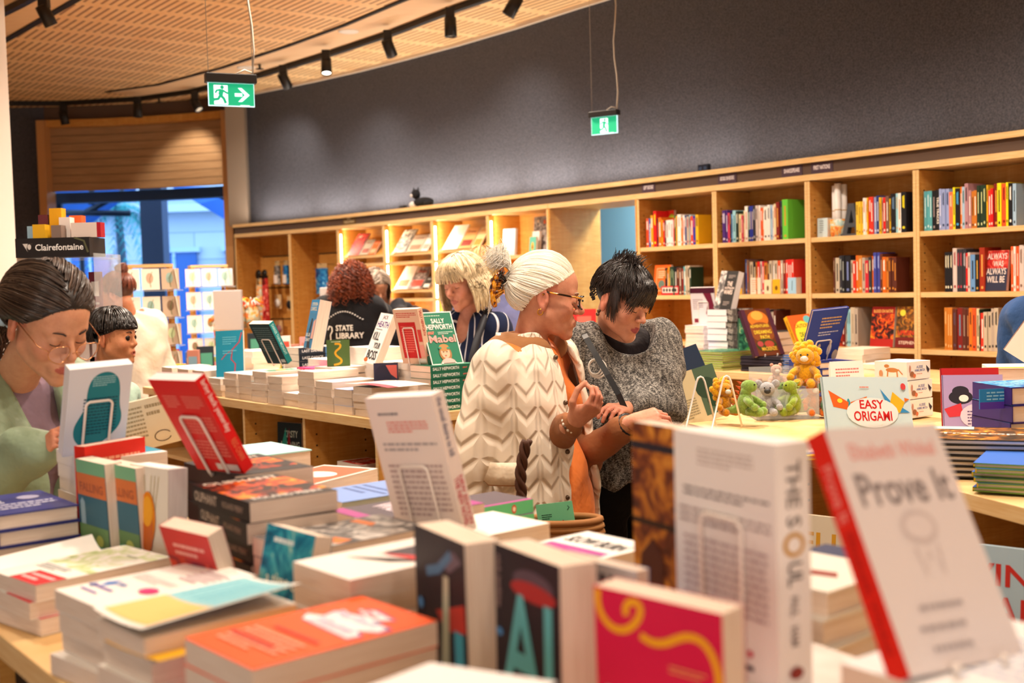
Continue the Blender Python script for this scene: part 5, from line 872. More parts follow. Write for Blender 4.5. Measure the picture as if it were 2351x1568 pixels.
book(flatM(at(2205, 975, 3.45, TZ+.05), -14, .26, .2, .03), .26, .2, .03, 'f4f0ea', front=[('r', .02, .02, .98, .9, 'art:floral'), ('r', 0, .9, 1, 1, 'f0c020')], hard=True, label='white book with orange leaf pattern lying beside the dark pile', name='picture_book')
p = at(2352, 1052, 2.8); stack((p.x+.03, p.y, p.z), -30, 6, 'thin yellow and green picture book', 'the front right pile', t=.0115, w=.25, h=.25, cover='6c9438', front=[('r', 0, 0, 1, 1, '3c70d0')], spine=[('r', .2, 0, .8, 1, '584428')], spine_col='e0b828', hard=True, jit=3, group='thin picture books, front right', toplabel='blue fronted picture book on the front right pile', name='picture_book')
# big open picture book and A-frame wire easel, soft toys in clear tray
M = standM(at(1600, 950, 4.5, TZ+.003), 32, 20, 12, .3, .02)
book(M, .3, .26, .012, '24384c', front=[('r', 0, 0, 1, 1, '1c2c44'), ('p', [(.3, .55), (.6, .62), (.7, .5), (.4, .45)], '8c3040')], hard=True, label='large navy picture book leaning behind the wire easel', name='picture_book')
M = standM(at(1630, 960, 4.3, TZ+.003), 30, 16, 10, .3, .02)
book(M, .26, .2, .008, 'c8bc98', front=[('r', .6, .1, 1, 1, '4c6450'), ('e', .75, .6, .2, .2, '2c4434'), ('e', .85, .35, .16, .14, '24402c'), ('L', .08, .12, .5, .5, 8, '8c8468')], label='beige and green picture book leaning in front of the navy one', name='picture_book')
m = MB(); e0 = at(1640, 955, 4.05, TZ)
for dx in (-.045, .045):
    m.tube([(dx-.065, -.08, .004), (dx-.065, -.05, .004), (dx-.014, 0, .17), (dx-.008, 0, .183), (dx, 0, .187), (dx+.008, 0, .183), (dx+.014, 0, .17), (dx+.06, .05, .004)], .0035, plain('f4eee8', .3, .5), 8)
m.tube([(-.12, -.08, .03), (-.12, -.085, .004), (-.12, -.05, .004), (.02, -.05, .004)], .0035, plain('f4eee8', .3, .5), 8)
tag(m.build('wire_easel', None, Matrix.Translation(e0)), 'white double A-shaped wire easel in front of the plush toys', 'easel')
tx = empty('acrylic_tray', Matrix.Translation(at(1800, 955, 4.35, TZ)), 'clear acrylic tray holding small plush toys', 'tray'); W_, D_, H_ = .23, .13, .15
for a, b in (((-W_/2, -D_/2, 0), (W_/2, -D_/2+.003, H_*.75)), ((-W_/2, D_/2-.003, 0), (W_/2, D_/2, H_*1.25)), ((-W_/2, -D_/2, 0), (-W_/2+.003, D_/2, H_)), ((W_/2-.003, -D_/2, 0), (W_/2, D_/2, H_)), ((-W_/2, -D_/2, 0), (W_/2, D_/2, .003))):
    MB().box(a, b, 'acrylic').build('panel', tx)
FUR = {}
def fur(c):
    if c not in FUR:
        m = NT('plush_'+c, .95, .1); p = m.obj(); n1 = m.noise(p, 160, 3, .7); d = tuple(int(c[i:i+2], 16)/255 for i in (0, 2, 4))
        m.base(m.mix(m.ramp(n1, [(.35, '000000'), (.65, 'ffffff')]), tuple([*[v*.72 for v in lin(c)], 1]), tuple([*lin(c), 1]))); m.bump(n1, .004); m.b.inputs['Sheen Weight'].default_value = .4; FUR[c] = m.m
    return FUR[c]
def plush(px, py, Y, kind, c, c2, label, s=1.0, rz=0, rx=0):
    p = at(px, py, Y); M = Matrix.Translation(p) @ Matrix.Rotation(math.radians(rz), 4, 'Z') @ Matrix.Rotation(math.radians(rx), 4, 'Y') @ Matrix.Scale(s, 4)
    r = empty('plush_toy', M, label, 'plush toy', 'plush animals in the clear tray'); F, G = fur(c), fur(c2); b = MB(); h = MB()
    b.ball((0, 0, .035), (.028, .025, .038), F, 14)
    for sx in (-1, 1):
        b.tube([(sx*.02, -.01, .05), (sx*.035, -.025, .04), (sx*.04, -.04, .03)], [.012, .011, .010], F, 8); b.ball((sx*.04, -.042, .028), .012, F, 10)
        b.tube([(sx*.015, -.01, .012), (sx*.02, -.045, .008)], [.014, .012], F, 8); b.ball((sx*.02, -.05, .01), .014, F, 10)
    if kind == 'dino':
        h.ball((0, -.012, .088), (.018, .026, .02), F, 14); h.tube([(0, 0, .06), (0, -.004, .085)], [.018, .015], F, 10)
        for k in range(7):
            z = .1-.014*k; y = .012+.012*(k/3); b.add([(-.004, y, z), (.004, y, z), (0, y+.016, z+.004), (0, y, z-.012)], [(0, 1, 2), (1, 3, 2), (3, 0, 2)], G)
        b.tube([(0, .02, .02), (0, .05, .012), (0, .075, .01)], [.018, .01, .004], F, 8)
    else:
        h.ball((0, -.008, .088), (.027, .025, .025), F, 16); h.ball((0, -.032, .082), (.012, .009, .009), fur('f0e8dc') if kind != 'koala' else plain('30302f', .5), 10)
        if kind == 'koala': [h.ball((s_*.03, 0, .105), (.015, .008, .015), F, 12) for s_ in (-1, 1)]
        if kind in ('bear', 'lion'): [h.ball((s_*.02, 0, .11), (.009, .006, .009), F, 10) for s_ in (-1, 1)]
        if kind == 'lion':
            for k in range(26):
                a = k*2.4; rr = .026+.006*((k*7) % 3); h.ball((rr*math.cos(a), .002+.006*(k % 3), .088+rr*math.sin(a)), .0125, G, 8)
    for s_ in (-1, 1): h.ball((s_*.010, -.033, .094), .0028, plain('0c0c0c', .2), 8)
    b.build('body', r); h.build('head', r); return r
for a in [(1662, 950, 4.22, 'lion', 'd89010', 'f0b010', 'small yellow lion plush left of the green dinosaur', 1.0, 20), (1712, 952, 4.15, 'dino', '8cb050', 'f06818', 'green dinosaur plush with an orange back crest', 1.15, 60), (1762, 950, 4.3, 'koala', 'b0b0b4', 'd0d0d0', 'grey koala plush beside the dinosaur', 1.05, -10),
          (1800, 945, 4.42, 'bear', '709048', '709048', 'dark green plush toy at the back of the clear tray', 1.0, 10), (1822, 950, 4.3, 'dino', '90a830', 'a8c040', 'light green plush toy lying in the clear tray', 1.15, -70), (1850, 885, 4.38, 'lion', 'e8a818', 'f8b818', 'big fluffy yellow lion plush on top of the others', 1.25, -20), (1735, 935, 4.45, 'bear', 'c87840', 'e8c8a0', 'orange-brown plush toy behind the koala', .95, 0),
          (1868, 950, 4.35, 'bear', 'e07828', 'e8a060', 'orange plush toy under the yellow lion', 1.1, 0), (1900, 952, 4.33, 'koala', '3c7040', '3c7040', 'dark green plush toy at the right end of the tray', 1.0, 20), (1782, 890, 4.5, 'bear', 'e0a890', 'f0d0c0', 'pink plush toy at the back of the tray', .8, 0)]:
    plush(*a)
# leaflet holder
lx = empty('leaflet_holder', frame(at(1950, 965, 4.05, TZ), Vector((.97, .2, 0)).normalized(), Vector((-.2, .97, 0)).normalized(), K), 'clear acrylic holder with white printed cards behind Easy Origami', 'leaflet holder')
MB().box((-.07, -.03, 0), (.07, -.027, .1), 'acrylic').box((-.07, .03, 0), (.07, .033, .17), 'acrylic').box((-.07, -.03, 0), (-.067, .03, .14), 'acrylic').box((.067, -.03, 0), (.07, .03, .14), 'acrylic').build('holder', lx)
for k in range(7):
    a = math.radians(10-k*1.2); m = MB(); m.box((-.062, -.002, 0), (.062, 0, .225-k*.003), 'f4f0ee')
    if k == 0: m.design((-.062, -.0022, 0), (.124, 0, 0), (0, 0, .225), [('L', .15, .75, .85, .9, 3, 'd08080'), ('L', .15, .35, .85, .65, 5, 'c8b0b0'), ('r', .3, .12, .7, .2, 'd89088')])
    o = m.build('printed_card', None, lx.matrix_world @ Matrix.Translation((0, -.02+k*.006, .004)) @ Matrix.Rotation(-a, 4, 'X')); tag(o, ('white card with red print, frontmost in the clear holder' if k == 0 else 'white card in the clear holder, %s behind the front one' % ['', 'first', 'second', 'third', 'fourth', 'fifth', 'sixth'][k]), 'card', 'cards in the clear holder')
# navy book leaning behind the toys, on a pile
p = Vector((1.277, 4.9, 1.19)); stack((1.30, 4.93, 1.188), 20, 6, 'thin blue hardback', 'the pile under the indigo book', t=.028, w=.18, h=.22, cover='30408c', hard=True, group='blue hardbacks', name='hardback_book')
Mn = standM(p, 28, -24, 3, .19, .02, 'back')
book(Mn, .19, .235, .014, '33479c', back=[('L', .3, .62, .85, .86, 4, 'c8a878'), ('L', .3, .48, .85, .58, 2, 'b8c0e0'), ('e', .72, .2, .06, .12, 'e0e0e8'), ('e', .72, .34, .035, .04, 'e0e0e8'), ('p', [(.3, .26), (.42, .34), (.46, .28), (.34, .22)], 'd8c8b0'), ('e', .35, .08, .12, .06, 'd8d8e0'), ('e', .92, .08, .08, .1, 'e0c8a0')], hard=True, label='indigo picture book, back cover showing, above the leaflet holder', name='picture_book')
wire_stand(Mn, .19, .235, .014, 'white wire stand holding the indigo picture book', ah=.4)
book(standM(at(2375, 860, 3.6, TZ+.22), -35, 8, -33, .22, .02), .22, .3, .02, 'f2e4d8', spine_col='9c4028', spine=[('T', 'BOOKSHOP', .3, .2, .7, .8, '783020')], hard=True, label='tall cream hardback with a brown edge leaning at the right edge', name='picture_book')
stack((at(2340, 850, 4.1).x, 4.1, TZ+.19), -15, 5, 'white picture book', 'the pile behind the pirate book', t=.043, w=.22, h=.2, cover='f4f0ec', front=[('r', 0, 0, 1, .2, 'e0c020')], hard=True, group='white picture books', name='picture_book')
# right table, lower shelf
book(standM(at(2290, 1380, 2.45, .6605), -40, 6, 0, .3, .02), .3, .3, .015, 'b8d4e4', front=[('r', 0, 0, 1, .35, '286890'), ('t', 'LIVING', .1, .72, .9, .88, 'd03830'), ('t', 'SHARK', .15, .45, .95, .65, 'd03830'), ('e', .75, .22, .2, .05, '184868'), ('l', [(.85, .9), (.95, .86), (.88, .8)], .004, '202c38'), ('e', .3, .15, .1, .03, 'e0d8c8')], hard=True, label='pale blue shark picture book standing on the lower right shelf', name='picture_book')
book(standM(at(1900, 1260, 2.9, .6605), -40, 6, 0, .3, .02), .3, .28, .015, 'e0d4bc', front=[('t', 'JELLY', .1, .6, .8, .85, 'd8a030'), ('p', [(0, 0), (1, 0), (1, .2), (.6, .35), (.3, .15), (0, .3)], '40603c'), ('L', .1, .4, .6, .5, 2, '504838')], hard=True, label='cream picture book with green hills on the lower right shelf', name='picture_book')
# ---------------------------------------------------------------- far table
def kst(s, tt, zt, n, nm, wh, **k): return stack(KT(s, tt, zt), k.pop('ang', -52), n, nm, wh, **k)
kst(.22, .16, TZ+.09, 8, 'thin red picture book', 'the red pile on the far table', t=.0112, w=.22, h=.27, cover='c8243c', hard=True, front=[('r', 0, 0, 1, 1, '6878b8')], group='thin red picture books', name='picture_book', jit=2)
kst(.50, .16, TZ+.105, 8, 'yellow-green striped picture book', 'the striped pile on the far table', t=.013, w=.26, h=.28, cover='9cb83c', hard=True, front=[('r', 0, 0, 1, 1, 'art:green')], group='striped picture books', name='picture_book', jit=2, spine_col='c8c040')
kst(.86, .17, TZ+.085, 5, 'dark hardback', 'the dark pile under the dreaming path book', t=.017, w=.2, h=.28, cover='2c2834', hard=True, ang=38, group='dark hardbacks', name='hardback_book')
kst(1.12, .15, TZ+.1, 8, 'thin blue and yellow picture book', 'the blue and yellow pile', t=.0125, w=.17, h=.2, cover='2c68b0', hard=True, spine_col='e8c830', spine=[('r', .2, .3, .8, .7, '2858a0')], ang=128, group='thin blue and yellow picture books', name='picture_book', jit=4)
kst(.10, .48, TZ+10*.0235, 10, 'white and maroon paperback', 'the white and maroon pile', t=.0235, cover='ece8ec', ang=128, spine=[('e', .5, .6, .3, .12, '782838'), ('T', 'WILD', .3, .2, .7, .45, '605860')], group='white and maroon paperbacks', jit=1)
kst(.34, .42, TZ+9*.0373, 9, 'thick grey photo spined paperback', 'the tall photo-spined pile', t=.0373, cover='383438', ang=128, spine=[('r', 0, 0, 1, 1, 'art:grey'), ('e', .5, .55, .45, .06, '141214')], spine_col='807878', group='grey photo spined paperbacks', jit=1, pages='pages_white')
sp = KT(.30, .40, TZ+9*.0373+.001)
book(standM(sp, -58, 16, -2, .153, .04), .153, .234, .045, '34302f', front=[('r', 0, 0, .35, 1, 'art:grey'), ('r', .35, 0, 1, 1, '26221f'), ('t', 'THE', .5, .6, .8, .72, 'f0d8c8'), ('t', 'AUSTRALIAN', .4, .52, .95, .58, 'f0d8c8'), ('t', 'WARS', .4, .38, .9, .5, 'f0d8c8'), ('L', .5, .8, .9, .9, 3, 'a89890'), ('L', .5, .08, .85, .2, 3, 'a89890')], label='black and grey war history paperback displayed on the tall pile', pages='pages_white')
Mz = standM(KT(.06, .50, TZ+.236), -24, -12, 0, .153, .02, 'back')
book(Mz, .153, .234, .02, 'ece6ea', back=[('p', [(.45, .95), (.7, .6), (.6, .3), (.8, 0), (1, 0), (.95, .5), (.8, 1)], '781c38'), ('L', .08, .4, .5, .7, 6, '988890'), ('r', 0, .85, 1, 1, '501830'), ('r', .1, .05, .3, .16, '7c2038')], label='white and maroon paperback, back cover showing, on a wire stand', pages='pages_white')
wire_stand(Mz, .153, .234, .02, 'white wire stand holding the white and maroon book')
book(standM(KT(.62, .32, TZ+.01), 20, 12, -8, .22, .02), .22, .27, .02, '204a34', front=[('r', 0, 0, 1, 1, 'art:green'), ('p', [(0, 0), (1, 0), (1, .3), (.5, .5), (0, .25)], '4c9c40'), ('e', .5, .2, .2, .08, 'e0a828'), ('e', .75, .4, .15, .06, 'e86028')], hard=True, label='dark green picture book with bright figures behind the dreaming path book', name='picture_book')
Md2 = standM((1.31, 6.28, TZ+.087), 24, 27, 1.2, .2, .02)
Md2 = standM(KT(.87, .14, TZ+.087), 24, 27, 1.2, .2, .02)
book(Md2, .2, .285, .024, '40202c', front=[('r', 0, 0, 1, 1, '6a341c'), ('e', .5, .78, .34, .18, 'd87828'), ('e', .5, .86, .2, .1, 'f0a848'), ('e', .5, .5, .4, .22, '8c4c24'), ('e', .5, .22, .34, .14, '3c4420'), ('e', .6, .24, .16, .07, 'b04838'), ('r', .0, .0, .14, 1, '4c2438'), ('r', .86, .0, 1, 1, '4c2438'), ('t', 'ADVENTURES', .15, .6, .78, .66, 'f0d040'), ('t', 'DREAMING', .22, .46, .8, .54, 'f0d040'), ('t', 'PATH', .38, .35, .68, .43, 'f0d040'), ('t', 'MACKENZIE', .3, .1, .8, .18, 'f0b840'), ('e', .3, .25, .1, .06, 'b04848')], hard=True, label='brown and gold adventure hardback facing out on the far table', name='hardback_book')
wire_stand(Md2, .2, .285, .024, 'wire stand under the brown and gold adventure book')
Md3 = standM(KT(1.07, .25, TZ+.102), 30, 26, 3, .17, .02)
book(Md3, .17, .225, .03, 'f0b020', front=[('r', 0, 0, 1, 1, 'e86428'), ('e', .5, .42, .42, .42, 'f8e040'), ('t', 'CAUTION!', .15, .66, .78, .76, '9c3c18'), ('t', 'DEADLY', .25, .42, .8, .54, '30681c'), ('t', 'REPTILES', .2, .26, .85, .38, '30681c'), ('e', .8, .86, .16, .1, '70c0c8'), ('e', .75, .08, .2, .1, 'c86090')], hard=True, spine=[('T', 'CAUTION! DEADLY REPTILES', .3, .1, .7, .9, '903818')], label='orange and yellow reptile book facing out on the far table', name='picture_book')
wire_stand(Md3, .17, .225, .03, 'wire stand under the orange reptile book')
kst(1.42, .4, TZ+.05, 2, 'cream paperback', 'the pile at the right end, far table', t=.025, cover='f2ece6', group='cream paperbacks on the far table')
kst(1.22, .5, TZ+.12, 4, 'cream art book', 'the pile behind the reptile book', t=.03, w=.18, h=.24, cover='e8dcc8', group='cream art books on the far table')
kst(.62, .55, TZ+.2, 5, 'mixed dark paperback', 'the pile behind the green picture book', t=.04, cover='2c3438', group='dark paperbacks on the far table')
for s, nm in ((.3, 'left'), (.95, 'middle'), (1.6, 'right')):
    stack(KT(s, .2, .7805), 38, 3, 'pale paperback', '%s bay, lower shelf, far table' % nm, t=.04, cover='e8dcc8')
kst(-.80, .25, TZ+.1, 4, 'white edged paperback', 'the pile behind the two front women', t=.025, cover='f4efe8', group='white paperbacks behind the two front women')
book(standM(KT(-.80, .25, TZ+.101), -10, 8, 0, .15, .02), .16, .24, .02, 'd02828', front=[('r', .2, .6, .8, .8, 'e86858')], label='bright red book displayed between the two women in front')
book(standM(KT(-.55, .3, TZ+.001), -20, 8, 0, .15, .02), .15, .2, .02, 'e8702c', front=[('r', .2, .5, .8, .8, 'f8d8a0')], label='orange book displayed on the far table behind the dark-haired woman')
# ---------------------------------------------------------------- organic surfaces: signed distance fields meshed with surface nets
F4 = np.float32
def V3(*a): return np.array(a, dtype=F4)
def sph(P, c, r): return np.sqrt(((P-V3(*c))**2).sum(1))-r
def ell(P, c, r):
    q = (P-V3(*c))/V3(*r); k = np.sqrt((q*q).sum(1)); g = np.sqrt(((q/V3(*r))**2).sum(1)); return k*(k-1)/np.maximum(g, 1e-6)
def cap(P, a, b, ra, rb=None):
    rb = ra if rb is None else rb; a, b = V3(*a), V3(*b); ab = b-a; t = np.clip(((P-a)@ab)/max(float(ab@ab), 1e-9), 0, 1)
    return np.sqrt(((P-a-t[:, None]*ab)**2).sum(1))-(ra+(rb-ra)*t)
def su(a, b, k): h = np.maximum(k-np.abs(a-b), 0)/k; return np.minimum(a, b)-h*h*k*.25
def sd(a, b, k): h = np.maximum(k-np.abs(a+b), 0)/k; return np.maximum(a, -b)+h*h*k*.25       # a minus b
def near(P, c, r, fn):
    d = np.sqrt(((P-V3(*c))**2).sum(1))-r; out = np.maximum(d, .02).astype(F4)+.02; m = d < .05
    if m.any(): out[m] = fn(P[m])
    return out
_off = np.array([(i, j, k) for i in (0, 1) for j in (0, 1) for k in (0, 1)])
def mesh_sdf(f, lo, hi, h, BS=8, slack=1.3):
    lo = np.array(lo, dtype=np.float64); n = np.ceil((np.array(hi)-lo)/(BS*h)).astype(int)
    gi = np.stack(np.meshgrid(*[np.arange(k) for k in n], indexing='ij'), -1).reshape(-1, 3)
    cs = (lo+(gi+.5)*BS*h).astype(F4); d = f(cs); gi = gi[np.abs(d) < BS*h*.87*slack+.012]
    N = (n+1)*BS; ids = []; pos = []; faces = []
    loc = np.stack(np.meshgrid(*[np.arange(BS+1)]*3, indexing='ij'), -1).reshape(-1, 3)
    lc = np.stack(np.meshgrid(*[np.arange(BS)]*3, indexing='ij'), -1).reshape(-1, 3)
    edges = [(0, 1), (2, 3), (4, 5), (6, 7), (0, 2), (1, 3), (4, 6), (5, 7), (0, 4), (1, 5), (2, 6), (3, 7)]
    for s in range(0, len(gi), 300):
        g = gi[s:s+300]; gp = g[:, None, :]*BS+loc[None]; P = (lo+gp*h).reshape(-1, 3).astype(F4)
        Vv = f(P).reshape(len(g), BS+1, BS+1, BS+1)
        cv = np.stack([Vv[:, i:i+BS, j:j+BS, k:k+BS] for i, j, k in _off], -1).reshape(len(g), BS**3, 8)
        sg = cv < 0; c = sg.sum(-1); act = (c > 0) & (c < 8); bi, ci = np.nonzero(act)
        if len(bi) == 0: continue
        v = cv[bi, ci]; acc = np.zeros((len(bi), 3)); cnt = np.zeros(len(bi))
        for a, b in edges:
            m = (v[:, a] < 0) != (v[:, b] < 0); t = v[:, a]/np.where(m, v[:, a]-v[:, b], 1)
            p = _off[a]+(_off[b]-_off[a])*t[:, None]; acc[m] += p[m]; cnt[m] += 1
        cell = g[bi]*BS+lc[ci]; pos.append(lo+(cell+acc/cnt[:, None])*h); ids.append((cell[:, 0]*N[1]+cell[:, 1])*N[2]+cell[:, 2])
        # faces on edges starting at each cell's lower corner
        s0 = v[:, 0] < 0
        for ax, o in ((0, 4), (1, 2), (2, 1)):
            m = s0 != (v[:, o] < 0); cc = cell[m]; ins = s0[m]; u, w_ = (ax+1) % 3, (ax+2) % 3
            def cid(du, dw):
                q = cc.copy(); q[:, u] -= du; q[:, w_] -= dw; return (q[:, 0]*N[1]+q[:, 1])*N[2]+q[:, 2]
            q4 = np.stack([cid(0, 0), cid(1, 0), cid(1, 1), cid(0, 1)], 1); q4[~ins] = q4[~ins][:, ::-1]; faces.append(q4)
    ids = np.concatenate(ids); pos = np.concatenate(pos); fc = np.concatenate(faces); o = np.argsort(ids); si = ids[o]
    k = np.clip(np.searchsorted(si, fc), 0, len(si)-1); ok = (si[k] == fc).all(1); return pos, o[k[ok]]
def np_mesh(name, pos, faces, m, parent=None, col=None, smooth=True):
    me = bpy.data.meshes.new(name); nv, nf = len(pos), len(faces); me.vertices.add(nv); me.vertices.foreach_set('co', np.asarray(pos, dtype=F4).ravel())
    w_ = faces.shape[1]; me.loops.add(nf*w_); me.polygons.add(nf); me.loops.foreach_set('vertex_index', faces.ravel().astype(np.int32))
    me.polygons.foreach_set('loop_start', np.arange(0, nf*w_, w_, dtype=np.int32)); me.polygons.foreach_set('loop_total', np.full(nf, w_, dtype=np.int32))
    me.polygons.foreach_set('use_smooth', np.full(nf, smooth)); me.update(calc_edges=True); me.materials.append(m)
    if col is not None:
        at_ = me.color_attributes.new('Col', 'FLOAT_COLOR', 'POINT'); c = np.ones((nv, 4), dtype=F4); c[:, :3] = col; at_.data.foreach_set('color', c.ravel())
    o = bpy.data.objects.new(name, me); COL.objects.link(o)
    if parent is not None: o.parent = parent
    return o
def m_skin():
    if 'skin' not in MATS:
        m = NT('skin', .48, .35); a = m.n('Attribute'); a.attribute_name = 'Col'; n1 = m.noise(m.obj(), 60, 3, .6)
        c = m.n('Mix', data_type='RGBA', blend_type='MULTIPLY'); c.inputs[0].default_value = .35; m.l(a.outputs['Color'], c.inputs[6]); m.l(m.ramp(n1, [(.3, 'd8b8b0'), (.7, 'ffffff')]), c.inputs[7]); m.base(c.outputs[2])
        m.bump(m.noise(m.obj(), 190, 4, .6), .0012, .5); m.b.inputs['Subsurface Weight'].default_value = .12; m.b.inputs['Subsurface Radius'].default_value = (.012, .004, .002); m.b.inputs['Subsurface Scale'].default_value = .6; MATS['skin'] = m.m
    return MATS['skin']
def m_hair(rough=.42):
    k = ('hair', rough)
    if k not in MATS:
        m = NT('hair', rough, .5); a = m.n('Attribute'); a.attribute_name = 'Col'; m.base(a.outputs['Color']); MATS[k] = m.m
    return MATS[k]
def m_cloth(kind, c, c2=None):
    k = ('cloth', kind, c, c2)
    if k in MATS: return MATS[k]
    m = NT('%s_fabric' % kind, .85, .2); p = m.obj(); x, y, z = m.xyz(p); m.b.inputs['Sheen Weight'].default_value = .08
    if kind == 'quilt':      # chevron quilting in the coat's own frame
        ang = m.math('MULTIPLY', m.math('ARCTAN2', x, y), .23); tri = m.math('ABSOLUTE', m.math('SUBTRACT', m.math('FRACT', m.math('DIVIDE', ang, .075)), .5))
        v = m.math('FRACT', m.math('DIVIDE', m.math('SUBTRACT', z, m.math('MULTIPLY', tri, .075)), .068)); g = m.math('ABSOLUTE', m.math('SUBTRACT', v, .5))
        g2 = m.math('MINIMUM', m.math('MULTIPLY', m.math('SUBTRACT', .5, tri), 1.6), m.math('SUBTRACT', .5, g))
        sm = m.n('MapRange', interpolation_type='SMOOTHERSTEP'); m.l(g2, sm.inputs[0]); sm.inputs[2].default_value = .3
        n1 = m.noise(p, 9, 3); hh = m.math('ADD', sm.outputs[0], m.math('MULTIPLY', n1, .8)); m.bump(hh, .007, .8); m.base(c); m.b.inputs['Roughness'].default_value = .5
    elif kind == 'knit':
        n1 = m.noise(m.scale(p, 1, 1, 2.2), 170, 3, .75, .6); n2 = m.noise(m.scale(p, 1, 1, .35), 90, 2, .6)
        f = m.math('ADD', m.math('MULTIPLY', n1, .7), m.math('MULTIPLY', n2, .3)); m.base(m.ramp(f, [(.42, c), (.5, '686460'), (.58, c2)])); m.bump(f, .006, 1)
    elif kind == 'stripe':
        ang = m.math('MULTIPLY', m.math('ARCTAN2', x, y), .16); s_ = m.math('FRACT', m.math('DIVIDE', m.math('ADD', ang, m.math('MULTIPLY', z, .12)), .042)); m.base(m.mix(m.math('LESS_THAN', s_, .16), c, c2)); m.bump(m.noise(p, 12, 3), .006)
    else: m.base(c); m.bump(m.noise(p, 14, 3, .6), .008); 
    if kind == 'satin': m.b.inputs['Roughness'].default_value = .45
    MATS[k] = m.m; return m.m
# --- head, in its own frame: x to the person's right, y forward, z up, origin between the ears
def head_sdf(P, old=False, open_mouth=False, w=1.0, child=False):
    Q = P/V3(w, 1, 1); X = np.abs(Q[:, 0]); M = np.stack([X, Q[:, 1], Q[:, 2]], 1)       # mirrored half
    d = ell(M, (0, -.012, .042), (.074, .094, .083)); d = su(d, ell(M, (0, .026, .045), (.062, .064, .055)), .03)
    d = su(d, ell(M, (0, .026, -.022), (.059, .061, .08)), .03)
    d = su(d, cap(M, (.044, .008, -.052), (.006, .074, -.098), .02, .016), .03); d = su(d, sph(M, (0, .08, -.098), .0155), .016)
    d = su(d, sph(M, (.036, .06, -.028), .024 if not child else .027), .025); d = su(d, cap(M, (.012, .086, .020), (.04, .072, .022), .008), .014)
    d = sd(d, sph(M, (.030, .104, .000), .0155), .016); d = su(d, sph(M, (.0305, .078, .002), .0148), .004)
    d = su(d, cap(M, (.014, .091, .012-.002), (.036, .083, .012), .0028), .006)
    nl = .0 if not child else -.006
    d = su(d, cap(M, (0, .086, .014), (0, .110+nl, -.026), .0065, .0098), .010); d = su(d, sph(M, (.0115, .0985+nl*.6, -.031), .0078), .006); d = sd(d, sph(M, (.0065, .105+nl, -.0405), .0035), .003)
    d = su(d, ell(M, (0, .082, -.064), (.030, .018, .024)), .012)
    if open_mouth: d = sd(d, ell(M, (0, .104, -.066), (.012, .016, .008)), .004)
    d = su(d, cap(M, (0, .1005, -.0585), (.022, .0895, -.062), .0048, .0022), .0035); d = su(d, cap(M, (0, .0985, -.0695 if not open_mouth else -.077), (.020, .0885, -.065), .0058, .0026), .0035)
    if old: d = su(d, cap(M, (0, .098, .002), (0, .1135, -.025), .006, .0100), .010); d = sd(d, cap(M, (.018, .098, -.036), (.034, .080, -.072), .0018), .006); d = sd(d, cap(M, (.022, .092, -.012), (.040, .080, -.008), .0012), .004); d = su(d, ell(M, (.03, .05, -.085), (.010, .016, .012)), .02)
    e = M-V3(.076, -.010, -.006); e = np.stack([e[:, 0]*.94-e[:, 1]*.34, e[:, 1]*.94+e[:, 0]*.34, e[:, 2]+e[:, 1]*.25], 1)
    ear = ell(e, (0, 0, .004), (.0085, .019, .031)); ear = su(ear, ell(e, (-.002, .003, -.024), (.007, .009, .012)), .008); ear = sd(ear, ell(e, (.009, .003, .004), (.007, .0115, .020)), .004); ear = su(ear, ell(e, (.002, .013, -.002), (.005, .004, .007)), .004)
    return su(d, ear, .006)
def head_color(H, skin, lips, blush, w=1.0, stubble=None):
    """H: points in the head frame; returns colours of skin, lips and cheeks"""
    n = len(H); c = np.tile(np.array(lin(skin), dtype=F4), (n, 1)); X = np.abs(H[:, 0]/w); Y = H[:, 1]; Z = H[:, 2]
    def blend(mask, col): c[:] = c*(1-mask[:, None])+np.array(lin(col), dtype=F4)*mask[:, None]
    blend(np.clip(1-np.sqrt((X-.042)**2+(Z+.028)**2+(Y-.07)**2)/.03, 0, 1)*.55, blush)
    blend(np.clip(1-np.sqrt(X**2+(Z+.028)**2+(Y-.112)**2)/.016, 0, 1)*.4, blush)
    blend(((X > .068) & (np.abs(Z) < .05) & (np.abs(Y+.01) < .04)).astype(F4)*.5, blush)
    u = X/.0235; zl = -.0635; up = (Z-zl)/(.0095*(1-u*u*.8)); dn = (zl-Z)/(.0125*(1-u*u*.8)); ins = (u < 1) & (Y > .082) & (up < 1) & (dn < 1); blend(ins.astype(F4)*.85, lips)
    return c
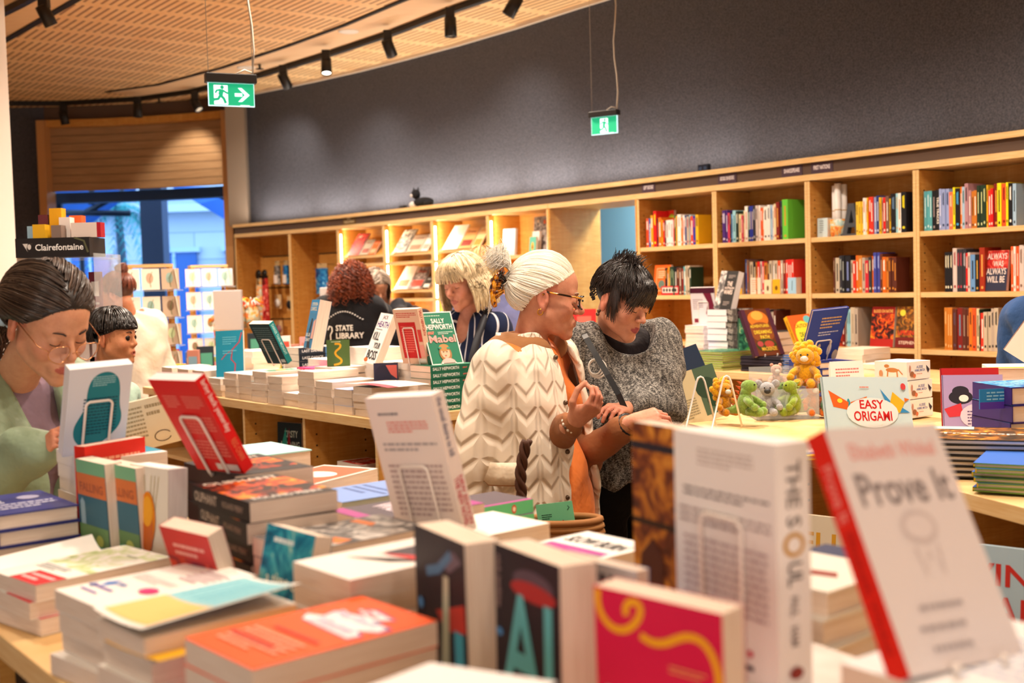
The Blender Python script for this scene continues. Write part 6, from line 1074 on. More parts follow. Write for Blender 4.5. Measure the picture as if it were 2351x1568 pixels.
# --- hand: origin at wrist, fingers towards +y, thumb side +x, palm faces -z
def hand_sdf(P, curl=(30, 35, 40, 45), thumb=(.30, .55), pinch=0., s=1.0):
    Q = P/s; d = cap(Q, (0, -.03, 0), (0, .012, 0), .025, .024); xs = (.029, .0095, -.010, -.028); ln = (.072, .080, .074, .058); by = (.086, .090, .085, .076)
    for i in range(4):
        d = su(d, cap(Q, (xs[i]*.55, .015, 0), (xs[i], by[i], -.002*abs(i-1)), .0135, .0105), .016)
    d = su(d, ell(Q, (.022, .035, -.012), (.016, .03, .014)), .014); d = su(d, ell(Q, (-.022, .035, -.008), (.014, .03, .012)), .014)
    for i in range(4):
        a = math.radians(curl[i]); p = np.array([xs[i], by[i], -.002*abs(i-1)]); t = 0; r = .0088 if i < 3 else .0078; f = None; sp = xs[i]*1.2
        for j, (l, k) in enumerate(((.44, .7), (.31, 1.0), (.25, .8))):
            t += a*k; dr = np.array([sp, math.cos(t), -math.sin(t)]); dr /= np.linalg.norm(dr); q = p+dr*l*ln[i]; g = cap(Q, p, q, r, r*.92); f = g if f is None else su(f, g, .003); p = q; r *= .92
        d = su(d, f, .004)
    a, b = thumb; p0 = np.array([.022, .018, -.006]); p1 = p0+np.array([.030*math.cos(a), .032, -.022*math.sin(b)-.004]); p2 = p1+np.array([.010-.012*pinch, .030, -.016-.012*pinch]); p3 = p2+np.array([-.004-.010*pinch, .024, -.010-.006*pinch])
    t_ = su(cap(Q, p0, p1, .0135, .0105), cap(Q, p1, p2, .0105, .0095), .004); t_ = su(t_, cap(Q, p2, p3, .0095, .0078), .003)
    return su(d, t_, .008)*s
def basis(y, z_hint):
    y = np.array(y, dtype=float); y /= np.linalg.norm(y); z = np.array(z_hint, dtype=float); z -= y*(z@y); z /= np.linalg.norm(z); x = np.cross(y, z); return np.stack([x, y, z], 1)      # columns
def rot(head_yaw, pitch, roll):
    a, b, c = map(math.radians, (head_yaw, -pitch, roll))
    Rz = np.array([[math.cos(a), -math.sin(a), 0], [math.sin(a), math.cos(a), 0], [0, 0, 1]]); Rx = np.array([[1, 0, 0], [0, math.cos(b), -math.sin(b)], [0, math.sin(b), math.cos(b)]]); Ry = np.array([[math.cos(c), 0, math.sin(c)], [0, 1, 0], [-math.sin(c), 0, math.cos(c)]])
    return Rz@Rx@Ry
class Human:
    def __init__(s, pos, heading, scale=1.0, head_pos=None, head_heading=None, pitch=10, roll=0, hs=1.0, arms=None, lean=0.0, name='person', label='', **hk):
        a = math.radians(heading); s.M = frame(Vector((pos[0], pos[1], 0)), Vector((math.sin(a), -math.cos(a), 0)), Vector((math.cos(a), math.sin(a), 0)), K); s.Mi = s.M.inverted(); s.k = scale; s.lean = lean
        s.root = empty(name, s.M, label, 'person')
        s.hk = hk; s.hs = hs; s.hc = np.array(s.Mi @ Vector(head_pos)) if head_pos is not None else np.array([0, .02+lean, 1.525*scale])
        s.R = rot((head_heading if head_heading is not None else heading)-heading, pitch, roll)
        k = scale; L = lambda v: np.array(s.Mi @ Vector(v))
        s.sh = [np.array([sx*.165*k, lean*.8, 1.335*k]) for sx in (1, -1)]      # 0 right, 1 left
        s.el, s.wr, s.hd, s.pn, s.cu = [], [], [], [], []
        for i, sx in enumerate((1, -1)):
            ar = (arms or {}).get('RL'[i])
            if ar is None: e, w_, t, pn, cu = np.array([sx*.21*k, -.02, 1.07*k]), np.array([sx*.20*k, .06, .84*k]), np.array([sx*.19*k, .1, .69*k]), (sx, 0, 0), dict(curl=(20, 25, 28, 30))
            else: e, w_, t = L(ar['e']), L(ar['w']), L(ar['t']); pn = np.array(s.Mi.to_3x3() @ Vector(ar.get('up', (0, 0, 1)))); cu = ar.get('hand', {})
            s.el.append(e); s.wr.append(w_); s.hd.append(t-w_); s.pn.append(pn); s.cu.append(cu)
    def H(s, P): return ((P-s.hc.astype(F4))@s.R.astype(F4))/s.hs
    def torso(s, P, g=0.0, bust=.0):
        k = s.k; l = s.lean; Q = P/k
        d = ell(Q, (0, l*.7, 1.22), (.150+g, .100+g, .18+g)); d = su(d, cap(Q, (-.125, l*.8, 1.345), (.125, l*.8, 1.345), .052+g), .06)
        d = su(d, ell(Q, (0, l*.35+.008, 1.03), (.128+g, .098+g, .16+g)), .05); d = su(d, ell(Q, (0, 0, .90), (.160+g, .118+g, .13+g)), .06)
        if bust: M = np.stack([np.abs(Q[:, 0]), Q[:, 1], Q[:, 2]], 1); d = su(d, sph(M, (.068, l*.7+.075, 1.20), bust+g*.6), .05)
        return d*k
    def legs(s, P, g=0.0):
        k = s.k; Q = P/k; M = np.stack([np.abs(Q[:, 0]), Q[:, 1], Q[:, 2]], 1)
        d = cap(M, (.085, 0, .88), (.085, .012, .48), .084+g, .056+g); return su(d, cap(M, (.085, .012, .48), (.085, -.015, .09), .054+g, .038+g), .02)*k
    def arm(s, P, i, r0, r1, r2, kk=.03): return su(cap(P, s.sh[i], s.el[i], r0, r1), cap(P, s.el[i], s.wr[i], r1, r2), kk)
    def skin_f(s, P):
        k = s.k; d = s.torso(P, -.008); d = su(d, s.legs(P, -.004), .03)
        M = np.stack([np.abs(P[:, 0]), P[:, 1], P[:, 2]], 1); d = su(d, cap(M, (.085*k, -.01, .045), (.10*k, .15, .03), .038, .028), .02)
        nb = np.array([0, s.lean*.8-.012, 1.36*k]); nt = s.hc+s.R@np.array([0, -.022, -.05])*s.hs; d = su(d, cap(P, nb, nt, .053*k, .045*s.hs), .03)
        for i in (0, 1):
            d = su(d, s.arm(P, i, .042*k, .034*k, .022*k), .03); y = s.hd[i]; hs = np.linalg.norm(y)/.165; Bm = basis(y, s.pn[i])
            if i == 0: Bm = np.stack([-Bm[:, 0], Bm[:, 1], Bm[:, 2]], 1)       # mirror so the thumb is on the body side
            w_ = s.wr[i]; cu = s.cu[i]; fl = cu.get('flip', 1); Bm = Bm*np.array([fl, 1, 1]); kw = {q: v for q, v in cu.items() if q != 'flip'}
            d = su(d, near(P, w_+y*.5, .13*hs, lambda p: hand_sdf(((p-w_.astype(F4))@Bm.astype(F4)), s=hs, **kw)), .006)
        hd = near(P, s.hc, .155*s.hs, lambda p: head_sdf(s.H(p), **s.hk)*s.hs)
        return su(d, hd, .018)
    def body(s, vox, skin='e0a888', lips='b86058', blush='d07860', zmin=0.0):
        lo = np.array([-.45, -.35, zmin]); hi = np.array([.45, .6, 1.9])
        for p in [s.hc]+s.wr+s.el: lo = np.minimum(lo, p-.2); hi = np.maximum(hi, p+.2)
        lo[2] = max(zmin, 0.002); v, f = mesh_sdf(s.skin_f, lo, hi, vox); h = s.H(v.astype(F4)); c = np.tile(np.array(lin(skin), dtype=F4), (len(v), 1)); m = (np.abs(h) < .16).all(1) & (h[:, 2] > -.125)
        c[m] = head_color(h[m], skin, lips, blush, s.hk.get('w', 1.0))
        for i in (0, 1):
            dd = np.linalg.norm(v-(s.wr[i]+s.hd[i]*.8), axis=1); q = np.clip(1-dd/.09, 0, 1)[:, None]*.5; c = c*(1-q)+np.array(lin(blush), dtype=F4)*q
        s.bodyo = np_mesh('body', v, f, m_skin(), s.root, c); s.shoes(); return s.bodyo
    def shoes(s, c='2a2624'):
        k = s.k
        for sx in (1, -1):
            f = lambda P: np.maximum(su(cap(P, (sx*.085*k, -.025, .055), (sx*.102*k, .165, .036), .047, .036), cap(P, (sx*.085*k, -.02, .06), (sx*.085*k, -.02, .11), .045), .02), .004-P[:, 2])
            s.cloth('shoe', f, .009, m_cloth('plain', c), lo=(-.2, -.12, 0), hi=(.2, .26, .17), fold=0)
    def cloth(s, name, f, vox, m, lo=None, hi=None, col=None, fold=.004, seed=0):
        def g(P):
            d = f(P)
            if fold: d = d-fold*(np.sin(P[:, 0]*31+3*np.sin(P[:, 2]*13+seed))*np.sin(P[:, 2]*17+P[:, 1]*29+seed)+.6*np.sin(P[:, 1]*47+P[:, 2]*21+2*np.sin(P[:, 0]*23)))
            return d
        v, fc = mesh_sdf(g, lo if lo is not None else (-.5, -.45, .0), hi if hi is not None else (.5, .7, 1.6), vox); return np_mesh(name, v, fc, m, s.root, col)
    def hp(s, p): return Vector(s.hc+s.R@(np.array(p)*s.hs))          # head frame to person frame
    def part(s, mb, name): return mb.build(name, s.root)
    def face_bits(s, brow='3a2a20', lash='1a1210', thick=.0022, eyes=False):
        w_ = s.hk.get('w', 1)
        for sx in (-1, 1):
            m = MB(); m.tube([s.hp((sx*w_*x, y, z)) for x, y, z in ((.016, .0955, .021), (.024, .0965, .0265), (.034, .0915, .027), (.043, .080, .0225))], [thick, thick*1.2, thick, thick*.4], plain(brow, .8), 6); s.part(m, 'eyebrow')
            m = MB(); ex, ey, ez = .0305*sx*w_, .078, .002; R_ = .0152; pts = []
            for k in range(9):
                t = -1.05+2.1*k/8; pts.append(s.hp((ex+R_*math.sin(t)*.93, ey+R_*math.cos(t)*.88, ez-.0045-.002*math.cos(t*1.3)+.001*math.sin(t)*sx)))
            m.tube(pts, .0011, plain(lash, .7), 5); s.part(m, 'eyelashes')
    def strands(s, name, paths, col, r=.0014, var=.25, rough=.42, col2=None, taper=True, n=3):
        """paths in the head frame; thin tubes, each with its own tint"""
        V_, Fc, C_ = [], [], []; base = 0; c0 = np.array(lin(col)); c1 = np.array(lin(col2)) if col2 else c0
        for pa in paths:
            p = (s.hc+(np.array(pa)*s.hs)@s.R.T); N_ = len(p); t = np.gradient(p, axis=0); t /= np.maximum(np.linalg.norm(t, axis=1, keepdims=True), 1e-9)
            a = np.cross(t, [.3, .2, .93]); a /= np.maximum(np.linalg.norm(a, axis=1, keepdims=True), 1e-6); b = np.cross(t, a); rr = np.full(N_, r*random.uniform(.7, 1.3))
            if taper: rr = rr*np.linspace(1, .35, N_)
            for k in range(n): th = 2*math.pi*k/n; V_.append(p+(a*math.cos(th)+b*math.sin(th))*rr[:, None])
            for k in range(n):
                k2 = (k+1) % n; i0 = base+k*N_+np.arange(N_-1); j0 = base+k2*N_+np.arange(N_-1); Fc.append(np.stack([i0, j0, j0+1, i0+1], 1))
            base += n*N_; cc = (c0+(c1-c0)*random.random())*random.uniform(1-var, 1+var); C_.append(np.tile(cc, (n*N_, 1)))
        return np_mesh(name, np.concatenate(V_), np.concatenate(Fc), m_hair(rough), s.root, np.concatenate(C_))
    def hair_sdf(s, name, f, vox, col, lo=(-.2, -.25, -.3), hi=(.2, .2, .25), noise=.15, rough=.5):
        v, fc = mesh_sdf(f, lo, hi, vox); c = np.array(lin(col))*(1+noise*np.sin(v[:, :1]*900+v[:, 1:2]*300)*np.sin(v[:, 2:3]*200)); p = s.hc+(v*s.hs)@s.R.T; return np_mesh(name, p, fc, m_hair(rough), s.root, np.clip(c, 0, 1))
def SC(d, off=0.0):      # point over the skull in direction d
    d = np.array(d, dtype=float); d /= np.linalg.norm(d); c = np.array([0, -.008, .030]); r = np.array([.080+off, .102+off, .100+off]); return c+d*r
def slerp(a, b, t):
    a = np.array(a, float)/np.linalg.norm(a); b = np.array(b, float)/np.linalg.norm(b); w_ = math.acos(max(-1, min(1, float(a@b)))); return a if w_ < 1e-4 else (math.sin((1-t)*w_)*a+math.sin(t*w_)*b)/math.sin(w_)
def hroots(n, ys, zs, ymin=-.8, extra=.3):
    f = lambda d: SC(d)[2]-np.interp(SC(d)[1], ys, zs)
    return roots(n, lambda d: d[1] > ymin and f(d) > 0)+roots(int(n*extra), lambda d: d[1] > ymin and 0 < f(d) < .014)
def cap_f(hairline):      # skull cap: hairline(P) < 0 inside the haired area
    def f(P): return np.maximum(head_sdf(P)-.002, hairline(P))
    return f
# ---------------------------------------------------------------- people
def zl(P, ys, zs): return np.interp(P[:, 1], ys, zs).astype(F4)-P[:, 2]
def wpt(px, py, Y): return tuple(onY(px, py, Y))
def neckcut(P, c, r): return sph(P, c, r)
def roots(n, cond):
    out = []
    while len(out) < n:
        d = np.array([random.gauss(0, 1) for _ in range(3)]); d /= np.linalg.norm(d)
        if cond(d): out.append(d)
    return out
def shell(P, zs, rxs, rys, cy_=0.0, th=.02):
    rx = np.interp(P[:, 2], zs, rxs).astype(F4); ry = np.interp(P[:, 2], zs, rys).astype(F4)
    o = (np.sqrt((P[:, 0]/rx)**2+((P[:, 1]-cy_)/ry)**2)-1)*np.minimum(rx, ry)*1.0
    return np.maximum(o, -(o+th)), o
# ===== older woman in the beige quilted jacket
def woman_one():
    h = Human((.055, 3.52), -30, .985, head_pos=wpt(1250, 684, 3.5), head_heading=2, pitch=9, roll=0, hs=1.0, old=True,
              arms={'R': dict(e=wpt(1238, 1035, 3.50), w=wpt(1318, 968, 3.27), t=wpt(1408, 905, 3.2), up=(.2, -.5, -.5), hand=dict(curl=(48, 52, 55, 60), thumb=(.2, .9), pinch=.9)),
                    'L': dict(e=wpt(1335, 1050, 3.6), w=wpt(1450, 970, 3.42), t=wpt(1560, 935, 3.38), up=(.1, -.6, .8), hand=dict(curl=(45, 55, 60, 65), thumb=(.2, .8), pinch=.6))},
              label='older woman with white clipped-up hair and glasses in beige quilted jacket, looking right')
    h.body(.0032, 'd8987a', 'b46e5c', 'cc7460'); h.face_bits('b8a898', '8a7868', .0016)
    k = .985
    tr = lambda P: np.maximum(h.legs(P, .014), P[:, 2]-.9); h.cloth('trousers', lambda P: su(tr(P), np.maximum(h.torso(P, .006), P[:, 2]-.95), .03), .008, m_cloth('plain', '1c1c22'), lo=(-.4, -.3, .06), hi=(.4, .4, 1.0))
    def top(P):
        o = su(h.torso(P, .010, .05), cap(P, (0, .02, .95), (0, .03, .80), .150, .160), .05); o = np.maximum(o, .79-P[:, 2]); return sd(o, sph(P, (0, .05, 1.46), .10), .02)
    h.cloth('orange_top', top, .007, m_cloth('satin', 'e8803c'), lo=(-.35, -.3, .75), hi=(.35, .4, 1.45), fold=.006)
    def swt(P): return np.minimum(np.minimum(np.maximum(h.arm(P, 0, .060, .060, .040, .03), cap(P, h.sh[0], h.wr[0]-(h.wr[0]-h.el[0])*.0, 9)*0-1), 9), h.arm(P, 1, .060, .060, .040, .03))
    def sleeves(P):
        out = []
        for i in (0, 1):
            w_ = h.wr[i]-(h.wr[i]-h.el[i])*.10; out.append(su(cap(P, h.sh[i], h.el[i], .058, .056), cap(P, h.el[i], w_, .056, .036), .03))
        return np.minimum(*out)
    h.cloth('brown_sleeves', sleeves, .006, m_cloth('plain', '9a6440'), lo=(-.4, -.3, .85), hi=(.4, .75, 1.45), fold=.006)
    zs = [.74, .80, 1.0, 1.2, 1.30, 1.345, 1.39]; rx = [.235, .24, .232, .222, .208, .18, .11]; ry = [.195, .20, .19, .170, .148, .125, .085]
    def jk(P):
        s_, o = shell(P, zs, rx, ry, -.01, .024)
        for sx in (-1, 1):
            sl = cap(P, (sx*.172, -.015, 1.305), (sx*.272, -.115, .87), .080, .062); s_ = su(s_, np.maximum(sl, -(o+.012)), .008)
        hem = .785+.02*np.sin(P[:, 0]*14+1)+np.maximum(P[:, 1]*.12, 0)
        d = np.maximum(s_, hem-P[:, 2]); d = np.maximum(d, P[:, 2]-1.40)
        wd = np.interp(P[:, 2], [.78, 1.0, 1.25, 1.36, 1.4], [.115, .085, .06, .05, .06]).astype(F4); op = np.maximum(np.abs(P[:, 0]+.012)-wd, -P[:, 1]); return sd(d, op, .012)
    h.cloth('quilted_jacket', jk, .006, m_cloth('quilt', 'f6e8d4'), lo=(-.42, -.35, .7), hi=(.42, .35, 1.45), fold=.005)
    def collar(P):
        t = ell(P, (0, -.014, 1.352), (.150, .118, .060)); inn = ell(P, (0, .012, 1.43), (.076, .082, .14)); t = sd(t, inn, .01)
        op = np.maximum(np.abs(P[:, 0])-.04-(P[:, 2]-1.34)*.2, -(P[:, 1]-.03)); return sd(t, op, .01)
    h.cloth('brown_collar', collar, .005, m_cloth('plain', '9c6c44'), lo=(-.2, -.2, 1.25), hi=(.2, .2, 1.47), fold=0)
    # pocket flap and snaps
    Mi = h.Mi; R3 = Mi.to_3x3()
    c = Mi @ Vector(wpt(1168, 1082, 3.29)); f0 = math.atan2(c.y, c.x); mb = MB(); q = 10; vs = []
    for j in range(4):
        for i in range(q+1):
            u = -.30+.60*i/q; z = c.z+.024-.052*j/3-(.010 if 1 < i < q-1 and j == 3 else 0); o = .016+.006*j/3; vs.append(Vector(((np.interp(z, zs, rx)+o)*math.cos(f0+u), (np.interp(z, zs, ry)+o)*math.sin(f0+u)-.01, z)))
    fs = [(j*(q+1)+i, j*(q+1)+i+1, (j+1)*(q+1)+i+1, (j+1)*(q+1)+i) for j in range(3) for i in range(q)]; mb.add(vs, fs, m_cloth('satin', 'f0dfc6'), True); mb.tube(vs[3*(q+1):], .0035, plain('c89870', .7), 6); o = mb.build('pocket_flap', h.root); sm = o.modifiers.new('s', 'SOLIDIFY'); sm.thickness = .006
    for z in (1.33, 1.2, 1.06, .93):
        wd = np.interp(z, [.78, 1.0, 1.25, 1.36], [.115, .085, .06, .05]); ry_ = np.interp(z, zs, ry); rx_ = np.interp(z, zs, rx); x = wd+.012; y = ry_*math.sqrt(1-(x/rx_)**2)-.006; MB().ball((x, y, z), .0075, plain('6a5a4c', .3, .5, .8), 10).build('snap', h.root)
    # hair: swept up to a claw clip
    hl = lambda P: zl(P, [-.12, -.06, -.035, .0, .03, .06, .08, .1], [-.05, -.045, .0, .028, .045, .07, .088, .095])
    h.hair_sdf('hair_base', cap_f(hl), .004, 'f0e4cc', rough=.5); G = np.array([0, -.95, .18]); P_ = []
    for d in hroots(1400, [-.12, -.06, -.035, .0, .03, .06, .08, .1], [-.05, -.045, .0, .028, .045, .07, .088, .095]):
        st_ = d; b = random.uniform(.004, .012); P_.append([SC(slerp(st_, G, t), .001+b*math.sin(math.pi*min(1, t*1.1))**.7) for t in np.linspace(0, .97, 12)])
    h.strands('swept_hair', P_, 'fffcf4', .0017, .07, .4, 'f4e8d0', taper=False)
    T = []; c0 = SC(G, .004)
    for _ in range(420):
        a = random.uniform(.9, 2.3); sp = random.gauss(0, .45); L_ = random.uniform(.05, .10); dr = np.array([math.sin(sp)*.8, -math.cos(a*.7)*.9-.2, math.sin(a)*1.0]); dr /= np.linalg.norm(dr); c = c0+np.array([random.gauss(0, .012), 0, random.uniform(.015, .04)])
        T.append([c+dr*L_*t+np.array([0, -.03, -.075])*t*t*random.uniform(.1, .9) for t in np.linspace(0, 1, 8)])
    for _ in range(45):
        c = c0+np.array([random.gauss(0, .012), 0, random.uniform(-.02, .02)]); T.append([c+np.array([random.gauss(0, .01), -.05, -.02-.10*random.random()])*t for t in np.linspace(0, 1, 7)])
    h.strands('hair_tuft', T, 'fffdf6', .0018, .05, .45, 'f8ecd8')
    m = MB(); TS = NT('tortoiseshell', .12, .6); TS.base(TS.ramp(TS.noise(TS.obj(), 45, 2, .5), [(.42, '1c0c04'), (.5, '7a3808'), (.56, 'd08010'), (.66, 'e8a020')])); TS.b.inputs['Coat Weight'].default_value = .6; TS = TS.m
    for sx in (-1, 1):
        arc = []
        for j in range(13):
            t = -.9+2.1*j/12; arc.append(h.hp((sx*.040+sx*.006*math.sin(j*2.2), -.122-.034*math.cos(t), .006+.062*math.sin(t))))
        m.tube(arc, [.007+.003*math.sin(j*2.2)**2 for j in range(13)], TS, 8)
        for j in range(2, 12): m.tube([arc[j], arc[j]+(h.hp((sx*.01, -.105, .022))-arc[j])*.6], [.0045, .0025], TS, 6)
    m.tube([h.hp((-.036, -.146, .03)), h.hp((0, -.156, .03)), h.hp((.036, -.146, .03))], .012, TS, 8); m.build('claw_clip', h.root)
    # glasses, earring, watch, bracelet, ring
    g = MB(); GB = plain('141c24', .2, .6)
    for sx in (-1, 1):
        pts = [h.hp((sx*(.031+.026*math.cos(t)), .112-.012*abs(math.cos(t)), .000+.019*math.sin(t))) for t in np.linspace(0, 2*math.pi, 20, endpoint=False)]; g.tube(pts, .0026, GB, 6, close=True)
        g.tube([h.hp((sx*.057, .104, .012)), h.hp((sx*.074, .08, .014)), h.hp((sx*.08, .0, .018)), h.hp((sx*.079, -.012, .008))], .0032, TS, 6)
    g.tube([h.hp((-.006, .114, .006)), h.hp((.006, .114, .006))], .003, GB, 6); g.build('glasses', h.root)
    er = [h.hp((.079+.001*math.sin(t), -.012+.0075*math.cos(t), -.042+.0085*math.sin(t))) for t in np.linspace(0, 2*math.pi, 14, endpoint=False)]; MB().tube(er, .0016, plain('d8a038', .2, .5, 1), 6, close=True).build('hoop_earring', h.root)
    def ringat(i, f, r, wd, mt, nm, beads=False):
        c = Vector(h.wr[i]+(h.el[i]-h.wr[i])*f); y = Vector(h.wr[i]-h.el[i]).normalized(); a = y.orthogonal().normalized(); b = y.cross(a); m = MB()
        if beads:
            for q in range(18): t = 2*math.pi*q/18; m.ball(c+(a*math.cos(t)+b*math.sin(t))*r+y*.006*math.sin(t), .0052, plain('f0e6d8' if q % 3 else '5a4a3c', .3), 8)
        else: m.tube([c+(a*math.cos(t)+b*math.sin(t))*r-y*wd for t in np.linspace(0, 2*math.pi, 20, endpoint=False)], wd, mt, 8, close=True)
        return m.build(nm, h.root)
    ringat(0, .04, .030, 0, None, 'bead_bracelet', True); ringat(1, .03, .029, .009, plain('17181c', .35), 'watch')
    return h
# ===== woman in the grey marled knit
def woman_two():
    h = Human((.345, 3.92), -62, .985, head_pos=wpt(1425, 690, 3.80), head_heading=-42, pitch=24, roll=-3, hs=.97,
              arms={'R': dict(e=wpt(1325, 960, 3.72), w=wpt(1385, 985, 3.66), t=wpt(1440, 990, 3.6)), 'L': dict(e=wpt(1505, 935, 3.85), w=wpt(1436, 938, 3.62), t=wpt(1392, 935, 3.5), up=(0, -.5, .9))},
              label='woman with spiky black hair in a grey marled knit top, looking down')
    h.body(.0034, 'e0a284', 'a83c58', 'd07868'); h.face_bits('2a1c18', '140e0c', .0022)
    h.cloth('trousers', lambda P: su(np.maximum(h.legs(P, .02), P[:, 2]-.9), np.maximum(h.torso(P, .008), P[:, 2]-.95), .03), .008, m_cloth('plain', '111116'), lo=(-.4, -.3, .06), hi=(.4, .4, 1.0))
    h.cloth('black_top', lambda P: sd(np.maximum(h.torso(P, .010, .06), 1.0-P[:, 2]), ell(P, (0, .04+.03, 1.455), (.095, .10, .115)), .01), .006, m_cloth('plain', '1c1418'), lo=(-.35, -.3, .95), hi=(.35, .4, 1.45), fold=.002)
    def kn(P):
        d = su(h.torso(P, .034, .06), cap(P, (0, 0, 1.1), (0, 0, .88), .165, .185), .06)
        for i in (0, 1): d = su(d, su(cap(P, h.sh[i], h.el[i], .085, .085), cap(P, h.el[i], h.wr[i]-(h.wr[i]-h.el[i])*.15, .075, .040), .04), .07)
        d = np.maximum(d, .885+.01*np.sin(P[:, 0]*30)-P[:, 2]); return sd(d, ell(P, (0, .075, 1.44), (.115, .13, .145)), .012)
    h.cloth('knit_top', kn, .006, m_cloth('knit', '262626', 'b8b4ac'), lo=(-.5, -.35, .8), hi=(.5, .6, 1.5), fold=.009)
    # brooch swirl, strap
    m = MB()
    for q in range(3):
        c = h.Mi @ Vector(wpt(1366+q*3, 842+q*2, 3.635)); ax = h.Mi.to_3x3() @ Vector((.95, -.3, 0)); r_ = .020+.004*q; m.tube([c+ax*r_*math.cos(t)+K*(.026+.003*q)*math.sin(t)*(.9) for t in np.linspace(0, 2*math.pi, 20, endpoint=False)], .0028, plain('e8e4dc', .8), 5, close=True)
    m.build('knitted_swirl', h.root)
    s_ = [h.Mi @ Vector(wpt(*p)) for p in ((1338, 762, 3.82), (1346, 776, 3.68), (1368, 815, 3.62), (1395, 860, 3.585), (1420, 905, 3.57), (1440, 950, 3.58), (1460, 1010, 3.6))]; m = MB(); vs = []
    for i, p in enumerate(s_):
        sd_ = h.Mi.to_3x3() @ Vector((.9, 0, .35)).normalized()*.009; vs += [p-sd_, p+sd_]
    m.add(vs, [(2*i, 2*i+2, 2*i+3, 2*i+1) for i in range(len(s_)-1)], plain('2c3034', .4)); o = m.build('bag_strap', h.root); q = o.modifiers.new('s', 'SOLIDIFY'); q.thickness = .003
    hl = lambda P: zl(P, [-.12, -.06, -.03, .0, .05, .08, .1], [-.085, -.08, .0, .028, .05, .066, .07])
    h.hair_sdf('hair_base', cap_f(hl), .004, '17110f', rough=.35); P_ = []
    for d in roots(500, lambda d: d[2] > .45 and d[1] > -.3):      # forward fringe, brushed to the person's left
        az = math.atan2(d[0], d[1]); e = np.array([math.sin(az*.9-.1), math.cos(az*.9-.1), random.uniform(-.18, .22)]); P_.append([SC(slerp(d, e, t), .006+.008*math.sin(math.pi*t)) for t in np.linspace(0, 1, 9)])
    for _ in range(260):      # jagged fringe
        x = random.uniform(-.075, .075); top_ = SC((x*9, 1, 1.1), .008); ln = random.uniform(.05, .085)+(.03 if abs(x) > .05 else 0); y1 = .104-3*x*x*2; P_.append([top_+(np.array([x*1.06+random.gauss(0, .004), y1, .10-ln])-top_)*t+np.array([0, .016, .01])*math.sin(math.pi*t) for t in np.linspace(0, 1, 8)])
    for sx in (-1, 1):
        for _ in range(130):
            y0 = random.uniform(.02, .06); r_ = SC((sx, y0*6, .7), .006); e = np.array([sx*.082, y0+random.gauss(0, .005), random.uniform(-.06, .0)]); P_.append([r_+(e-r_)*t+np.array([sx*.012, 0, 0])*math.sin(math.pi*t) for t in np.linspace(0, 1, 8)])
    for d in roots(520, lambda d: d[1] < .1 and d[2] > -.5 and not (abs(d[0]) > .8 and d[2] < .1 and d[1] > -.35)):
        e = slerp(d, (d[0]*.8, d[1]-.3, -.75), .42); P_.append([SC(slerp(d, e, t), .005+.008*math.sin(math.pi*t)) for t in np.linspace(0, 1, 7)])
    for _ in range(230):      # spikes
        d = np.array([random.gauss(0, .28), random.gauss(-.25, .32), 1]); r_ = SC(d, .003); L_ = random.uniform(.02, .05); n_ = np.array([random.gauss(0, .35), random.gauss(-.15, .4), 1]); n_ /= np.linalg.norm(n_); P_.append([r_+n_*L_*t+np.array([0, .01, 0])*t*t for t in np.linspace(0, 1, 5)])
    h.strands('hair', P_, '1c1412', .0019, .4, .3, '3a302c')
    MB().ball(h.hp((.082, -.012, -.044)), .006, plain('5a4838', .3, .5, .7), 10).ball(h.hp((.083, -.012, -.055)), .0065, plain('786450', .3, .5, .7), 10).build('earring', h.root); return h
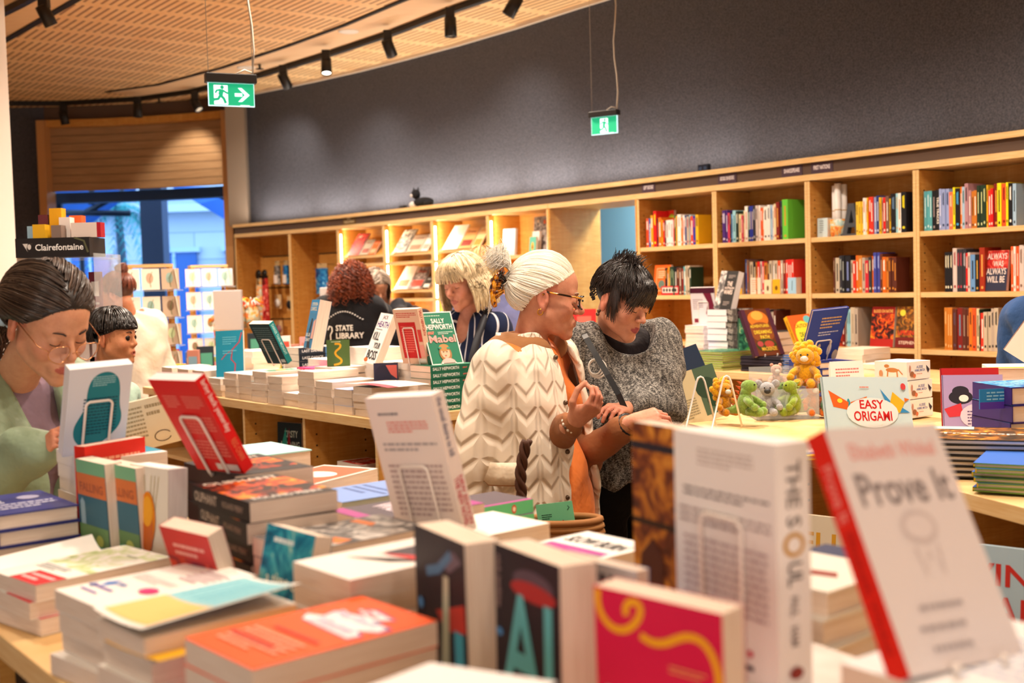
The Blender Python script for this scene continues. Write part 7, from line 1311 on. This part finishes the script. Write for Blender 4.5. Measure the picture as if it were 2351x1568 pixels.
# ===== young woman at the left
def young_woman():
    h = Human((-1.27, 2.92), -32, .97, head_pos=wpt(108, 738, 2.70), head_heading=-36, pitch=30, roll=4, hs=1.06, lean=.05, w=.97,
              arms={'R': dict(e=wpt(-25, 1080, 2.65), w=wpt(92, 1030, 2.60), t=wpt(150, 985, 2.56), up=(-.2, -.8, .4), hand=dict(curl=(50, 55, 58, 60), thumb=(.2, .8), pinch=.4)), 'L': dict(e=wpt(225, 1120, 3.1), w=wpt(262, 1060, 2.88), t=wpt(285, 1010, 2.84), up=(.5, .5, .3), hand=dict(curl=(30, 35, 40, 45)))},
              label='young woman with dark tied-back hair and round glasses in a sage jacket, reading')
    h.body(.0032, 'dda07c', 'b8544c', 'd0745c'); h.face_bits('3a2820', '1a1210', .0020)
    h.cloth('trousers', lambda P: su(np.maximum(h.legs(P, .016), P[:, 2]-.9), np.maximum(h.torso(P, .006), P[:, 2]-.95), .03), .009, m_cloth('plain', '2c3440'), lo=(-.4, -.3, .06), hi=(.4, .4, 1.0))
    nk = (0, .085, 1.40)
    h.cloth('mauve_tee', lambda P: sd(np.maximum(h.torso(P, .012, .055), .9-P[:, 2]), ell(P, (0, .10, 1.40), (.07, .09, .07)), .01), .006, m_cloth('plain', '8c7484'), lo=(-.35, -.3, .85), hi=(.35, .4, 1.45), fold=.003)
    def jk(P):
        d = su(h.torso(P, .040, .06), cap(P, (0, 0, 1.05), (0, 0, .82), .17, .185), .06)
        for i in (0, 1): d = su(d, su(cap(P, h.sh[i], h.el[i], .078, .075), cap(P, h.el[i], h.wr[i]-(h.wr[i]-h.el[i])*.05, .072, .052), .04), .05)
        d = np.maximum(d, .80-P[:, 2]); op = np.maximum(np.abs(P[:, 0]+.01)-np.interp(P[:, 2], [.8, 1.1, 1.3, 1.45], [.02, .03, .05, .08]).astype(F4), -(P[:, 1]-.02)); d = sd(d, op, .015); return sd(d, ell(P, (0, .05, 1.43), (.088, .10, .09)), .012)
    h.cloth('sage_jacket', jk, .006, m_cloth('satin', '8c9e82'), lo=(-.6, -.4, .7), hi=(.6, .75, 1.5), fold=.010)
    def hood(P): t = ell(P, (0, -.06, 1.35), (.15, .12, .065)); return sd(sd(t, ell(P, (0, .02, 1.42), (.105, .10, .10)), .01), np.maximum(np.abs(P[:, 0])-.06, -P[:, 1]), .01)
    h.cloth('grey_hood', hood, .005, m_cloth('plain', '98989c'), lo=(-.25, -.3, 1.2), hi=(.25, .2, 1.5), fold=.006)
    hl = lambda P: zl(P, [-.12, -.06, -.035, .0, .03, .06, .08, .1], [-.06, -.05, -.005, .014, .02, .046, .074, .088])
    h.hair_sdf('hair_base', cap_f(hl), .004, '1e1612', rough=.35); G = np.array([0, -.85, -.5]); P_ = []
    for d in hroots(1700, [-.12, -.06, -.035, .0, .03, .06, .08, .1], [-.06, -.05, -.005, .014, .02, .046, .074, .088], -.75):
        s0 = 1 if d[0] > .05 else -1; b = random.uniform(.004, .015); mid = np.array([s0*.75+d[0]*.2, -.15, .55]); P_.append([SC(slerp(slerp(d, mid, min(1, t*1.2)), G, t**1.3), .002+b*math.sin(math.pi*t)**.7) for t in np.linspace(0, .98, 12)])
    for _ in range(180): 
        c = SC(G, .0)+np.array([random.gauss(0, .014), 0, random.gauss(0, .012)]); L_ = random.uniform(.12, .2); P_.append([c+np.array([random.gauss(0, .012)*t, -.075*math.sin(t*1.5), -L_*t*t]) for t in np.linspace(0, 1, 9)])
    h.strands('hair', P_, '2a1e18', .0017, .35, .3, '5a4638', taper=False)
    m = MB(); c = SC(G, .016)
    for q in range(26):
        t = q/26*2*math.pi; rr = .034+.009*math.sin(q*2.7); m.ball(h.hp(c+np.array([rr*math.cos(t), -.004+.012*math.sin(q*1.9), rr*math.sin(t)])), (.017, .015, .017), m_cloth('satin', 'b4ccdc'), 10)
    m.build('scrunchie', h.root)
    g = MB(); GD = plain('e0a070', .2, .5, .9); LN = special('lens') if 'lens' in MATS else None
    if LN is None:
        q = NT('lens', .03, .6); q.b.inputs['Alpha'].default_value = .25; q.base('e8b8b0'); MATS['lens'] = q.m; LN = q.m
    for sx in (-1, 1):
        pts = [h.hp((sx*(.033+.025*math.cos(t)), .120-.010*abs(math.cos(t)), -.010+.021*math.sin(t))) for t in np.linspace(0, 2*math.pi, 24, endpoint=False)]; g.tube(pts, .0013, GD, 6, close=True); g.tube([h.hp((sx*.058, .110, -.004)), h.hp((sx*.074, .09, .002)), h.hp((sx*.078, -.002, .018))], .0013, GD, 6); MB().add(pts, [tuple(range(24))], LN).build('lens', h.root)
    g.tube([h.hp((-.009, .121, -.008)), h.hp((0, .124, -.004)), h.hp((.009, .121, -.008))], .0013, GD, 6); g.build('glasses_frame', h.root); return h
# ===== boy, blonde woman, workers and shoppers further back
def boy():
    h = Human((-1.66, 4.80), -15, .84, head_pos=wpt(258, 775, 4.72), head_heading=-8, pitch=2, hs=.93, open_mouth=True, child=True, label='young boy with a black bowl haircut, mouth open, in profile')
    h.body(.0045, 'd89468', 'b05848', 'd07858'); h.face_bits('2a1c18', '181010', .0018); eye = MB()
    for sx in (-1, 1): eye.ball(h.hp((sx*.0305, .0795, .001)), .0142, plain('201410', .15), 12)
    eye.build('eyes', h.root)
    h.cloth('tee_shirt', lambda P: sd(np.maximum(np.minimum(h.torso(P, .02), np.minimum(cap(P, h.sh[0], h.el[0], .055), cap(P, h.sh[1], h.el[1], .055))), .68-P[:, 2]), sph(P, (0, .03, 1.22), .07), .01), .008, m_cloth('plain', 'a8c4b4'), fold=.004)
    h.cloth('trousers', lambda P: su(np.maximum(h.legs(P, .018), P[:, 2]-.76), np.maximum(h.torso(P, .006), P[:, 2]-.8), .03), .01, m_cloth('plain', '303848'), lo=(-.4, -.3, .06), hi=(.4, .4, .9))
    hl = lambda P: zl(P, [-.12, -.05, -.03, .02, .05, .1], [-.05, -.045, .005, .02, .035, .038])
    h.hair_sdf('hair_base', cap_f(hl), .005, '15100e', rough=.3); P_ = []
    for d in roots(700, lambda d: d[2] > -.1 and not (d[2] < .15 and d[1] > .3)):
        az = math.atan2(d[0], d[1]); el_ = .08 if abs(az) < 1.1 else (-.0 if abs(az) < 1.9 else -.55); e = np.array([math.sin(az), math.cos(az), el_]); P_.append([SC(slerp(d, e, t), .006+.008*math.sin(math.pi*t)) for t in np.linspace(0, 1, 7)])
    h.strands('hair', P_, '1a1412', .0026, .35, .28, '302824', taper=False); return h
def blonde():
    h = Human((-.20, 5.72), -120, 1.0, head_pos=wpt(1064, 648, 5.62), head_heading=-128, pitch=16, roll=4, hs=1.05, old=True,
              arms={'R': dict(e=wpt(1020, 850, 5.5), w=wpt(1030, 900, 5.35), t=wpt(1060, 910, 5.3)), 'L': dict(e=wpt(1150, 860, 5.7), w=wpt(1110, 900, 5.5), t=wpt(1090, 905, 5.4))},
              label='woman with shoulder-length blonde hair in a navy striped shirt, looking down')
    h.body(.0048, 'cc9078', 'a86058', 'c87868'); h.face_bits('8a7058', '3a2c24', .002)
    h.cloth('striped_shirt', lambda P: sd(sd(np.maximum(su(h.torso(P, .022, .055), np.minimum(su(cap(P, h.sh[0], h.el[0], .062), cap(P, h.el[0], h.wr[0], .055, .04), .03), su(cap(P, h.sh[1], h.el[1], .062), cap(P, h.el[1], h.wr[1], .055, .04), .03)), .04), .8-P[:, 2]), ell(P, (0, .10, 1.40), (.05, .09, .14)), .01), sph(P, (0, .01, 1.47), .075), .01), .008, m_cloth('stripe', '1c2748', 'dce0ec'), fold=.006)
    h.cloth('trousers', lambda P: su(np.maximum(h.legs(P, .018), P[:, 2]-.9), np.maximum(h.torso(P, .006), P[:, 2]-.95), .03), .012, m_cloth('plain', '20242c'), lo=(-.4, -.3, .06), hi=(.4, .4, 1.0))
    s_ = [h.Mi @ Vector(wpt(*p)) for p in ((1122, 712, 5.75), (1112, 730, 5.56), (1098, 770, 5.5), (1085, 820, 5.46), (1075, 880, 5.46))]; m = MB().tube(s_, .018, plain('22242c', .6), 6); m.build('bag_strap', h.root)
    hl = lambda P: zl(P, [-.12, -.03, .0, .05, .08, .1], [-.09, -.08, .0, .04, .07, .08])
    h.hair_sdf('hair_base', cap_f(hl), .005, 'c8b088', rough=.5); P_ = []
    for d in roots(1500, lambda d: d[2] > -.2 and not (d[1] > .45 and d[2] < .6)):
        az = math.atan2(d[0], d[1]); az = math.copysign(max(abs(az), .95), az if abs(az) > .05 else random.choice((-1, 1))); e = np.array([math.sin(az), math.cos(az), -.05]); p = [SC(slerp(d, e, t), .008+.016*math.sin(math.pi*t*.6)) for t in np.linspace(0, 1, 6)]; q = p[-1]; L_ = random.uniform(.10, .155); wv = random.uniform(0, 6)
        for t in np.linspace(.15, 1, 8): p.append(q+np.array([math.sin(az)*(.02*math.sin(t*2.2)), math.cos(az)*.012*t-.006*t, -L_*t])+np.array([.004*math.sin(wv+t*5), .004*math.cos(wv+t*5), 0]))
        P_.append(p)
    for _ in range(170):
        x = random.uniform(-.07, .07); t0 = SC((x*6, .5, 1), .010); P_.append([t0+(np.array([x*1.2+.01, .100-5*x*x, random.uniform(.02, .045)])-t0)*t+np.array([0, .022, .014])*math.sin(math.pi*t) for t in np.linspace(0, 1, 8)])
    h.strands('hair', P_, 'f0dcb4', .0024, .22, .45, 'b49c78', taper=False); return h
def simple(pos, heading, k, hp, hh, pitch, hs, label, top, topname, hairfn, arms=None, skin='d09878', zcut=.82, g=.022, trousers='22242c', extra=None, vox=.006, mat_=None):
    h = Human(pos, heading, k, head_pos=hp, head_heading=hh, pitch=pitch, hs=hs, label=label, arms=arms); h.body(vox, skin, 'b06858', 'c87860')
    def tp(P):
        s_ = [su(cap(P, h.sh[i], h.el[i], .060*k, .055*k), cap(P, h.el[i], h.wr[i], .052*k, .038*k), .03) for i in (0, 1)]; return sd(np.maximum(su(h.torso(P, g), np.minimum(*s_), .04), zcut-P[:, 2]), sph(P, (0, h.lean*.8+.02, 1.46*k), .085), .01)
    h.cloth(topname, tp, .009, mat_ or m_cloth('plain', top), fold=.006)
    h.cloth('trousers', lambda P: su(np.maximum(h.legs(P, .018), P[:, 2]-.9*k), np.maximum(h.torso(P, .006), P[:, 2]-.95*k), .03), .012, m_cloth('plain', trousers), lo=(-.4, -.3, .06), hi=(.4, .4, 1.0))
    hairfn(h)
    if extra: extra(h)
    return h
def curls(n, col, col2, R_=.03, r=.0028, drop=-.55):
    def f(h):
        h.hair_sdf('hair_base', lambda P: np.maximum(ell(P, (0, -.018, .025), (.095, .11, .105)), zl(P, [-.15, -.02, .03, .1], [-.1, -.06, .02, .06])), .008, col, lo=(-.2, -.2, -.2)); P_ = []
        for d in roots(n, lambda d: d[2] > drop and not (d[1] > .4 and d[2] < .5)):
            s0 = SC(d, R_*random.uniform(.25, 1)); L_ = random.uniform(.05, .09); ph = random.uniform(0, 6.3); o = np.array([d[0]*.4, d[1]*.4, -1]); o /= np.linalg.norm(o); P_.append([s0+o*L_*t+.009*np.array([math.cos(ph+t*16), math.sin(ph+t*16), .3*math.sin(ph+t*9)]) for t in np.linspace(0, 1, 15)])
        h.strands('curly_hair', P_, col, r, .35, .4, col2)
    return f
def longhair(n, col, col2, L0=.12, front=False, part=True):
    def f(h):
        h.hair_sdf('hair_base', cap_f(lambda P: zl(P, [-.12, -.03, .0, .05, .1], [-.09, -.08, .0, .05, .08])), .006, col); P_ = []
        for d in roots(n, lambda d: d[2] > -.2 and not (d[1] > .45 and d[2] < .6)):
            az = math.atan2(d[0], d[1]); az = math.copysign(max(abs(az), 1.1), az); e = np.array([math.sin(az), math.cos(az), -.05]); p = [SC(slerp(d, e, t), .006+.014*math.sin(math.pi*t*.6)) for t in np.linspace(0, 1, 6)]; q = p[-1]; L_ = L0*random.uniform(.7, 1.1)
            P_.append(p+[q+np.array([math.sin(az)*.015*math.sin(t*2.2), 0, -L_*t]) for t in np.linspace(.2, 1, 6)])
        h.strands('hair', P_, col, .003, .25, .45, col2, taper=False)
    return f
def bun(h):
    h.hair_sdf('hair_base', cap_f(lambda P: zl(P, [-.12, -.04, -.02, .03, .08, .1], [-.06, -.05, .01, .03, .07, .08])), .006, '4c2418'); G = (0, -.55, .85); P_ = [[SC(slerp(d, G, t), .004+.01*math.sin(math.pi*t)) for t in np.linspace(0, .95, 8)] for d in roots(600, lambda d: d[2] > (.6 if d[1] > .4 else -.3))]
    c = SC(G, .018)
    for _ in range(160): a, b = random.uniform(0, 6.3), random.uniform(-1.3, 1.3); P_.append([c+.036*np.array([math.cos(a+t*3)*math.cos(b), math.sin(a+t*3)*math.cos(b), math.sin(b+t*.6)]) for t in np.linspace(0, 1, 8)])
    h.strands('bun_hair', P_, '5a2c1c', .0026, .3, .4, '8a4830', taper=False)
woman_one(); woman_two(); young_woman(); boy(); blonde()
def shirt_print(h):
    """state library print on the back of the T-shirt"""
    items = [('t', 'STATE', .22, .50, .62, .62, 'f2f0ea'), ('t', 'LIBRARY', .22, .34, .86, .46, 'f2f0ea'), ('t', 'NSW', .22, .18, .52, .30, 'f2f0ea'), ('l', [(.02, .52), (.06, .60), (.12, .58), (.13, .5), (.08, .42), (.08, .28)], .008, 'f2f0ea'), ('e', .08, .2, .012, .015, 'f2f0ea')]
    m = MB(); w_, hh = .27, .30; g = MB(); g.design((0, 0, 0), (w_, 0, 0), (0, 0, hh), items, 0)
    for i in range(16):
        t = i/15; x = -.02+.84*t; y = .72+.17*math.sin(math.pi*min(1, t*1.02)); g.design((0, 0, 0), (w_, 0, 0), (0, 0, hh), [('r', x, y, x+.035, y+.022, 'e0deda')], 0)
    k = h.k; vs = []
    for x, y, z in g.v:
        X = x-.125; Z = z+1.13; lo_, hi_ = -.4, -.05
        for _ in range(16):
            mid = (lo_+hi_)/2; dd = float(h.torso(np.array([[X, mid, Z]], dtype=F4), .022)[0]); lo_, hi_ = (mid, hi_) if dd > 0 else (lo_, mid)
        vs.append((X, hi_-.012, Z))
    g.v = vs; g.build('shirt_print', h.root)
simple((-1.02, 7.42), 88, 1.06, wpt(808, 660, 7.42), 80, 8, 1.12, 'shop worker with curly auburn hair in a black printed T-shirt, seen from behind', '1a1a1e', 'black_tee', curls(900, '4a1c10', 'a04c28', .034), extra=shirt_print, zcut=.95,
       arms={'R': dict(e=wpt(878, 720, 7.5), w=wpt(895, 735, 7.75), t=wpt(880, 715, 7.9)), 'L': dict(e=wpt(745, 790, 7.5), w=wpt(755, 800, 7.8), t=wpt(770, 800, 7.95))})
simple((-.80, 8.75), -80, .97, wpt(862, 660, 8.5), -60, 30, 1.05, 'person with straight grey hair in a black top behind the curly haired worker', '1c1c22', 'black_top', longhair(500, '8a7868', 'b8a898'), arms={'R': dict(e=wpt(850, 730, 8.4), w=wpt(870, 760, 8.2), t=wpt(880, 770, 8.1)), 'L': dict(e=wpt(915, 705, 8.45), w=wpt(930, 735, 8.2), t=wpt(925, 745, 8.1))})
simple((-.14, 7.0), 95, 1.04, wpt(1108, 618, 6.95), 100, 5, 1.03, 'shopper with streaked light brown hair behind the blonde woman', '8890c8', 'lilac_top', longhair(500, '9a7040', 'd8b878'))
simple((-2.25, 6.95), 140, 1.0, wpt(272, 678, 6.85), 165, 18, 1.0, 'woman with a reddish-brown bun in a cream coat, seen from behind', 'd8cebf', 'cream_coat', bun, zcut=.55, g=.055, skin='c88868')
simple((2.0, 4.3), -150, 1.02, (1.96, 4.2, 1.62), -140, 10, 1.0, 'person in a navy shirt standing half outside the right edge', '284a7c', 'navy_shirt', longhair(200, '3a2c20', '5a4838', .03), zcut=.85)
simple((-3.3, 7.6), 60, .9, wpt(42, 660, 7.7), 60, 0, 1.0, 'shopper in pink behind the young woman, almost hidden', 'd8a8a0', 'pink_top', longhair(150, 'b89888', 'd8c0b0', .05))
# basket bag with the green card on the older woman's arm
bc = onY(1292, 1222, 3.0); r = empty('basket_bag', Matrix.Translation((bc.x, bc.y, bc.z-.10)), 'woven brown basket bag with braided handle carried by the older woman', 'bag')
m = MB()
for i in range(9):
    z = i*.0165; rx_, ry_ = .095+.0012*i*(9-i)*.3, .055; m.tube([(rx_*math.cos(t), ry_*math.sin(t), z) for t in np.linspace(0, 2*math.pi, 28, endpoint=False)], .0098, plain('b07c48' if i % 2 else 'a06c3c', .8), 6, close=True)
m.build('basket', r)
m = MB()
for q in range(3):
    m.tube([(-.085+.008*math.sin(t*14+q*2.1)-.02*math.sin(t*3.1), -.0+.006*math.cos(t*14+q*2.1), .12+.22*t) for t in np.linspace(0, 1, 30)], .008, plain('4c2c1c', .7), 6)
m.build('braided_handle', r)
gc = MB(); gc.box((0, 0, 0), (.095, .001, .11), '84ecc0'); gc.design((0, -.0004, 0), (.095, 0, 0), (0, 0, .11), [('L', .12, .62, .4, .76, 3, '285c48'), ('l', [(.62, .3), (.68, .5), (.74, .42), (.66, .36)], .003, '8c3040'), ('e', .69, .55, .03, .03, '8c3040'), ('l', [(.84, .8), (.9, .86), (.86, .9)], .002, '285c48')])
tag(gc.build('gift_card', None, Matrix.Translation((bc.x-.055, bc.y-.01, bc.z-.035)) @ Matrix.Rotation(math.radians(-10), 4, 'Z') @ Matrix.Rotation(math.radians(-7), 4, 'Y')), 'mint green card with a small red figure sticking out of the basket bag', 'card')
# open book held by the young woman
M = standM(wpt(352, 1038, 2.62), 22, -22, 12, .14, .02); o = MB(); o.box((-.002, 0, -.004), (.14, .125, 0), 'e8dcc0')
o.design((0, 0, .0001), (.138, 0, 0), (0, .125, 0), [('L', .55, .62, .9, .92, 2, 'a89878'), ('L', .1, .15, .5, .9, 9, 'b0a080'), ('l', [(.72+.13*math.cos(t), .2+.11*math.sin(t)) for t in np.linspace(.4, 5.9, 16)], .0022, '6a5a48')])
tag(o.build('open_paperback', None, M), 'cream open paperback with a brown ring mark held by the young woman', 'book')
# ---------------------------------------------------------------- stationery tower, card spinners, counter things
tw = onY(160, 560, 4.9); r = empty('stationery_tower', Matrix.Translation((tw.x, tw.y, .036)), 'clear acrylic stationery tower with a black Clairefontaine header'.replace('Clairefontaine', 'branded'), 'display stand')
MB().box((-.15, -.16, -.036), (.15, .16, .9), 'e8e4e0').build('base', r)
for x in (-.155, .152): MB().box((x, -.16, .9), (x+.004, .16, 1.68), 'acrylic').build('side_panel', r)
for z in (.9, 1.14, 1.4, 1.66): MB().box((-.155, -.16, z), (.155, .16, z+.005), 'acrylic').build('shelf', r)
m = MB(); m.box((-.157, -.165, 1.668), (.14, .02, 1.745), '221c1a'); m.design((-.157, -.1655, 1.668), (.297, 0, 0), (0, 0, .077), [('p', [(.08, .75), (.24, .75), (.165, .25)], '38302c'), ('p', [(.10, .72), (.17, .72), (.15, .45), (.165, .3)], 'd8d0c8'), ('e', .19, .55, .025, .14, 'd8d0c8'), ('t', 'Clairefontaine', .27, .34, .92, .68, 'f4f0ec'), ('l', [(.8, .98), (.93, .8), (.98, .2)], .008, '5c5c40')]); m.build('header', r)
for k, (x, w_, h_, y, c, nm) in enumerate([(-.125, .035, .05, -.12, '9ab8c8', 'blue'), (-.095, .05, .055, -.14, 'e8b020', 'yellow square'), (-.11, .04, .1, -.04, '6a2c30', 'dark red'), (-.06, .05, .125, -.05, 'e8a818', 'tall amber'), (-.01, .045, .085, -.08, 'f0e4dc', 'cream'), (.01, .05, .095, -.02, 'e8642c', 'orange'), (-.02, .04, .05, -.14, '8a7468', 'taupe'), (.045, .12, .06, -.10, 'f0dcd0', 'long cream and red')]):
    mb_ = MB().box((0, 0, 0), (w_, .05, h_), c)
    if k == 7: mb_.box((w_-.015, -.0005, 0), (w_+.0005, .0505, h_), 'b81828')
    tag(mb_.build('ink_box', None, Matrix.Translation((tw.x+x, tw.y+y, 1.7822))), '%s box standing on top of the stationery tower' % nm, 'box', 'boxes on the stationery tower')
for k, (z, x, w_, h_, c) in enumerate([(1.406, -.02, .1, .16, '2c4c9c'), (1.406, .09, .05, .2, '7a2838'), (1.406, -.13, .09, .12, 'e8dcd0'), (1.146, -.0, .1, .2, 'f0e4dc'), (1.146, .08, .06, .22, 'd89088'), (.906, .0, .12, .2, 'e0a0a0')]):
    tag(MB().box((0, 0, 0), (w_, .02, h_), c).design((0, -.0003, 0), (w_, 0, 0), (0, 0, h_), [('r', .2, .5, .8, .8, 'f0e8e0'), ('L', .2, .1, .8, .4, 3, 'c8c0b8')]).build('notebook', None, Matrix.Translation((tw.x+x, tw.y-.05, z+.036))), ['blue notebook', 'plum notebook', 'cream notebook', 'pale pink notebook', 'salmon notebook', 'rose notebook'][k]+' inside the clear tower, %s tier' % ('upper', 'upper', 'upper', 'middle', 'middle', 'lower')[k], 'notebook', 'notebooks in the clear tower')
def spinner(px, Y, label, z0, z1, cols, rows, tint, nm):
    p = onY(px, 650, Y); r = empty('card_spinner', Matrix.Translation((p.x, p.y, z0)), label, 'card spinner', 'revolving card stands'); H_ = z1-z0
    m = MB()
    for sx in (-1, 1):
        for sy in (-1, 1): m.box((sx*.13-.012, sy*.13-.012, 0), (sx*.13+.012, sy*.13+.012, H_), 'birch')
    m.box((-.145, -.145, H_-.02), (.145, .145, H_), 'birch_edge').box((-.145, -.145, 0), (.145, .145, .02), 'birch'); m.build('frame', r, None)
    r.rotation_euler = (0, 0, .35)
    for i in range(rows):
        z = H_-.17-i*.185; MB().box((-.2, -.18, z-.012), (.2, -.16, z-.004), 'acrylic').box((.16, -.2, z-.012), (.18, .2, z-.004), 'acrylic').build('tray', r)
        for j in range(cols):
            x = -.19+j*.38/cols; c = tint[(i*cols+j) % len(tint)]
            b = MB().box((0, 0, 0), (.38/cols-.012, .006, .14), c).design((0, -.0003, 0), (.38/cols-.012, 0, 0), (0, 0, .14), [('e', .45, .55, .2, .25, ['c8d8a8', 'd8a890', '98b8b0', '8a7058'][(i+j) % 4]), ('l', [(.5, .1), (.45, .5), (.6, .85)], .004, '607848')])
            Mb = r.matrix_world if False else Matrix.Translation((p.x, p.y, z0)) @ Matrix.Rotation(.35, 4, 'Z'); tag(b.build('greeting_card', None, Mb @ Matrix.Translation((x, -.172, z)) @ Matrix.Rotation(math.radians(-8), 4, 'X')), 'greeting card, front column %d, row %d down, on the %s' % (j+1, i+1, nm), 'card', 'greeting cards on the '+nm)
            tag(b.build('greeting_card', None, Mb @ Matrix.Rotation(math.pi/2, 4, 'Z') @ Matrix.Translation((x, -.172, z)) @ Matrix.Rotation(math.radians(-8), 4, 'X')), 'greeting card, side column %d, row %d down, on the %s' % (j+1, i+1, nm), 'card', 'greeting cards on the '+nm)
spinner(345, 8.0, 'timber-framed card spinner with botanical cards before the window', .9, 1.74, 3, 4, ['f4f2e4', 'f0ead8', 'c8b098'], 'near spinner')
spinner(478, 9.6, 'timber-framed card spinner further right before the window', .9, 1.76, 3, 4, ['f0dcd4', 'e8e4e0', 'c8d4d8'], 'far spinner')
# monitors, jar shapes and goods on the counter
def cpt(u, v, z=.95): return Vector((-2.1, 8.5, 0))+Vector((.9, -.44, 0)).normalized()*u+Vector((.44, .9, 0)).normalized()*v+K*z
for (px, Y, z, w_, nm) in ((523, 8.75, 1.42, .2, 'left'), (770, 8.6, 1.42, .2, 'right')):
    p = onY(px, 690, Y); r = empty('monitor', frame(Vector((p.x, p.y, .952)), Vector((.85, -.4, 0)).normalized(), Vector((.4, .85, 0)).normalized(), K), 'grey back of a shop monitor on the %s side of the counter' % nm, 'monitor', 'counter monitors')
    MB().box((-.1, -.07, 0), (.1, .07, .012), '9a9690').build('foot', r); MB().tube([(0, .02, .01), (0, .03, .4)], .016, '9a9690', 10).build('stand', r); MB().box((-.13, -.01, .30), (.13, .012, .60), plain('b4acaa', .35, .5)).build('screen', r, None, bevel=.006)
rs = random.Random(5); pal = ['d85040', 'e8c040', '58a890', 'f0e8e0', '4868a8', 'c88878', '88b0c8', '2c3840', 'e8a0a0', 'b8c060']
for i in range(30):
    px = 385+i*11.5+rs.uniform(-4, 4); Y = 7.75+rs.uniform(-.2, .5)+(.6 if px > 560 else 0); z0 = .902 if px < 560 else .952; p = onY(px, 700, Y); h_ = rs.uniform(.08, .3); w_ = rs.uniform(.06, .12); c = pal[i % len(pal)]; c2 = pal[(i*3+1) % len(pal)]
    nm = ['gift_box', 'notebook', 'candle_tin', 'picture_book'][i % 4]; lab = '%s by the counter, %s' % (nm.replace('_', ' '), CN.get(c, ['red', 'yellow', 'green', 'white', 'blue', 'terracotta', 'sky blue', 'slate', 'pink', 'lime'][i % 10])); m = MB()
    if i % 4 == 2: m.lathe([(w_/2, 0), (w_/2, h_*.5), (w_/2*.95, h_*.52), (w_/2*.95, h_*.6)], c, 20)
    else: m.box((-w_/2, -.02, 0), (w_/2, .02, h_), c); m.design((-w_/2, -.0204, 0), (w_, 0, 0), (0, 0, h_), [('r', .12, .55, .88, .85, c2), ('e', .5, .3, .2, .12, c2), ('L', .2, .05, .8, .15, 1, 'f0f0f0')])
    tag(m.build(nm, None, Matrix.Translation((p.x, p.y, z0+.0005)) @ Matrix.Rotation(rs.uniform(-.2, .6), 4, 'Z')), lab+', number %d from the left' % (i+1), nm.split('_')[-1], 'small goods around the counter')
# feather dusters / bright paper flowers by the strap bay
for k, (px, py) in enumerate(((548, 690), (578, 690), (505, 730))):
    p = onY(px, py, 9.3); r = empty('tassel_ornament', Matrix.Translation((p.x, p.y, p.z-.02)), 'bright orange and yellow tassel ornament, %s by the strap bay' % ['left', 'right', 'lowest'][k], 'ornament', 'tassel ornaments'); m = MB()
    for q in range(40): a = q*2.4; e = rs.uniform(-.1, 1.2); m.tube([(0, 0, .0), (.04*math.cos(a), .04*math.sin(a), .05*math.sin(e)+.02), (.09*math.cos(a), .09*math.sin(a), -.02+.06*math.sin(e))], [.004, .003], ['e87020', 'e8b020', 'd03020', 'b8c8c0'][q % 4], 4) if False else m.tube([(0, 0, 0), (.045*math.cos(a), .045*math.sin(a), .05*math.sin(e)), (.09*math.cos(a), .09*math.sin(a), -.03+.05*math.sin(e))], .005, ['e87020', 'e8b020', 'd03020', 'b8c8c0'][q % 4], 4)
    m.build('tassel', r); MB().lathe([(.05, -.2), (.055, 0), (.03, 0), (.03, -.19)], 'art:floral', 16).build('holder', r)
